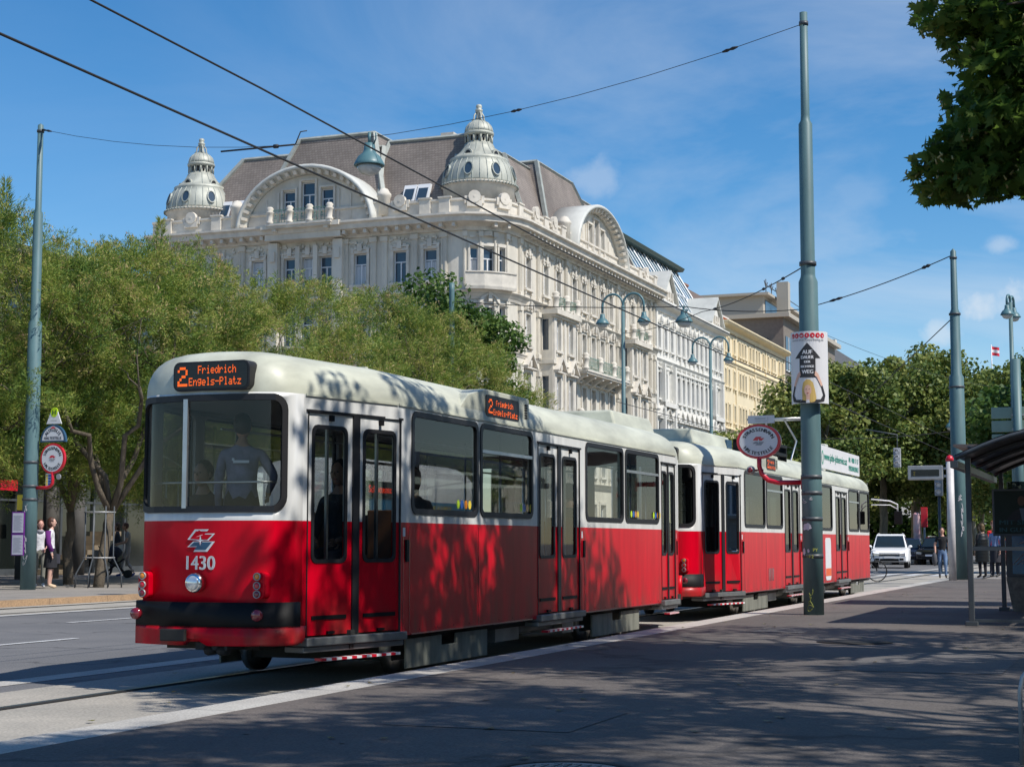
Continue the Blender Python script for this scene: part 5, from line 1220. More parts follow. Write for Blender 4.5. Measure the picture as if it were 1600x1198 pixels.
# local: x = s - BS, y = p - BP
PE, SE = 26.0, 36.6
pts = [(0, PE), (0, BR)] + [(BR-BR*sin(radians(a)), BR-BR*cos(radians(a))) for a in (72, 54, 36, 18)] + [(BR, 0), (SE, 0)]
PT = Path(pts)
ua = lambda p: PE-(p-BP)                      # u on the left facade at street coordinate p
UC = PT.L[1]                                   # start of the rounding
ur = lambda s: PT.L[6] + (s-BS-BR)             # u on the street facade at s
cseg = [(PT.L[i]+PT.L[i+1])/2 for i in range(1, 6)]
seg_w = PT.L[2]-PT.L[1]
ZR = dict(A=(18.35, 2.1), B=(14.45, 2.15), C=(10.35, 2.3), D=(6.2, 2.3), E=(1.2, 2.9))
left_u = [ua(p) for p in (43.4, 45.6, 48.5, 51.1, 52.4, 53.8, 56.3, 59.0, 61.2)]
right_s = [103.2, 106.7, 109.3, 112.8, 115.0, 117.2, 119.4, 121.6, 125.0, 127.4, 130.6]
right_u = [ur(s) for s in right_s]
bays_u = [(ur(105.6), ur(110.3)), (ur(123.9), ur(128.4))]
wl = MB(); ZT = 22.0
openings = {}
def add_open(u, z, w, h): openings.setdefault(PT.seg(u), []).append((u, z, w, h))
winlist = []
for row in 'ABCDE':
    z, h = ZR[row]
    for u in left_u:
        if row in 'ABC' or (row == 'D' and u > ua(50)): winlist.append((u, z, .95 if row != 'E' else 1.2, h, row, 'L'))
    for i, u in enumerate(cseg):
        if i in (1, 3): winlist.append((u, z, .52, h, row, 'c'))
        if i == 2: winlist.append((u, z, .80, h, row, 'C'))
    for i, u in enumerate(right_u):
        if row == 'E' and i > 6: continue
        winlist.append((u, z, .92 if row != 'E' else 1.3, h, row, 'R'))
bay = lambda u: any(a < u < b for a, b in bays_u)
for (u, z, w, h, row, sd_) in winlist:
    if sd_ == 'R' and bay(u) and row in 'BCD': continue
    add_open(u, z, w, h)
for i in range(len(PT.t)):
    wl.T = PT; u0, u1 = PT.L[i], PT.L[i+1]
    panel(wl, rect(u0, u1, 0, ZT), [rect(u-w/2, u+w/2, z, z+h) for u, z, w, h in openings.get(i, [])], 0, -.5, rim=True)
# closing walls at the far ends and inside
wl.T = None; wl.box(.5, SE, 14.9, 15.2, 0, ZT); wl.box(SE-.3, SE-.02, .5, 15, 0, ZT); wl.box(.5, 14, PE-.3, PE-.02, 0, ZT); wl.box(.6, SE-.4, .7, 14.8, 21.2, 21.5); wl.box(.6, 14, 14, PE-.3, 21.2, 21.5)
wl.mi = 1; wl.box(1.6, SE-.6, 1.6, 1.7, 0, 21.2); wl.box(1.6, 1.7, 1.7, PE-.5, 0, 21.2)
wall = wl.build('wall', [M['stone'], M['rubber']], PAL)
wobj = {}
for (u, z, w, h, row, sd_) in winlist:
    if sd_ == 'R' and bay(u) and row in 'BCD': continue
    r_ = random.Random(int(u*100)+int(z)); wobj[(u, z)] = win_obj(PAL, PT, u, z, w, h, mull=w > .6, curtain=r_.choice([0, 0, 0, 1, 2]) if row in 'AB' else 0)
# mouldings
US = [0] + PT.L[1:-1] + [PT.L[-1]]
mb = MB()
sweep(mb, PT, molding(17.05, 17.6, .42, 3), US); sweep(mb, PT, molding(13.55, 13.75, .16, 2), US); sweep(mb, PT, molding(9.3, 9.7, .35, 3), US); sweep(mb, PT, molding(5.2, 5.6, .4, 3), US); sweep(mb, PT, molding(12.95, 13.1, .12, 1), US)
mb.build('string_course', M['trim'], PAL)
mb = MB(); sweep(mb, PT, [(-.03, 21.55), (.16, 21.55), (.2, 21.8), (.45, 21.95), (1.0, 22.02), (1.05, 22.32), (1.25, 22.42), (1.25, 22.56), (-.03, 22.66)], US)
corn = mb.build('cornice', M['trim'], PAL)
mb = MB(); mb.T = PT; u = .4
while u < PT.L[-1]-.3:
    i = PT.seg(u)
    if PT.L[i]+.12 < u < PT.L[i+1]-.25: mb.box(u, u+.22, .14, .85, 21.72, 21.98)
    u += .78
mb.build('modillions', M['trim'], corn)
mb = MB(); sweep(mb, PT, [(-.3, 22.6), (.25, 22.6), (.25, 22.75), (.15, 22.8), (.15, 23.48), (.27, 23.55), (.27, 23.68), (-.3, 23.68)], US); pa = mb.build('parapet', M['trim'], PAL)
mb = MB(); mb.T = PT
for u in [1.2, 5.2, 17.5, 21.0, UC-.4, PT.L[6]+.4, ur(106.2), ur(109.8), ur(129), ur(133.4)]:
    mb.box(u-.38, u+.38, .1, .33, 22.6, 23.74); mb.box(u-.44, u+.44, .05, .40, 23.72, 23.82)
    q = PT(u+1.3, .2, 23.6)
for u in [3.2, 19.2, ur(104.2), ur(107.9), ur(130.8)] + [cseg[1], cseg[3]]:
    mb.T = (lambda A, t: (lambda x, d, z: Vector((A.x + t.x*x + t.y*d, A.y + t.y*x - t.x*d, z))))(PT(u, 0, 0), PT.tan(u)); n = 10
    for r0, r1, d_ in ((.42, .34, .40), (.34, .20, .30), (.20, .12, .38), (.08, .001, .42)):
        mb.prism([(r0*cos(2*pi*k/n), 23.75+r0*sin(2*pi*k/n)) for k in range(n)], .1, d_, 1)
    mb.box(-.5, .5, .1, .35, 23.1, 23.5); mb.box(-.65, -.45, .1, .3, 23.3, 23.8); mb.box(.45, .65, .1, .3, 23.3, 23.8)
mb.build('parapet_ornament', M['trim'], pa)
# window surrounds, pilasters, ornament
def own(mb, wo, name='window_surround', m=None):
    o = mb.build(name, m or M['trim'], wo); o.matrix_parent_inverse = (Matrix.Translation(wo.location) @ Matrix.Rotation(wo.rotation_euler[2], 4, 'Z')).inverted(); return o
for (u, z, w, h, row, sd_) in winlist:
    if sd_ == 'R' and bay(u) and row in 'BCD': continue
    mb = MB(); hood = dict(A='orn', B='arch', C='tri', D='flat', E=None)[row]
    if sd_ == 'L' and row == 'B': hood = 'flat'
    if sd_ in 'cC':
        hood = {'A': 'orn', 'B': 'arch' if sd_ == 'C' else 'flat', 'C': 'tri' if sd_ == 'C' else 'flat', 'D': 'flat', 'E': None}[row]
        mb.T = PT; e = .1; mb.box(u-w/2-.12, u-w/2, 0, e, z-.1, z+h+.1); mb.box(u+w/2, u+w/2+.12, 0, e, z-.1, z+h+.1); mb.box(u-w/2-.12, u+w/2+.12, 0, .12, z+h+.1, z+h+.3); mb.T = None
        if hood == 'arch': surround(mb, PT, u, z, w, h-.1, 'arch', False)
        if hood == 'tri': surround(mb, PT, u, z, w, h-.1, 'tri', False)
    else: surround(mb, PT, u, z, w, h, hood, row != 'E')
    own(mb, wobj[(u, z)])
mb = MB(); mb.T = PT
def pil(u, z0, z1, w=.5, d=.14):
    mb.box(u-w/2, u+w/2, 0, d, z0, z1); mb.box(u-w/2-.06, u+w/2+.06, 0, d+.08, z0, z0+.3); mb.box(u-w/2-.06, u+w/2+.06, 0, d+.1, z1-.35, z1); mb.box(u-w/2+.06, u-w/2+.12, d, d+.04, z0+.4, z1-.45); mb.box(u+w/2-.12, u+w/2-.06, d, d+.04, z0+.4, z1-.45)
for p in (42.4, 44.5, 46.7, 47.5, 49.6, 55.3, 57.5, 60.1, 62.6, 64.6):
    u = ua(p)
    pil(u, 17.6, 21.5, .42); pil(u, 13.8, 17.0, .42)
for s in (101.6, 105.1, 110.9, 123.2, 129.0, 132.4, 133.6):
    pil(ur(s), 17.6, 21.5, .4); pil(ur(s), 13.8, 17.0, .4); pil(ur(s), 9.7, 12.9, .4)
for s in (113.9, 116.1, 118.3, 120.5): pil(ur(s), 17.6, 21.5, .24, .1); pil(ur(s), 13.8, 17.0, .24, .1)
for i in (1, 2, 3, 4):
    for z0, z1 in ((17.6, 21.5), (13.8, 17.), (9.7, 12.9)): pil(PT.L[i+1]-.09, z0, z1, .14, .12)
r_ = random.Random(3)
u = .6
while u < PT.L[-1]-.6:          # frieze garlands under the cornice, panels under the string courses
    i = PT.seg(u)
    if PT.L[i]+.3 < u < PT.L[i+1]-.3:
        for k in range(4):
            a, b = r_.uniform(-.3, .3), r_.uniform(-.12, .12); ww = r_.uniform(.05, .13); mb.box(u+a-ww, u+a+ww, 0, r_.uniform(.07, .13), 21.25+b-.08, 21.25+b+.07)
        mb.box(u-.22, u+.22, 0, .05, 20.98, 21.03)
    u += .72
mb.build('pilasters', M['stone'], wall)
# projecting bays on the street side with balconies on top
def bay_box(u0, u1, z0, z1, dep=.95):
    b = MB(); b.T = PT; us = [(u0+u1)/2-1.3+.0, (u0+u1)/2+1.3]
    w = .85; rows = [(14.45, 2.15), (10.35, 2.3), (6.2, 2.3)]
    T = lambda u, d, z: PT(u, d+dep, z); T.__dict__['x'] = 1
    b.T = T; hs = [rect(u-w/2, u+w/2, z, z+h) for u in us for z, h in rows]
    panel(b, rect(u0, u1, z0, z1), hs, 0, -.3)
    b.T = PT
    for uu in (u0, u1-.3):      # flanks with a narrow opening drawn as a recess
        b.box(uu, uu+.3, .002, .18, z0, z1); b.box(uu, uu+.3, .65, dep-.3, z0, z1)
        zz = [z0] + [x for z, h in rows[::-1] for x in (z, z+h)] + [z1]
        for k in range(0, len(zz), 2): b.box(uu, uu+.3, .18, .65, zz[k], zz[k+1])
    b.box(u0-.12, u1+.12, .0, dep+.25, z1, z1+.16); b.box(u0-.25, u1+.25, .0, dep+.45, z1+.16, z1+.5); b.box(u0, u1, 0, dep, z0-.3, z0)
    for z in (13.5, 9.35): b.box(u0-.1, u1+.1, 0.01, dep+.12, z, z+.28)
    o = b.build('bay', M['stone'], PAL)
    class TT:
        def __call__(s, u, d, z): return PT(u, d+dep, z)
        def tan(s, u): return PT.tan(u)
    TB = TT()
    c = MB(); c.T = TB
    for u in (u0+.25, (u0+u1)/2, u1-.25):
        for z_, z2 in ((13.8, 16.9), (9.7, 12.9)): c.box(u-.17, u+.17, 0, .1, z_, z2)
    c.build('bay_ornament', M['trim'], o)
    for i, (z, h) in enumerate(rows):
        for u in us: wo = win_obj(PAL, TB, u, z, w, h, dep=-.2); q = MB(); surround(q, TB, u, z, w, h, ['arch', 'tri', 'flat'][i]); own(q, wo)
    g = MB(); g.T = PT
    for z, h in rows: g.box(u0+.12, u0+.16, .18, .65, z, z+h)
    g.build('side_pane', M['winglass'], o)
    bl = MB(); zb = z1+.5
    for u in (u0+.1, (u0+u1)/2, u1-.1): urnpost(bl, PT, u, dep+.2, zb, 1.25, .27)
    bo = bl.build('balcony', M['trim'], PAL)
    rl = MB()
    for a, e in ((u0+.3, (u0+u1)/2-.25), ((u0+u1)/2+.25, u1-.3)): railing(rl, PT, a, e, dep+.2, zb)
    rl.build('railing', M['railgreen'], bo)
for a, b in bays_u: bay_box(a, b, 5.6, 16.75)
def balcony(u0, u1, z, dep, nposts=4, side='x'):
    b = MB(); b.T = PT; b.box(u0, u1, 0, dep, z-.16, z); b.box(u0+.06, u1-.06, 0, dep-.08, z-.3, z-.16)
    for k in range(max(2, int((u1-u0)/1.7))):
        u = u0+.5+(u1-u0-1.0)*k/max(1, max(2, int((u1-u0)/1.7))-1)
        b.prism([(0.02, z-1.0), (.25, z-.95), (dep*.55, z-.55), (dep-.15, z-.5), (dep-.15, z-.3), (.02, z-.3)], u-.16, u+.16, 0) if False else b.add([(u+e, d, zz) for e in (-.16, .16) for d, zz in ((.0, z-1.), (.28, z-.95), (dep*.6, z-.6), (dep-.2, z-.5), (dep-.2, z-.3), (0, z-.3))], [(0,1,2,3,4,5), (11,10,9,8,7,6)] + [(i, 6+i, 6+(i+1) % 6, (i+1) % 6) for i in range(6)])
    uu = [u0+.2+(u1-u0-.4)*k/(nposts-1) for k in range(nposts)]
    for u in uu: urnpost(b, PT, u, dep-.22, z, 1.2, .26)
    bo = b.build('balcony', M['trim'], PAL); rl = MB()
    for a, c in zip(uu, uu[1:]): railing(rl, PT, a+.25, c-.25, dep-.22, z)
    rl.build('railing', M['railgreen'], bo)
balcony(ur(112.0), ur(122.4), 13.75, 1.35, 4); balcony(ur(111.6), ur(122.8), 9.72, 1.1, 5)
balcony(ua(54.9), ua(50.0), 22.65, 1.5, 4)
# corner balcony, curved
mb = MB(); us = [PT.L[i] for i in range(1, 7)]
sweep(mb, PT, [(0, 17.6), (.75, 17.62), (.8, 17.8), (.8, 17.9), (0, 17.9)], us[1:5]); sweep(mb, PT, [(.62, 17.9), (.78, 17.9), (.78, 18.65), (.85, 18.7), (.85, 18.78), (.6, 18.78), (.6, 18.7)], us[1:5])
sweep(mb, PT, molding(13.75, 14.1, .35, 2), us); sweep(mb, PT, molding(9.7, 9.95, .4, 2), us); sweep(mb, PT, [(.3, 9.95), (.38, 9.95), (.38, 10.35), (.3, 10.35)], us)
mb.build('corner_balcony', M['trim'], PAL)
# left bay under the gable: shallow projection with three windows
mb = MB(); mb.T = PT
u0, u1 = ua(54.9), ua(50.0)
for u in (u0, u1): mb.box(u-.35, u+.35, 0, .5, 13.8, 21.5)
mb.box(u0-.5, u1+.5, 0, 1.35, 22.3, 22.62); mb.box(u0-.4, u1+.4, 0, .9, 21.6, 22.3)
for u in (ua(53.1), ua(51.75)): mb.box(u-.16, u+.16, 0, .35, 18., 21.2)
for u in (u0, u1): mb.box(u-.2, u+.2, .5, .62, 20.2, 20.9)
mb.build('bay', M['stone'], PAL)
# ---------------------------------------------------------------- gables with barrel roofs
def gable(uc, hw, rise, z0, depth, name='gable'):
    n = 24; seg = 1.0
    P = lambda k, r: (uc + (hw-r)*cos(pi*k/n), z0 + (rise-r)*sin(pi*k/n))
    g = MB(); g.T = PT; wins = [(uc-1.45, z0+.7, .95, 1.95), (uc, z0+.7, 1.05, 2.5), (uc+1.45, z0+.7, .95, 1.95)]
    out = [P(k, .55) for k in range(n+1)]
    panel(g, [(uc+hw-.55, z0)] + out[1:-1] + [(uc-hw+.55, z0)], [rect(u-w/2, u+w/2, z, z+h) for u, z, w, h in wins], .12, -.4)
    go = g.build(name, M['stone'], PAL)
    t = MB(); t.T = PT                       # barrel rim
    prof = [(0, 1.05), (.0, -depth), (.16, -depth), (.16, .55), (.38, .42), (.5, .15), (.62, .15), (.62, 1.0-.1)]
    V = []; F = []; prof = [(0., -depth), (0., .85), (.10, .95), (.26, .95), (.30, .6), (.55, .35), (.6, .1), (.3, .1), (.3, -depth)]
    m = len(prof)
    for k in range(n+1):
        for r, d in prof: a, b = P(k, r); V.append((a, d, b))
    for k in range(n):
        for j in range(m): F.append((k*m+j, k*m+(j+1) % m, (k+1)*m+(j+1) % m, (k+1)*m+j))
    F.append(tuple(range(m))); F.append(tuple(range(n*m, n*m+m)))
    t.add(V, F, True); t.build('barrel_roof', M['zinc2'], go)
    d = MB(); d.T = PT
    for k in range(1, n*1):
        for f in (.5,):
            a, b = P(k+f-.5, .33); a2, b2 = P(k+f-.5+.42, .33); a3, b3 = P(k+f-.5+.42, .58); a4, b4 = P(k+f-.5, .58)
            V = [(a, .3, b), (a2, .3, b2), (a3, .3, b3), (a4, .3, b4), (a, .85, b), (a2, .85, b2), (a3, .7, b3), (a4, .7, b4)]
            d.add(V, [(0,1,2,3), (7,6,5,4), (0,4,5,1), (1,5,6,2), (2,6,7,3), (3,7,4,0)])
    for u, z, w, h in wins:
        d.box(u-w/2-.14, u-w/2, .1, .24, z-.1, z+h+.1); d.box(u+w/2, u+w/2+.14, .1, .24, z-.1, z+h+.1); d.box(u-w/2-.14, u+w/2+.14, .1, .26, z+h+.1, z+h+.22); d.box(u-w/2-.16, u+w/2+.16, .1, .3, z-.18, z)
    for k in (-1, 1): d.box(uc+k*2.3-.08, uc+k*2.3+.08, .1, .2, z0+.5, z0+2.6); d.box(uc+k*3.2-.06, uc+k*3.2+.06, .1, .18, z0+.5, z0+2.2)
    sweep(d, PT, [(.1, z0+.15), (.22, z0+.15), (.22, z0+.3), (.1, z0+.3)], [uc-hw+1, uc+hw-1])
    d.build('gable_ornament', M['trim'], go)
    for u, z, w, h in wins: win_obj(PAL, PT, u, z, w, h, dep=-.1)
    e = MB(); e.T = PT; e.box(uc-2.2, uc+2.2, -1.6, -1.5, z0, z0+3.2); e.build('attic_dark', M['rubber'], go)
    for sg in (-1, 1):
        c = PT(uc+sg*(hw+.35), .0, z0+.5); q = MB(); q.T = lambda x, y, z: Vector((c.x+x, c.y+y, c.z+z))
        q.lathe([(.42, 0), (.42, 1.2), (.5, 1.3), (.5, 1.45), (.4, 1.55), (.26, 1.8), (0, 1.9)], n=14); q.build('turret', M['trim'], go)
M['zinc2'] = mat('gable_zinc', (.56, .56, .52), .55, vary=.15, vscale=1)
gable(ua(52.4), 5.25, 4.3, 22.4, 3.2); gable(ur(117.6), 6.4, 4.3, 22.4, 1.7)
# ---------------------------------------------------------------- mansard roofs
def mansard(name, b, t, z0, z1, ridges=True):
    g = MB(); g.frustum(b, t, z0, z1); o = g.build(name, M['tiles'], PAL)
    if ridges:
        r = MB(); B = [Vector((b[0], b[2], z0)), Vector((b[1], b[2], z0)), Vector((b[1], b[3], z0)), Vector((b[0], b[3], z0))]; Tq = [Vector((t[0], t[2], z1)), Vector((t[1], t[2], z1)), Vector((t[1], t[3], z1)), Vector((t[0], t[3], z1))]
        for k in range(4):
            r.tube([B[k], Tq[k]], .2, 4, smooth=False); r.tube([Tq[k], Tq[(k+1) % 4]], .15, 4, smooth=False)
        r.build('ridge_flashing', M['zincseam'], o)
    return o
M['zincseam'] = mat('ridge_zinc', (.34, .36, .33), .6, vary=.3, vscale=1.5)
mansard('roof', (1.2, 13.5, .9, 10.8), (3.9, 12, 3.6, 9.6), 22.6, 28.9)
mansard('roof', (.7, 12, 9.0, 25.0), (3.4, 11, 9.8, 20.8), 22.6, 28.5)
mansard('roof', (.9, 12, 8.3, 19.0), (3.2, 11, 10.4, 16.2), 22.7, 29.5)
mansard('roof', (8, SE-.3, .7, 11), (10, SE-2.5, 3.4, 10.2), 22.6, 28.9)
mansard('roof', (12.4, 28.8, .8, 11.5), (15.3, 23.2, 2.9, 10.5), 22.7, 29.5)
g = MB()
for (x, y, a) in ((.95+.75, 4.4, 0), ):
    pass
def skylight(y0, y1, z, xface):    # on the left-facing slope
    g = MB(); sl_ = 2.7/6.; x = xface+(z-22.6)*sl_
    V = [(x-.12, y0, z), (x-.12, y1, z), (x-.12+.9*sl_*1.3, y1, z+1.2), (x-.12+.9*sl_*1.3, y0, z+1.2)]
    g.add(V + [(a+.3, b, c) for a, b, c in V], [(0,1,2,3), (4,5,6,7), (0,4,5,1), (1,5,6,2), (2,6,7,3), (3,7,4,0)]); o = g.build('skylight', M['winframe'], PAL)
    q = MB(); V = [(V[0][0]-.02, y0+.1, z+.1), (V[0][0]-.02, y1-.1, z+.1), (V[2][0]-.03, y1-.1, z+1.1), (V[2][0]-.03, y0+.1, z+1.1)]; q.add(V, [(0,1,2,3)]); q.build('pane', M['winglass'], o)
skylight(5.6, 6.5, 24.1, .9); skylight(6.6, 7.5, 24.1, .9); skylight(19.8, 20.6, 24., .8); skylight(20.8, 21.6, 24., .8)
# chimneys
for x, y in ((9, 7), (20, 9), (30, 8)):
    g = MB(); g.box(x, x+1.2, y, y+.8, 28, 30.4); g.box(x-.1, x+1.3, y-.1, y+.9, 30.4, 30.6); g.build('chimney', M['trim'], PAL)
# ---------------------------------------------------------------- domes
def dome(x, y, z, R_, label=None):
    def Tm(a, b, c): return Vector((x+a, y+b, z+c))
    k = R_/2.5; g = MB(); g.T = Tm
    g.lathe([(R_*.97, -1.4*k), (R_*.97, -.15*k), (R_*1.0, -.1*k), (R_*1.05, 0), (R_*1.05, .08*k), (R_*1.0, .1*k)], n=32); base = g.build('dome', M['trim'], PAL)
    g = MB(); g.T = Tm
    prof = [(R_*1.0, .1*k), (R_*1.0, .25*k), (R_*.995, .55*k), (R_*.955, .95*k), (R_*.885, 1.35*k), (R_*.78, 1.7*k), (R_*.79, 1.76*k), (R_*.79, 1.9*k), (R_*.70, 2.0*k), (R_*.60, 2.2*k), (R_*.50, 2.45*k), (R_*.42, 2.75*k), (R_*.38, 3.0*k)]
    g.lathe(prof, n=36); sh = g.build('dome_shell', M['zinc'], base)
    g = MB(); g.T = Tm
    for i in range(30):
        a = 2*pi*i/30; g.tube([(1.004*r*cos(a), 1.004*r*sin(a), h) for r, h in prof[0:6]], .028*k, 4, smooth=False)
        if i % 2 == 0: g.tube([(1.006*r*cos(a), 1.006*r*sin(a), h) for r, h in prof[8:]], .025*k, 4, smooth=False)
        for da in (0, .1):
            c, s_ = cos(a+da), sin(a+da); g.tube([(R_*1.0*c, R_*1.0*s_, .0*k), (R_*1.08*c, R_*1.08*s_, .0*k)], .07*k, 4, smooth=False)
    g.build('seams', M['zincdark'], sh)
    g = MB(); g.T = Tm
    g.lathe([(R_*.38, 3.0*k), (R_*.36, 3.05*k), (R_*.33, 3.1*k), (R_*.33, 3.55*k), (R_*.40, 3.6*k), (R_*.41, 3.7*k), (R_*.41, 3.78*k), (R_*.38, 3.82*k)], n=24)
    g.build('lantern', M['zinc'], base)
    g = MB(); g.T = Tm
    for i in range(12):
        a = 2*pi*i/12; g.mi = 0; c, s_ = cos(a), sin(a); g.tube([(R_*.365*c, R_*.365*s_, 3.08*k), (R_*.365*c, R_*.365*s_, 3.58*k)], .055*k, 6)
        a += pi/12; c, s_ = cos(a), sin(a); g.mi = 1; g.tube([(R_*.318*c, R_*.318*s_, 3.16*k), (R_*.318*c, R_*.318*s_, 3.52*k)], .09*k, 6)
    g.build('lantern_columns', [M['zinc'], M['rubber']], base)
    g = MB(); g.T = Tm
    pr = [(R_*.38, 3.82*k), (R_*.375, 4.0*k), (R_*.34, 4.25*k), (R_*.27, 4.45*k), (R_*.17, 4.6*k), (R_*.09, 4.66*k)]
    g.lathe(pr, n=24); sc_ = g.build('small_dome', M['zinc'], base)
    g = MB(); g.T = Tm
    for i in range(16): a = 2*pi*i/16; g.tube([(1.01*r*cos(a), 1.01*r*sin(a), h) for r, h in pr], .02*k, 4, smooth=False)
    g.build('seams', M['zincdark'], sc_)
    g = MB(); g.T = Tm; g.lathe([(.24*k, 4.6*k), (.28*k, 4.68*k), (.20*k, 4.9*k), (.17*k, 5.2*k), (.26*k, 5.32*k), (.26*k, 5.42*k), (.14*k, 5.45*k), (.22*k, 5.58*k), (.18*k, 5.74*k), (0, 5.8*k)], n=12)
    for i in range(4):
        a = pi/4+pi/2*i; g.tube([(.16*k*cos(a), .16*k*sin(a), 5.25*k), (.34*k*cos(a), .34*k*sin(a), 5.0*k), (.36*k*cos(a), .36*k*sin(a), 4.75*k), (.5*k*cos(a), .5*k*sin(a), 4.55*k)], .06*k, 5)
    g.build('finial', M['zinc'], base)
    for i in range(8):           # oval windows
        a = 2*pi*i/8+.1; nx, ny = cos(a), sin(a); rr = R_*.955; zc = .9*k; nn = 16
        def Tw(u, d, zz, nx=nx, ny=ny): tl = -.30*(zz)*1.; return Vector((x+nx*(rr+d+tl)-ny*u, y+ny*(rr+d+tl)+nx*u, z+zc+zz))
        g = MB(); g.T = Tw; ring(g, [(.33*k*cos(2*pi*j/nn), .48*k*sin(2*pi*j/nn)) for j in range(nn)], [(.26*k*cos(2*pi*j/nn), .41*k*sin(2*pi*j/nn)) for j in range(nn)], .10*k, -.2*k); o = g.build('oval_window', M['zincdark'], base)
        g = MB(); g.T = Tw; panel(g, [(.27*k*cos(2*pi*j/nn), .42*k*sin(2*pi*j/nn)) for j in range(nn)], (), .05*k, 0, rim=False); g.build('pane', M['winglass'], o)
    for i in range(5):            # small hooded dormers above
        a = 2*pi*i/5+.55; nx, ny = cos(a), sin(a); rr = R_*.60
        def Tw(u, d, zz, nx=nx, ny=ny): return Vector((x+nx*(rr+d)-ny*u, y+ny*(rr+d)+nx*u, z+1.92*k+zz))
        g = MB(); g.T = Tw; P = [(-.32*k, 0), (.32*k, 0)] + [(.32*k*cos(pi*j/8), .12*k+.38*k*sin(pi*j/8)) for j in range(9)]; g.prism(P, -.5*k, .12*k, 1); o = g.build('dormer', M['zinc'], base)
        g = MB(); g.T = Tw; P = [(-.2*k, .06*k), (.2*k, .06*k)] + [(.2*k*cos(pi*j/8), .14*k+.26*k*sin(pi*j/8)) for j in range(9)]; panel(g, P, (), .13*k, 0, rim=False); g.build('opening', M['rubber'], o)
dome(3.35, 2.65, 25.0, 2.5); dome(2.4, 23.75, 24.6, 2.38)
# ---------------------------------------------------------------- houses along the street beyond the palace
def house(name, label, s0, s1, p, z, stone, rows, cols, w=.9, trimm=None, depth=14, courses=(), cornice=.8, hoods=None, pil_s=(), group=None, rz=0.):
    root = thing(name, label, 'house', W(s0, p, 0), ROT+rz, group); T = Path([(0, depth), (0, 0), (s1-s0, 0)]); U0 = depth
    tr = trimm or stone; us = [U0+c-s0 for c in cols]
    mb = MB(); mb.T = T
    panel(mb, rect(0, U0, 0, z), (), 0, -.4)
    panel(mb, rect(U0, T.L[-1], 0, z), [rect(u-w/2, u+w/2, zz, zz+h) for u in us for zz, h in rows], 0, -.4)
    mb.T = None; mb.box(s1-s0-.4, s1-s0-.02, .5, depth, 0, z); mb.box(.5, s1-s0-.4, .6, depth, z-.3, z-.05)
    mb.mi = 1; mb.box(.5, s1-s0-.5, 1.4, 1.5, 0, z-.4)
    o = mb.build('wall', [stone, M['rubber']], root)
    mb = MB(); USS = [0, U0, T.L[-1]]
    for c in courses: sweep(mb, T, molding(c, c+.35, .28, 2), USS)
    sweep(mb, T, [(-.03, z-.7), (.15, z-.7), (.2, z-.35), (cornice*.8, z-.2), (cornice, z), (cornice, z+.12), (-.03, z+.18)], USS); mb.build('cornice', tr, root)
    for ps in pil_s: mb = MB(); mb.T = T; mb.box(U0+ps-s0-.22, U0+ps-s0+.22, 0, .14, 0, z-.7); mb.build('pilaster', tr, root)
    for u in us:
        for i, (zz, h) in enumerate(rows):
            wo = win_obj(root, T, u, zz, w, h, dep=-.22, mull=w > .6); q = MB(); surround(q, T, u, zz, w, h, (hoods or ['flat']*9)[i], True); own(q, wo, m=tr)
    return root, T, U0
cols2 = [135.4, 137.4, 139.4, 141.6, 143.2, 144.8, 146.4, 148.0, 149.6, 151.4, 153.2, 155.2, 156.9]
B2, TT2, U2 = house('white_house', 'white stucco house with a sloping glass attic and two small pediments', 134.3, 158.1, 38.75, 21.8, M['stone2'], [(17.9, 1.9), (13.6, 2.2), (9.3, 2.3), (5.0, 2.3)], cols2, .85, courses=(16.6, 12.3, 8.0), hoods=['arch', 'flat', 'tri', 'flat'], pil_s=(134.6, 142.4, 144.0, 145.6, 147.2, 148.8, 150.4, 157.8))
g = MB(); g.T = TT2
for a, b in ((136.2, 138.8), (153.9, 156.2)):     # shallow bays on the lower floors
    g.box(U2+a-134.3-.6, U2+b-134.3+.6, 0.0, .55, 12.9, 13.3); g.box(U2+a-134.3-.6, U2+b-134.3+.6, 0, .55, 8.3, 8.8)
    for q in (a-.4, b+.4): g.box(U2+q-134.3-.2, U2+q-134.3+.2, 0, .5, 4.5, 16.6)
g.build('bay', M['stone2'], B2)
for c in (137.4, 154.2):
    g = MB(); g.T = TT2; u = U2+c-134.3
    g.prism([(u-2.0, 22.1), (u+2.0, 22.1), (u, 24.4)], -.6, .35, 1); g.box(u-2.2, u+2.2, -.6, .5, 21.9, 22.15)
    o = g.build('pediment', M['stone2'], B2)
    g = MB(); g.T = TT2
    for sg in (-1, 1): g.prism([(u+sg*2.45, 22.1), (u, 24.65), (u, 24.9), (u+sg*2.6, 22.25)][::sg], -4, .65, 1)
    g.build('pediment_roof', M['zinc2'], o)
    g = MB(); g.T = TT2; g.box(u-.9, u+.9, .35, .5, 22.3, 22.5); [g.box(u+q-.12, u+q+.12, .3, .55, 22.15, 23.) for q in (-.8, 0, .8)]; g.build('pediment_ornament', M['trim'], o)
L2_ = 158.1-134.3
g = MB(); g.prism([(.9, 22.), (4.6, 28.2), (12, 28.2), (12, 22.)], .2, L2_-.2, 0); rfo = g.build('glass_roof', mat('attic_glass', (.06, .14, .19), .08, spec=.9), B2)
g = MB()
for k in range(19):
    x = .3+k*(L2_-.6)/18; g.tube([(x, .85, 22.05), (x, 4.55, 28.25)], .03 if k % 3 else .08, 4, smooth=False)
g.tube([(0, 2.55, 24.9), (L2_, 2.55, 24.9)], .14, 4, smooth=False); g.tube([(0, .9, 22.1), (L2_, .9, 22.1)], .14, 4, smooth=False)
g.build('glazing_bars', M['winframe'], rfo)
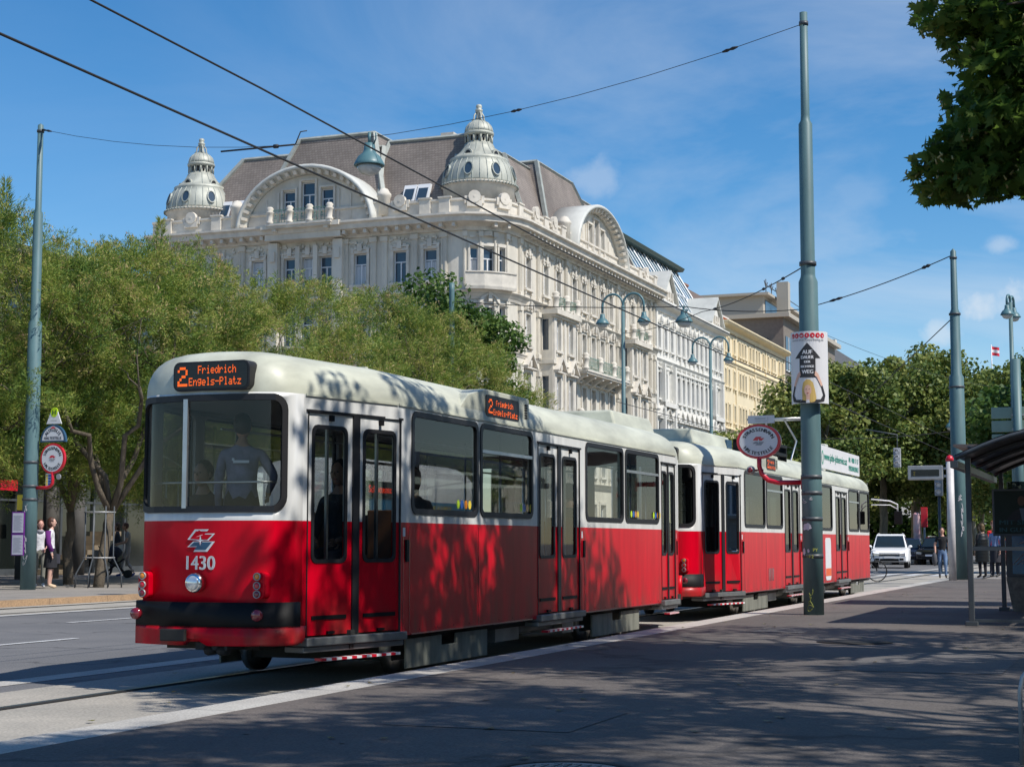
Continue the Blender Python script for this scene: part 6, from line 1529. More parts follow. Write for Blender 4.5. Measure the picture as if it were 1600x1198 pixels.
g = MB(); g.prism([(3.9, 28.2), (3.7, 28.5), (4.3, 28.9), (12, 29.1), (12, 28.2)], -1.0, L2_-.0, 0); g.build('roof_edge', mat('roof_green_dark', (.06, .10, .085), .5), B2)
g = MB(); g.T = TT2
g.box(U2+150-134.3, U2+152.4-134.3, 0, 1.0, 4.7, 4.85); railing(g, TT2, U2+149.6-134.3, U2+152.6-134.3, 1.0, 4.85, 1.0); g.build('balcony', M['steeldark'], B2)
cols3 = [159.4, 160.9, 163.2, 165.6, 166.9, 168.2, 170.4, 171.8, 173.4, 174.7, 176.9, 179.4, 181.4, 182.7, 185.2, 186.8]
B3, TT3, U3 = house('yellow_house', 'pale yellow plain rendered house with narrow brown windows and orange roof edge', 158.3, 188, 38.8, 23.0, M['stone3'], [(20.3, 1.45), (16.8, 1.7), (13.3, 1.7), (9.8, 1.7), (6.2, 1.7)], cols3, .62, courses=(19.0, 12.2), hoods=[None]*6, pil_s=(158.6, 163.9, 172.6, 178., 187.7), cornice=1.0)
g = MB(); g.prism([(-.9, 23.15), (1.2, 24.2), (1.2, 23.15)], -.1, 29.8, 0); g.build('tile_edge', mat('orange_tile', (.5, .13, .05), .8, vary=.2), B3)
g = MB(); g.prism([(3.0, 23.2), (3.0, 25.0), (5.2, 27.6), (12, 27.6), (12, 23.2)], .3, 16, 0); g.build('attic', mat('attic_brown', (.14, .10, .08), .8), B3)
g = MB(); g.box(1.5, 9, 1.4, 3.0, 23.2, 24.6); g.build('dormers', M['stone2'], B3)
for k in range(3): g = MB(); g.box(2+k*2.4, 3.4+k*2.4, 1.38, 1.42, 23.5, 24.4); g.build('dormer_window', M['winglass'], B3)
for x, y in ((2.6, 6), (6, 6.3), (10, 6.5)): g = MB(); g.box(x, x+1.5, y, y+.9, 27, 28.6); g.box(x-.1, x+1.6, y-.1, y+1., 28.6, 28.8); g.build('chimney', mat('brick', (.32, .16, .11), .9, vary=.2), B3)
B4 = thing('brown_house', 'brown modern block with stepped terraces rising behind the yellow house', 'house', W(190, 36, 0), ROT)
g = MB(); g.box(0, 34, 3.2, 30, 0, 27.6); g.box(-.1, 6, .0, 3.2, 0, 19); g.build('wall', M['stone4'], B4)
g = MB(); g.box(-.6, 34.5, 2.4, 30, 27.6, 28.1); g.box(2, 30, 6, 26, 28.1, 30.6); g.box(1.2, 31, 5.2, 27, 30.6, 30.9); g.box(5, 6.3, 3.6, 5, 28, 32.6); g.build('roof', mat('terrace_stone', (.42, .38, .32), .8), B4)
for k, (a, b, c, d) in enumerate(((1, 4, 21.5, 25.5), (6, 9, 21.5, 25.5), (3, 26, 28.6, 30.2), (12, 18, 21.5, 25.5))):
    g = MB(); yy = 3.18 if k != 2 else 5.98; g.box(a, b, yy-.05, yy+.02, c, d); wn = g.build('window', M['winglass'], B4)
    g = MB(); g.box((a+b)/2-.08, (a+b)/2+.08, yy-.1, yy, c, d); g.box(a-.1, b+.1, yy-.12, yy, c-.15, c); g.build('frame', M['winframe'], wn)
g = MB(); g.box(-.07, -.02, 5, 12, 21.5, 25.2); g.build('end_window', M['winglass'], B4)
g = MB()
for k in range(4):
    x = 6+k*3.2; g.tube([(x, 6.5, 30.9), (x, 6.5, 33.2)], .06, 5); g.tube([(x-.9, 6.5, 32.9), (x, 6.5, 32.2), (x+.9, 6.5, 32.9)], .06, 5)
g.box(1.2, 31, 5.3, 5.36, 31.6, 31.7); g.build('rooftop_frames', M['steeldark'], B4)
for k in range(5): g = MB(); g.T = lambda x, y, z: Vector((2+k*2.5+x, 1.8+y, 19+z)); g.lathe([(.5, 0), (.6, .8), (.3, .8)], n=8); g.ell((0, 0, 1.3), (.7, .7, .8), 8, 6); g.build('terrace_planter', mat('planter_green', (.05, .08, .04), .9), B4)
B5, TT5, U5 = house('far_house', 'cream house with dark roof just right of the poster mast', 226, 268, 38.6, 24.5, M['stone2'], [(20.6, 2.0), (16.4, 2.2), (12.2, 2.2)], [228+3*k for k in range(13)], 1.1, courses=(19.2, 15.0), hoods=['flat']*3, cornice=1.1)
mb = MB(); mb.frustum((.5, 41, .5, 13), (3, 39, 3.5, 11), 24.6, 29.6); mb.build('roof', mat('slate', (.09, .085, .08), .6, vary=.3), B5)
for x in (3, 10, 18): g = MB(); g.box(x, x+1.4, 4, 5, 29, 31.4); g.build('chimney', M['trim'], B5)
s_, p_ = at(1545, 235); gr = thing('green_roofed_building', 'low building with copper green roof under the flag, behind the trees', 'building', W(s_, p_, 0), ROT)
g = MB(); g.box(-10, 10, -4, 26, 0, 18.2); g.build('wall', M['stone2'], gr); g = MB(); g.frustum((-10.5, 10.5, -5, 27), (-6, 6, 1, 20), 18.2, 22.4); g.build('roof', M['patina'], gr)
# ---------------------------------------------------------------- modern block behind the left trees
LB = thing('glass_fronted_block', 'low pale block with dark glazed ground floor and round columns behind the left trees', 'building', W(16, 36.0, 0), ROT)
g = MB(); g.box(0, 42, 0.3, 12, 4.3, 11.3); g.box(0, 42, 3.2, 12, 0, 4.3); g.build('upper_wall', mat('block_wall', (.35, .33, .30), .8, vary=.15), LB)
g = MB(); g.box(-.2, 42.2, -.1, .5, 4.0, 4.7); g.box(-.2, 42.2, -.1, .5, 11.2, 11.5); g.box(0, 42, -.02, .32, 7.7, 8.0); g.build('fascia', mat('fascia_dark', (.09, .085, .08), .7), LB)
for k in range(13):
    g = MB(); g.box(1+k*3.2, 3.5+k*3.2, .24, .3, 5.2, 7.3); wn = g.build('window', M['winglass'], LB); g = MB(); g.box(2.2+k*3.2, 2.3+k*3.2, .18, .24, 5.2, 7.3); g.box(.95+k*3.2, 3.55+k*3.2, .16, .24, 5.1, 5.2); g.build('frame', M['winframe'], wn)
    g = MB(); g.box(1+k*3.2, 3.5+k*3.2, .24, .3, 8.5, 10.5); g.build('window', M['winglass'], LB)
for k in range(21):
    g = MB(); g.box(k*2.0+.06, k*2.0+1.94, .9, .96, .35, 3.9); sf = g.build('shop_window', mat('shop_glass', (.012, .016, .015), .08, spec=.8) if k == 0 else bpy.data.materials['shop_glass'], LB)
    g = MB(); g.box(k*2.0-.06, k*2.0+.06, .82, .96, .1, 4.0); g.box(k*2., k*2.+2, .84, .94, 2.7, 2.78); g.box(k*2., k*2.+2, .84, .94, .1, .36); g.build('shop_frame', M['steeldark'], sf)
for x in (26.3, 27.6, 12., 19., 33, 40): g = MB(); g.lathe([(.28, .1), (.24, 4.2)], x, -3.5 if 25 < x < 28 else -.6, n=16); g.build('column', mat('column_grey', (.10, .095, .09), .7, vary=.2), LB) if x != 26.3 else g.build('column', mat('column_grey', (.10, .095, .09), .7, vary=.2), LB)
g = MB()
for k in range(9): g.box(32.5+k*.42, 32.9+k*.42, -.2, 2.2, .15+.17*k, .32+.17*k)
g.build('stair', mat('stair_wood', (.24, .19, .13), .8, vary=.3), LB)
for x0, w_, z0 in ((28.6, 2.1, 3.0), (22.5, 1.0, 3.0)): g = MB(); g.box(x0, x0+w_, -.4, -.3, z0, z0+.36); g.build('red_sign', M['signred'], LB)
g = MB(); g.T = lambda u, d, z: Vector((u, -.4-d, z)); text(g, 'WIENER LINIEN', 29.65, 3.1, .14, .004, width=1.6, bold=.006); g.build('sign_lettering', mat('dark_red_letters', (.25, .02, .03), .6), LB)
yc = thing('yellow_counter', 'yellow painted bar or box inside the shade at the far left', 'box', W(35.5, 35.0, .13), ROT)
g = MB(); g.box(-3.5, 1.2, 0, .5, 0.9, 1.25); g.box(-3.4, -3.2, .1, .4, 0, .9); g.box(.9, 1.1, .1, .4, 0, .9); g.build('counter', M['yellow'], yc, bevel=.03)

house('reflection_house', 'unseen brown house added behind the camera to darken the window reflections', 0, 90, -24, 15, M['stone4'], [(11, 1.9), (7, 2.2), (2.5, 2.4)], [2.5+3.4*k for k in range(26)], 1.1, rz=pi, hoods=[None]*3, courses=(5.5,))  # out of view; added so the tram windows mirror something darker than sky
bpy.data.objects['reflection_house'].location = W(70, -24, 0)
# ---------------------------------------------------------------- trees
def npmesh(name, V, nper, m, parent=None, smooth=False):
    """V: (N*nper, 3) array, faces of nper consecutive vertices"""
    N_ = len(V)//nper; me = bpy.data.meshes.new(name); me.vertices.add(len(V)); me.vertices.foreach_set('co', V.astype(np.float32).ravel())
    me.loops.add(len(V)); me.loops.foreach_set('vertex_index', np.arange(len(V), dtype=np.int32)); me.polygons.add(N_)
    me.polygons.foreach_set('loop_start', np.arange(0, len(V), nper, dtype=np.int32)); me.polygons.foreach_set('loop_total', np.full(N_, nper, dtype=np.int32))
    me.materials.append(m); me.update(calc_edges=True); me.validate()
    o = bpy.data.objects.new(name, me); COL.objects.link(o)
    if parent is not None: o.parent = parent
    return o
def unit(a): return a/np.maximum(1e-9, np.linalg.norm(a, axis=-1, keepdims=True))
def blades(C, D, L, Wd, R_):
    """thin diamonds from C along D"""
    side = unit(np.cross(D, R_.normal(size=D.shape))); L = L[:, None]; Wd = Wd[:, None]
    return np.stack([C, C + D*L*.45 + side*Wd, C + D*L, C + D*L*.45 - side*Wd], 1).reshape(-1, 3)
M['tam'] = leafmat('tamarisk_leaf', [(.04, .095, .022), (.10, .185, .038), (.21, .30, .05), (.38, .41, .085), (.50, .38, .17)], .75, .35)
M['tamtip'] = leafmat('tamarisk_blossom', [(.30, .34, .07), (.44, .42, .12), (.56, .42, .20), (.60, .36, .28)], .5, .35)
M['leafgreen'] = leafmat('street_tree_leaf', [(.02, .06, .012), (.05, .11, .02), (.09, .16, .03), (.15, .22, .045)], .6, .3)
M['plane'] = leafmat('plane_tree_leaf', [(.03, .06, .014), (.08, .135, .028), (.16, .21, .045), (.27, .30, .075), (.34, .33, .09)], .4, .3)
M['maple'] = leafmat('maple_leaf', [(.04, .09, .018), (.09, .17, .03), (.16, .25, .045), (.34, .34, .08)], .6, .6)
M['seedy'] = mat('maple_seeds', (.42, .36, .15), .8)
def limb(mb, a, b, r0, r1, R_, bend=.15, n=5):
    a = np.array(a, float); b = np.array(b, float); L = np.linalg.norm(b-a); pts = []
    for k in range(n+1):
        t = k/n; q = a+(b-a)*t + (R_.normal(size=3)*bend*L*.25*(sin(pi*t)) if 0 < k < n else 0); q = np.array(q); q[2] += L*.12*sin(pi*t); pts.append(tuple(q))
    mb.tube(pts, [r0+(r1-r0)*k/n for k in range(n+1)], 7)
    return pts
def tamarisk(s, p, h, r, seed, label, n_cl=230, per=594, zlow=.28, lean=(0, 0)):
    R_ = np.random.default_rng(seed); root = thing('tamarisk_tree', label, 'tree', W(s, p, .13), 0, 'feathery trees along the left sidewalk')
    th = R_.uniform(0, 2*pi, n_cl); cz = R_.uniform(-1, 1, n_cl); rad = R_.uniform(.25, 1, n_cl)**.55
    rr = np.sqrt(1-cz**2)*rad; lump = 1+.22*np.sin(th*3+seed)+.12*np.sin(th*5+2*cz+seed)
    zc = h*(zlow+1)/2; zr = h*(1-zlow)/2
    C = np.stack([rr*np.cos(th)*r*lump+lean[0], rr*np.sin(th)*r*lump+lean[1], zc+cz*rad**.4*zr*.93], 1)
    mb = MB(); fork = (lean[0]*.2, lean[1]*.2, h*.2)
    limb(mb, (0, 0, -.1), fork, .15, .11, R_, .08); kn = []
    for k in range(6):
        a = 2*pi*k/6+R_.uniform(-.3, .3); e = (fork[0]+cos(a)*r*.45, fork[1]+sin(a)*r*.45, h*R_.uniform(.45, .6)); limb(mb, fork, e, .085, .045, R_, .2); kn.append(e)
    for i in range(n_cl):
        j = int(np.argmin([np.linalg.norm(np.array(q)-C[i]) for q in kn])); 
        if i % 4 == 0: limb(mb, kn[j], tuple(C[i]), .022, .005, R_, .35, 4)
    mb.build('trunk', M['bark'], root)
    out = unit(C - np.array([lean[0], lean[1], zc])); out[:, 2] = np.abs(out[:, 2])*.4+.45; out = unit(out)
    nsub = 11
    ci = np.repeat(np.arange(n_cl), nsub); sd_ = unit(out[ci]*.9 + R_.normal(size=(len(ci), 3))*.62); sl_ = R_.uniform(.3, .72, len(ci)); sb = C[ci] + R_.normal(size=(len(ci), 3))*.16
    m = per//nsub; k = np.repeat(np.arange(len(ci)), m); t = R_.uniform(0, 1, len(k))
    P = sb[k] + sd_[k]*(sl_[k]*t)[:, None]; P[:, 2] -= .22*(t**2)*sl_[k]; P += R_.normal(size=P.shape)*(.085*(1.2-t))[:, None]*1.4
    D = unit(sd_[k] + R_.normal(size=P.shape)*.55); V = blades(P, D, R_.uniform(.06, .17, len(k)), R_.uniform(.007, .013, len(k)), R_)
    npmesh('crown', V, 4, M['tam'], root)
    top = np.flatnonzero((C[ci][:, 2] > zc*.86) & (np.sin(C[ci][:, 0]*1.7+seed)+np.cos(C[ci][:, 1]*1.9) > -.3)); top = top[R_.uniform(0, 1, len(top)) < .62]
    k = np.repeat(top, 20); t = R_.uniform(.55, 1.12, len(k)); P = sb[k] + sd_[k]*(sl_[k]*t)[:, None]; P[:, 2] -= .2*(t**2)*sl_[k]; P += R_.normal(size=P.shape)*.05
    npmesh('blossom', blades(P, unit(sd_[k]+R_.normal(size=P.shape)*.5), R_.uniform(.05, .13, len(k)), R_.uniform(.009, .015, len(k)), R_), 4, M['tamtip'], root); return root
tam = [(34.2, 28.0, 10.3, 4.1, 'feathery tamarisk tree cut by the left edge of the picture'), (37.6, 27.4, 9.8, 3.7, 'feathery tree whose crown swallows the middle of the left mast'), (35.4, 24.9, 9.3, 4.2, 'feathery tree rising from the iron guard between women and pushchair'),
       (42.7, 28.2, 10.6, 4.0, 'feathery tree with wispy top left of the left dome'), (46.2, 25.4, 9.8, 4.0, 'tall feathery tree in front of the left dome'),
       (52.5, 25.2, 10.0, 4.0, 'feathery tree whose top touches the balcony urns'), (57.6, 25.4, 9.6, 3.5, 'yellowish feathery tree before the palace left windows')]
for i, (s, p, h, r, lab) in enumerate(tam): tamarisk(s, p, h, r, 20+i, lab, zlow=(.25 if i == 2 else .20 if i < 2 else .15), lean=((.5, 3.4) if i == 2 else (0, 0)))
for i, (s, h, dx) in enumerate(((36.0, 10.9, 1), (43.5, 11.2, -1))):      # thin leading shoots above the crowns
    R_ = np.random.default_rng(50+i); root = thing('tamarisk_tree', ['slender feathery sapling poking up beside the left mast', 'slender feathery sapling poking up between two crowns'][i], 'tree', W(s, 28.6, .13), 0)
    mb = MB(); mb.tube([(0, 0, 0), (.1, 0, h*.5), (0, .1, h*.97)], [.06, .03, .008], 6); mb.build('trunk', M['bark'], root)
    n = 1500; t = R_.uniform(.72, 1, n); a = R_.uniform(0, 2*pi, n); q = (1.02-t)*2.6+.06
    P = np.stack([np.cos(a)*q*R_.uniform(0, 1, n)*.55, np.sin(a)*q*R_.uniform(0, 1, n)*.55, h*t], 1); D = unit(np.stack([np.cos(a), np.sin(a), np.full(n, .9)], 1)+R_.normal(size=(n, 3))*.3)
    npmesh('crown', blades(P, D, R_.uniform(.1, .26, n), R_.uniform(.007, .013, n), R_), 4, M['tam'], root)
def leafy(name, label, X, Y, z, zc, rx, ry, rz_, n, size, m, seed, group=None, ncl=60, trunk=True, clr=.34, barkm='bark2', rtr=.22):
    R_ = np.random.default_rng(seed); root = thing(name, label, 'tree', (X, Y, z), 0, group)
    th = R_.uniform(0, 2*pi, ncl); cz = R_.uniform(-.85, 1, ncl); rad = R_.uniform(.35, 1, ncl)**.5; rr = np.sqrt(1-cz**2)*rad
    C = np.stack([rr*np.cos(th)*rx, rr*np.sin(th)*ry, zc+cz*rad*rz_], 1); cr = R_.uniform(.55, 1.25, ncl)*clr*(rx*ry*rz_)**(1/3)
    ci = R_.integers(0, ncl, n); dirs = unit(R_.normal(size=(n, 3))); rd = R_.uniform(0, 1, n)**.42
    P = C[ci] + dirs*(rd*cr[ci])[:, None]*np.array([1, 1, .72]); P += unit(np.cross(dirs, R_.normal(size=(n, 3))))*size*.4
    nrm = unit(dirs*.5+R_.normal(size=(n, 3))*.6+np.array([0, 0, .55])); a = unit(np.cross(nrm, R_.normal(size=(n, 3)))); b = np.cross(nrm, a)
    sz = (size*R_.uniform(.6, 1.25, n))[:, None]
    V = np.stack([P-a*sz*.5, P-a*sz*.1+b*sz*.42, P+a*sz*.55, P-a*sz*.05-b*sz*.4], 1).reshape(-1, 3)
    npmesh('crown', V, 4, m, root)
    if trunk:
        mb = MB(); top = (0, 0, zc-rz_*.45); limb(mb, (0, 0, -.1), top, rtr, rtr*.7, R_, .05)
        for k in range(min(ncl, 26)): limb(mb, top, tuple(C[k]), rtr*.36, .02, R_, .3, 4)
        mb.build('trunk', M[barkm], root)
    return root
X_ = lambda px, Y: (px-800)/FPX*Y
leafy('leafy_tree', 'dark green broad-leaved tree before the palace corner', X_(703, 65), 65, .13, 7.0, 3.0, 3.0, 4.4, 26000, .19, M['leafgreen'], 3, clr=.36, ncl=46)
leafy('leafy_tree', 'low spreading green branches at the foot of the palace corner', X_(762, 66), 66, .13, 5.6, 1.9, 2.2, 2.3, 12000, .19, M['leafgreen'], 4, clr=.42, ncl=24)
pl_ = [(1302, 100, 12.2, 4.2), (1338, 120, 13.6, 4.6), (1378, 104, 13.2, 4.3), (1432, 122, 15.2, 5.6), (1482, 106, 13.4, 4.6), (1530, 118, 13.0, 4.6), (1575, 100, 12., 4.6), (1350, 160, 16.5, 5.5), (1520, 165, 15., 6.), (1425, 175, 17.0, 6.), (1268, 150, 13.5, 4.8), (1640, 105, 13.5, 5)]
lb = ['green plane tree just right of the poster mast', 'plane tree above the front car roof board', 'plane tree behind the white board letters', 'tallest yellow green plane tree', 'plane tree behind the display mast', 'plane tree left of the green copper roof', 'plane tree behind the shelter canopy', 'farther plane tree filling the gap above the front car', 'farther plane tree under the copper roof', 'farther plane tree behind the tallest crown', 'dark plane tree between red sign and mast', 'plane tree at the right edge behind the sign boards']
for i, (px, Y, h, r) in enumerate(pl_):
    leafy('plane_tree', lb[i], X_(px, Y), Y, 0, h*.60, r, r, h*.42, 25000 if Y < 140 else 12000, .26 if Y < 140 else .42, M['plane'], 100+i, 'plane trees along the boulevard', clr=.28, ncl=75, rtr=.3)
leafy('leafy_tree', 'dark green tree top at the right edge beside the double lamp', X_(1622, 68), 68, 0, 6.6, 3.0, 3.0, 3.2, 14000, .26, M['leafgreen'], 9, clr=.4, ncl=30)
for i, (px, Y, h, r, lab) in enumerate(((1142, 128, 9.6, 2.6, 'small street tree below the double lamp by the white house'), (1172, 134, 10.6, 2.8, 'small street tree below the yellow house, left of the stop sign'), (1225, 125, 12.0, 3.4, 'street tree behind the oval stop sign'))):
    leafy('street_tree', lab, X_(px, Y), Y, 0, h*.66, r, r, h*.34, 7000, .30, M['plane'], 140+i, clr=.42, ncl=26)
hd_ = thing('hedge', 'mass of undergrowth and distant foliage under the plane trees', 'hedge', (X_(1460, 180), 180, 0), 0)
R_ = np.random.default_rng(77); n = 26000; P = np.stack([R_.uniform(-34, 34, n), R_.uniform(-3, 3, n), R_.uniform(0, 7, n)], 1); P[:, 2] *= (.75+.25*np.sin(P[:, 0]*.7)); nr = unit(R_.normal(size=(n, 3))); a = unit(np.cross(nr, R_.normal(size=(n, 3)))); b = np.cross(nr, a)
o = npmesh('foliage', np.stack([P-a*.3, P+b*.3, P+a*.3, P-b*.3], 1).reshape(-1, 3), 4, M['leafgreen'], hd_); o['kind'] = 'stuff'
# maples over the platform, one with its branches reaching into the picture
def maple_leaf():
    pts = []
    for a, r in ((-90, .10), (-62, .46), (-48, .30), (-15, .62), (2, .36), (20, .52), (35, .34), (62, .5), (78, .42), (90, .72), (102, .42), (118, .5), (145, .34), (160, .52), (178, .36), (195, .62), (228, .30), (242, .46)): pts.append((r*cos(radians(a)), r*sin(radians(a))+.1))
    return np.array(pts)
def maple(X, Y, zc, rx, rz_, n, seed, label, shape=None):
    R_ = np.random.default_rng(seed); root = thing('maple_tree', label, 'tree', (X, Y, .15), 0, 'maples over the platform')
    ncl = 72; th = R_.uniform(0, 2*pi, ncl); cz = R_.uniform(-.95, 1, ncl); rad = R_.uniform(.3, 1, ncl)**.5; rr = np.sqrt(1-cz**2)*rad
    C = np.stack([rr*np.cos(th)*rx, rr*np.sin(th)*rx, zc+cz*rad*rz_], 1)
    if shape is not None: C = np.concatenate([C, np.array(shape)]); ncl = len(C)
    cr = R_.uniform(.55, .95, ncl); 
    if shape is not None: cr[-len(shape):] = [(.38 if q[2] < 6.6 else .62) for q in shape]
    ci = R_.integers(0, ncl, n); dirs = unit(R_.normal(size=(n, 3))); P = C[ci] + dirs*(R_.uniform(0, 1, n)**.5*cr[ci])[:, None]*np.array([1, 1, .6])
    nrm = unit(R_.normal(size=(n, 3))*.75+np.array([-.1, -.1, .8])); a = unit(np.cross(nrm, R_.normal(size=(n, 3)))); b = np.cross(nrm, a); L = maple_leaf(); sz = R_.uniform(.085, .15, n)
    curl = (L[:, 0]**2)*-.5
    V = P[:, None, :] + a[:, None, :]*(L[:, 0][None, :]*sz[:, None])[:, :, None] + b[:, None, :]*(L[:, 1][None, :]*sz[:, None])[:, :, None] + nrm[:, None, :]*(curl[None, :]*sz[:, None])[:, :, None]
    npmesh('crown', V.reshape(-1, 3), len(L), M['maple'], root)
    mb = MB(); top = (0, 0, zc-rz_*.6); limb(mb, (0, 0, -.1), top, .26, .2, R_, .05)
    for k in range(0, ncl, 2): limb(mb, top, tuple(C[k]), .06, .008, R_, .35, 5)
    if shape is not None:
        for q in shape: limb(mb, top, tuple(q), .05, .008, R_, .3, 5)
    mb.build('trunk', M['bark'], root)
    if shape is not None:
        sd = MB()
        for k in range(260):
            c = P[R_.integers(0, n)] if k % 2 else P[np.flatnonzero(ci >= ncl-len(shape))[k*7 % 2000]]
            for q in range(5): e = c+R_.normal(size=3)*.035; sd.tube([tuple(e), tuple(e+np.array([R_.normal()*.02, R_.normal()*.02, -.035]))], [.006, .010], 4)
        sd.build('seed_clusters', M['seedy'], root)
    return root
shp = []
rs_ = random.Random(8)
MX, MY = 7.7, 14.6
def addc(px, py, Y):
    X = (px-800)/FPX*Y; shp.append((X-MX, Y-MY, zat(py, Y)-.15))
for px, py in ((1470, 15), (1500, 60), (1540, 30), (1580, 20), (1530, 95), (1575, 90), (1605, 60), (1590, 130), (1620, 110), (1560, 160), (1500, 165), (1530, 190), (1575, 200), (1610, 180), (1470, 235), (1500, 225), (1540, 240), (1580, 235), (1460, 270), (1490, 280), (1525, 270), (1615, 240), (1500, 10), (1550, 130), (1450, 285), (1510, 255)):
    addc(px+48+rs_.uniform(-4, 8), py+rs_.uniform(-6, 6), 13.4+rs_.uniform(-.9, .9))
for k in range(38):
    shp.append((rs_.uniform(2.7, 6.9)-MX, rs_.uniform(9.0, 15.3)-MY, rs_.uniform(7.1, 9.6)))
maple(MX+.9, MY-.4, 8.0, 3.9, 3.3, 28000, 1, 'maple whose leafy branches hang into the top right corner', [(a-.9, b+.4, c) for a, b, c in shp])
maple(8.6, 6.2, 8.4, 4.2, 3.3, 20000, 2, 'maple standing beside the camera, casting shade on the platform')
maple(4.4, 2.2, 8.8, 3.7, 3.0, 16000, 3, 'maple behind the camera over the kerb')
maple(15.4, 10.4, 8.4, 4.3, 3.4, 15000, 4, 'maple further right of the platform')
maple(16.2, 17.0, 8.4, 4.3, 3.4, 15000, 5, 'maple right of the shelter')
# ---------------------------------------------------------------- tree guard
tg = thing('tree_guard', 'iron tree guard of bent bars round the left tree trunk', 'tree guard', W(35.4, 24.9, .13), ROT)
mb = MB()
for k in range(8):
    a = 2*pi*k/8+.2; c, s_ = cos(a), sin(a); mb.tube([(c*.62, s_*.62, 0), (c*.60, s_*.60, .35), (c*.38, s_*.38, .75), (c*.38, s_*.38, 2.05)], .018, 6)
mb.build('bars', M['steeldark'], tg)
mb = MB()
for z, r in ((.75, .38), (1.9, .38)): mb.tube([(r*cos(2*pi*k/20), r*sin(2*pi*k/20), z) for k in range(21)], .02, 6)
mb.build('hoops', M['galv'], tg)
# ---------------------------------------------------------------- cars
def wheel(root, x, y, r=.34, w=.22):
    mb = MB(); mb.T = lambda a, b, c: Vector((x+a, y+b, r+c)); mb.lathe([(r*.62, -w/2), (r*.96, -w/2), (r, -w*.3), (r, w*.3), (r*.96, w/2), (r*.62, w/2)], n=24, axis=1); t = mb.build('wheel', M['tyre'], root)
    mb = MB(); mb.T = lambda a, b, c: Vector((x+a, y+b, r+c)); sg = 1 if y > 0 else -1
    mb.lathe([(0, sg*w*.42), (r*.62, sg*w*.38), (r*.64, sg*w*.48), (r*.6, sg*w*.48)], n=24, axis=1)
    for k in range(5):
        a = 2*pi*k/5; mb.tube([(0, sg*w*.46, 0), (r*.58*cos(a), sg*w*.46, r*.58*sin(a))], .03, 5)
    mb.build('rim', M['galv'], t)
def car(s, p, label, paint, L=4.4, Wd=1.82, H=1.62, rz=0., suv=True, group='cars on the boulevard'):
    root = thing('car', label, 'car', W(s, p, 0), ROT+pi+rz, group)     # local +x is the nose, which points to the camera
    zb, zs = .30, .98 if suv else .9
    side = [(-L/2+.02, .45), (-L/2, .75), (-L/2+.06, zs+.02), (L/2-1.0, zs-.02), (L/2-.35, zs-.12), (L/2-.06, zs-.28), (L/2, .6), (L/2-.03, .34), (L/2-.2, zb), (-L/2+.2, zb)]
    V = []; F = []; sec = [(-Wd/2+.05, 0), (-Wd/2, .0), (Wd/2, 0), (Wd/2-.05, 0)]
    mb = MB(); n = len(side)
    stations = [(-Wd/2, .90), (-Wd/2+.10, .985), (-Wd/4, 1.), (Wd/4, 1.), (Wd/2-.10, .985), (Wd/2, .90)]
    for y, k in stations:
        for x, z in side: V.append((x*(k if abs(x) > L/2-.5 else 1), y, .62+(z-.62)*(.94 if k < .95 else 1)))
    m = len(stations)
    for i in range(m-1):
        for j in range(n): F.append((i*n+j, i*n+(j+1) % n, (i+1)*n+(j+1) % n, (i+1)*n+j))
    F.append(tuple(range(n))[::-1]); F.append(tuple(range((m-1)*n, m*n))); mb.add(V, F); body = mb.build('body', paint, root, bevel=.03)
    gh = [(-L/2+.18, zs), (-L/2+.45, H-.08), (-L/2+.8, H), (.35, H), (.65, H-.05), (L/2-1.15, zs)]
    mb = MB(); V = []; n = len(gh)
    for y, k in ((-1, 0), (1, 0)):
        for x, z in gh: V.append((x, y*(Wd/2-.06-.20*(z-zs)/(H-zs)), z))
    F = [tuple(range(n)), tuple(range(n, 2*n))[::-1]] + [(i, n+i, n+(i+1) % n, (i+1) % n) for i in range(n)]
    mb.add(V, F); mb.build('cabin', paint, root, bevel=.02)
    def yy(z): return Wd/2-.06-.20*(z-zs)/(H-zs)
    for sg in (-1, 1):
        for poly in ([(-L/2+.5, zs+.05), (-L/2+.62, H-.14), (-.55, H-.10), (-.55, zs+.05)], [(-.47, zs+.05), (-.47, H-.10), (.42, H-.10), (L/2-1.45, zs+.05)]):
            mb = MB(); mb.add([(x, sg*(yy(z)+.006), z) for x, z in poly], [(0, 1, 2, 3)]); mb.build('side_window', M['carglass'], root)
        mb = MB(); mb.box(.75, .95, sg*(Wd/2+.0)-.02, sg*(Wd/2+.0)+.02, zs-.0, zs+.08); mb.ell((.85, sg*(Wd/2+.08), zs+.10), (.09, .10, .07), 10, 6); mb.build('wing_mirror', paint, root)
        for zz in (.72,):
            mb = MB(); mb.box(-.35, -.15, sg*Wd/2-.01*sg, sg*Wd/2+.015*sg, zz+.08, zz+.11); mb.build('door_handle', M['galv'], root)
        mb = MB(); mb.prism([(sg*(Wd/2-.5), .70), (sg*(Wd/2-.14), .76), (sg*(Wd/2-.12), .64), (sg*(Wd/2-.42), .60)][::sg], L/2-.12, L/2-.005, 0); mb.build('headlight', M['lens'], root)
        mb = MB(); mb.box(L/2-.08, L/2+.0, sg*(Wd/2-.32)-.1, sg*(Wd/2-.32)+.1, .40, .50); mb.build('fog_lamp', M['black'], root)
        mb = MB(); mb.box(-L/2+.0, -L/2+.08, sg*(Wd/2-.2)-.12, sg*(Wd/2-.2)+.12, .75, .95); mb.build('tail_light', M['redlens'], root)
    mb = MB(); zt = H-.10; mb.add([(L/2-1.20+.01, -Wd/2+.16, zs+.05), (L/2-1.20+.01, Wd/2-.16, zs+.05), (.63+.03, Wd/2-.28, zt), (.63+.03, -Wd/2+.28, zt)], [(0, 1, 2, 3)])
    for i in range(4): pass
    mb.v = [(x+.03, y, z+.012) for x, y, z in mb.v]; mb.build('windscreen', M['carglass'], root)
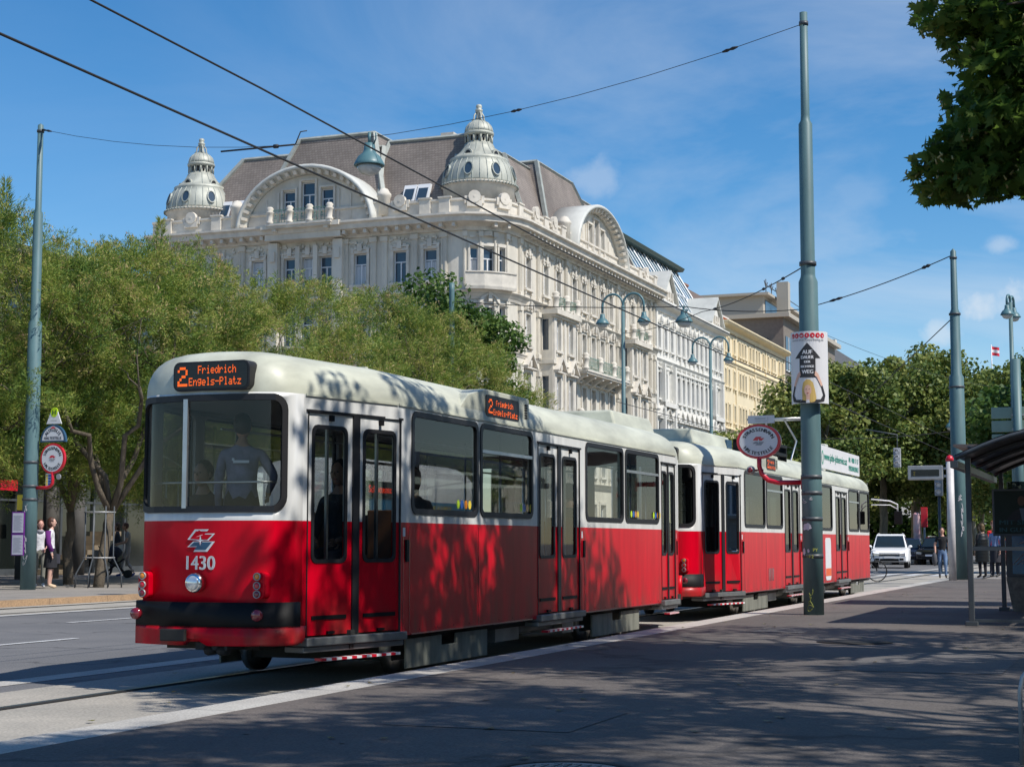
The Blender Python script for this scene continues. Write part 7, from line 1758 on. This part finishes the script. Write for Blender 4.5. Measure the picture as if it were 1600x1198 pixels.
    mb = MB()
    for z in (.60, .66, .72): mb.box(L/2-.06, L/2+.004, -.5, .5, z, z+.035)
    mb.box(L/2-.05, L/2+.004, -.45, .45, .36, .48); g = mb.build('grille', M['black'], root)
    mb = MB(); mb.box(L/2-.0, L/2+.012, -.26, .26, .50, .60); mb.build('number_plate', M['signwhite'], root)
    for x in (-L/2+.85, L/2-.88):
        for y in (-Wd/2+.12, Wd/2-.12): wheel(root, x, y)
    if suv:
        mb = MB()
        for sg in (-1, 1): mb.tube([(-L/2+.6, sg*(Wd/2-.32), H+.03), (.3, sg*(Wd/2-.32), H+.03)], .02, 6)
        mb.build('roof_rails', M['galv'], root)
    return root
a = at(1389, 84); car(a[0], a[1], 'white sport utility car driving toward the camera beside the front tram', M['carwhite'], H=1.70, rz=radians(6))
a = at(1417, 97); car(a[0], a[1], 'dark blue car following behind the white car', M['carblue'], H=1.55, suv=False, rz=radians(4))
a = at(1465, 96); car(a[0], a[1], 'black car with lit headlamp half hidden behind the walking man', M['carblack'], H=1.6, rz=radians(-8))
a = at(1494, 92); car(a[0]+2, a[1]-3.0, 'dark red car glimpsed between the mast and shelter post', mat('car_red', (.2, .01, .01), .3, coat=.5), H=1.5, suv=False)
# coach beyond the tram, seen through its windows
cs = thing('coach', 'white coach with blue band and red moving letters seen through the tram windows', 'coach', W(24.4, 12.1, 0), ROT)
side = [(0, .45), (0, 2.2), (.10, 2.45), (.3, 2.6), (.7, 2.68), (4.3, 2.68), (4.8, 2.6), (5.2, 2.42), (5.55, 2.0), (5.75, 1.3), (5.8, .6), (5.7, .35), (.1, .35)]
mb = MB(); V = []; F = []; n = len(side); stt = [(0, .93, -.06), (.1, .975, -.02), (.3, .995, 0), (1.1, 1, .03), (1.9, .995, 0), (2.1, .975, -.02), (2.2, .93, -.06)]
for y, k, dz in stt:
    for x, z in side: V.append((2.9+(x-2.9)*k, y, z*(1 if z < 1.5 else k**.5)+dz))
for i in range(len(stt)-1):
    for j in range(n): F.append((i*n+j, i*n+(j+1) % n, (i+1)*n+(j+1) % n, (i+1)*n+j))
F.append(tuple(range(n))[::-1]); F.append(tuple(range((len(stt)-1)*n, len(stt)*n))); mb.add(V, F, True); mb.build('body', M['carwhite'], cs)
mb = MB(); mb.box(.35, 5.4, -.012, .03, 1.75, 1.98); mb.build('blue_band', M['blue2'] if 'blue2' in M else mat('coach_blue', (.02, .16, .32), .4), cs)
mb = MB(); mb.box(.4, 5.2, -.014, .01, 1.1, 1.68); mb.build('side_glazing', M['carglass'], cs)
mb = MB(); mb.T = lambda u, d, z: Vector((u, -.014-d, z)); text(mb, 'STADTRUNDFAHRT', 2.6, 1.80, .12, .004, width=2.4, bold=.006); mb.build('yellow_letters', M['yellow'], cs)
mb = MB(); mb.box(.15, 1.3, -.05, -.036, 2.02, 2.28); ld = mb.build('letter_display', M['ledoff'], cs); mb = MB(); mb.T = lambda u, d, z: Vector((u, -.055-d, z)); text(mb, 'Schottentor', .72, 2.09, .12, .002, width=1.0, bold=.004); mb.build('led_letters', mat('led_red', (1, .06, .01), .5, emit=1.), ld)
for x in (1.1, 4.6): wheel(cs, x, .2, .40, .26); wheel(cs, x, 2.0, .40, .26)
# bicycle ahead of the tram
bc = thing('bicycle', 'black bicycle whose wheel shows just past the front of the tram', 'bicycle', W(*at(1343, 54), 0), radians(8))
for x, nm in ((-.52, 0), (.52, 1)):
    mb = MB(); mb.T = lambda a, b, c: Vector((x+a, b, .34+c)); mb.tube([(.33*cos(2*pi*k/28), 0, .33*sin(2*pi*k/28)) for k in range(29)], .02, 6, cap=False); w_ = mb.build('wheel', M['tyre'], bc)
    mb = MB(); mb.T = lambda a, b, c: Vector((x+a, b, .34+c)); [mb.tube([(0, 0, 0), (.32*cos(2*pi*k/14), 0, .32*sin(2*pi*k/14))], .003, 3) for k in range(14)]; mb.build('spokes', M['galv'], w_)
mb = MB(); [mb.tube(q, .016, 6) for q in ([(-.52, 0, .34), (0, 0, .30), (-.18, 0, .82), (-.52, 0, .34)], [(0, 0, .30), (.38, 0, .82), (-.18, 0, .80)], [(.52, 0, .34), (.38, 0, .95)])]; mb.build('frame', M['black'], bc)
mb = MB(); mb.tube([(.38, -.26, 1.0), (.38, .26, 1.0)], .014, 6); mb.build('handlebar', M['galv'], bc); mb = MB(); mb.ell((-.2, 0, .88), (.13, .07, .03), 10, 6); mb.build('saddle', M['black'], bc)
# ---------------------------------------------------------------- people in the street
def X2(px, Y): return at(px, Y)
a = at(83, 41); person(a, radians(90+8), 'woman in purple cardigan, white blouse and black skirt beside the left mast', dict(top=(.75, .75, .76), legs=(.02, .02, .025), skin=(.6, .36, .28), shoe=(.6, .45, .3), trousers=False, girth=1.12), hair='bob', hair_col=(.07, .025, .015), h=1.70, z=.13,
    skirt=(.52, 1.0, .21, .16, (.015, .015, .02)), group='two women waiting by the left mast',
    extra=lambda r, J, k: (MB().tube([(.175*k, .05, 1.43*k), (.225*k, .03, 1.12*k), (.22*k, -.06, .92*k)], [.078, .066, .05], 10).tube([(-.175*k, .05, 1.43*k), (-.225*k, .03, 1.12*k), (-.22*k, -.06, .92*k)], [.078, .066, .05], 10).build('cardigan', mat('purple_knit', (.12, .015, .16), .9), r), MB().box(.20*k, .30*k, -.2*k, .12*k, .62*k, .86*k).tube([(.25*k, -.1, .85*k), (.22*k, -.02, 1.0*k), (.25*k, .06, .85*k)], .01, 5).build('handbag', mat('bag_grey', (.06, .06, .08), .6), r)))
a = at(66, 41.6); person(a, radians(25), 'smiling woman in white top and grey trousers half hidden by the left mast', dict(top=(.72, .72, .76), legs=(.20, .20, .17), skin=(.62, .33, .27), shoe=(.7, .7, .72), long=False), hair='bob', hair_col=(.09, .03, .02), h=1.66, z=.13,
    pose=dict(anL=(.09, -.03, .09), toL=(.10, -.20, .035), elL=(.24, -.05, 1.15), wrL=(.12, -.2, 1.0), haL=(.06, -.24, .97)), group='two women waiting by the left mast',
    extra=lambda r, J, k: MB().lathe([(.075, 1.42*k), (.095, 1.46*k), (.075, 1.50*k)], 0, -.02, 0, 12).build('scarf', mat('scarf', (.3, .3, .35), .9), r))
WALK = dict(knL=(.10, -.16, .50), anL=(.10, -.20, .11), toL=(.11, -.36, .06), knR=(-.10, -.03, .50), anR=(-.10, .22, .14), toR=(-.10, .10, .035), elL=(.22, .08, 1.14), wrL=(.22, .06, .9), haL=(.22, .04, .82), elR=(-.22, -.06, 1.14), wrR=(-.22, -.18, .93), haR=(-.22, -.2, .85))
PUSH = dict(WALK); PUSH.update(elL=(.24, -.05, 1.14), wrL=(.2, -.3, 1.08), haL=(.18, -.38, 1.06), elR=(-.24, -.05, 1.14), wrR=(-.2, -.3, 1.08), haR=(-.18, -.38, 1.06), uchest=(0, -.04, 1.4), neck=(0, -.07, 1.48), hb=(0, -.1, 1.56))
PY = 54.0
a = at(203, PY); person(a, radians(-90+8), 'person in grey clothes and blue shoes leaning forward to push a pushchair', dict(top=(.32, .32, .33), legs=(.42, .38, .38), skin=(.5, .3, .22), shoe=(.02, .06, .3), long=False), hair='short', hair_col=(.10, .04, .03), h=1.74, z=.13, pose=PUSH)
a = at(186, PY+.9); person(a, radians(-70), 'person in a dark top with pale shoulder bag walking behind the pushchair', dict(top=(.05, .06, .08), legs=(.02, .02, .04), skin=(.4, .25, .2)), hair='bob', hair_col=(.05, .03, .02), h=1.74, z=.13, pose=WALK,
    extra=lambda r, J, k: MB().box(.14, .28, -.12, .16, .85, 1.1).build('bag', M['signwhite'], r))
a = at(184, PY-.3); pc = thing('pushchair', 'dark pushchair with pink bags behind the tree guard', 'pushchair', W(a[0], a[1], .13), ROT+radians(118))
mb = MB(); mb.tube([(.55, 0, 1.02), (.2, .0, .55), (-.42, 0, .12)], .016, 6); mb.tube([(.5, .4, 1.02), (.2, .4, .55), (-.42, .4, .12)], .016, 6); mb.tube([(.55, 0, 1.02), (.5, .4, 1.02)], .016, 6); mb.tube([(-.3, 0, .62), (.35, 0, .12)], .016, 6); mb.tube([(-.3, .4, .62), (.35, .4, .12)], .016, 6); mb.build('frame', M['black'], pc)
mb = MB(); mb.add([(-.3, .02, .38), (.12, .02, .38), (.3, .02, .9), (-.3, .38, .38), (.12, .38, .38), (.3, .38, .9)], [(0, 1, 4, 3), (1, 2, 5, 4)]); mb.ell((.05, .2, .82), (.28, .2, .2), 12, 8); mb.build('seat', mat('pram_cloth', (.02, .025, .05), .8), pc)
for x in (-.42, .38):
    for y in (0, .4): mb = MB(); mb.T = lambda q, b, c: Vector((x+q, y+b, .13+c)); mb.lathe([(.07, -.02), (.13, -.02), (.13, .02), (.07, .02)], n=16, axis=1); mb.build('wheel', M['tyre'], pc)
mb = MB(); mb.ell((.42, .2, .80), (.1, .14, .14), 10, 8); mb.build('bag', mat('pink_bag', (.6, .15, .22), .8), pc)
a = at(1469, 57.3); person(a, radians(-14), 'man in black polo shirt and blue jeans walking toward the camera, jacket in hand', dict(top=(.015, .015, .018), legs=(.14, .22, .36), skin=(.55, .3, .22), long=False, shoe=(.03, .025, .02), girth=1.1), hair='short', hair_col=(.05, .03, .02), h=1.72, z=.02,
    pose=dict(WALK, elR=(-.25, .02, 1.15), wrR=(-.24, -.1, .92), haR=(-.24, -.12, .84)), extra=lambda r, J, k: MB().ell((-.27, -.12, .68), (.09, .13, .24), 10, 8).build('jacket_in_hand', mat('grey_jacket', (.08, .08, .09), .9), r))
a = at(1531, 52); person(a, radians(200), 'woman in shiny black quilted coat seen from behind through the shelter', dict(top=(.012, .012, .015), legs=(.02, .02, .03), skin=(.5, .3, .22), girth=1.1), hair='bob', hair_col=(.13, .08, .03), h=1.66, z=.15, coat=(.52, 1.42, .25, .22, (.008, .010, .011), True), group='people talking behind the shelter')
a = at(1551, 53.2); person(a, radians(-50), 'blond woman in light blue denim jacket facing the quilted coat', dict(top=(.26, .36, .60), legs=(.02, .025, .04), skin=(.6, .36, .27)), hair='long', hair_col=(.42, .28, .10), h=1.68, z=.15, group='people talking behind the shelter', skirt=(.5, 1.0, .24, .17, (.03, .03, .04)))
a = at(1549, 55.5); person(a, radians(10), 'man with reddish hair and bright red jacket behind the blond woman', dict(top=(.6, .02, .02), legs=(.03, .03, .05), skin=(.6, .34, .26)), hair='short', hair_col=(.28, .11, .05), h=1.80, z=.15, group='people talking behind the shelter')

# ---------------------------------------------------------------- small things on the ground
R_ = np.random.default_rng(5); L = maple_leaf(); n = 260; xs = R_.uniform(-14, 40, n); V = []
fl_s = R_.uniform(2, 40, n); fl_p = np.where(R_.uniform(0, 1, n) < .8, R_.uniform(-6, 6, n), R_.uniform(6.1, 9, n)); fl_z = np.where(fl_p < 6.0, .157, .02)
for i in range(n):
    c = W(fl_s[i], fl_p[i], fl_z[i]); a = R_.uniform(0, 6.28); k = R_.uniform(.04, .08)
    for q in L: V.append((c.x+k*(q[0]*cos(a)-q[1]*sin(a)), c.y+k*(q[0]*sin(a)+q[1]*cos(a)), c.z+.012*abs(q[0])))
o = npmesh('fallen_leaves', np.array(V), len(L), leafmat('dry_leaf', [(.10, .08, .03), (.2, .15, .05), (.16, .2, .05)], .5, .1)); o['kind'] = 'stuff'
mb = MB()
for s0_, s1_, p0_, p1_ in ((14.5, 17.2, 1.2, 2.6), (20.3, 21.5, 4.0, 4.7), (27, 30.5, 2.9, 3.6), (9.2, 10.4, 3.2, 4.4)):
    mb.mi = 0; mb.add([(s0_, p0_, .1535), (s1_, p0_, .1535), (s1_, p1_, .1535), (s0_, p1_, .1535)], [(0, 1, 2, 3)])
o = mb.build('platform_patches', groundmat('patch_asphalt', (.135, .125, .12), (.10, .095, .092), .35, .8, 70.)); o.rotation_euler = (0, 0, ROT); o['kind'] = 'structure'
mb = MB()
for k in range(200):
    s0_, p0_ = random.uniform(6, 40), random.uniform(-4, 5.5); r0_ = random.uniform(.012, .03); mb.add([(s0_+r0_*cos(t*pi/4), p0_+r0_*sin(t*pi/4)*.8, .1545) for t in range(8)], [tuple(range(8))])
o = mb.build('gum_spots', mat('gum', (.09, .085, .08), .8)); o.rotation_euler = (0, 0, ROT); o['kind'] = 'stuff'
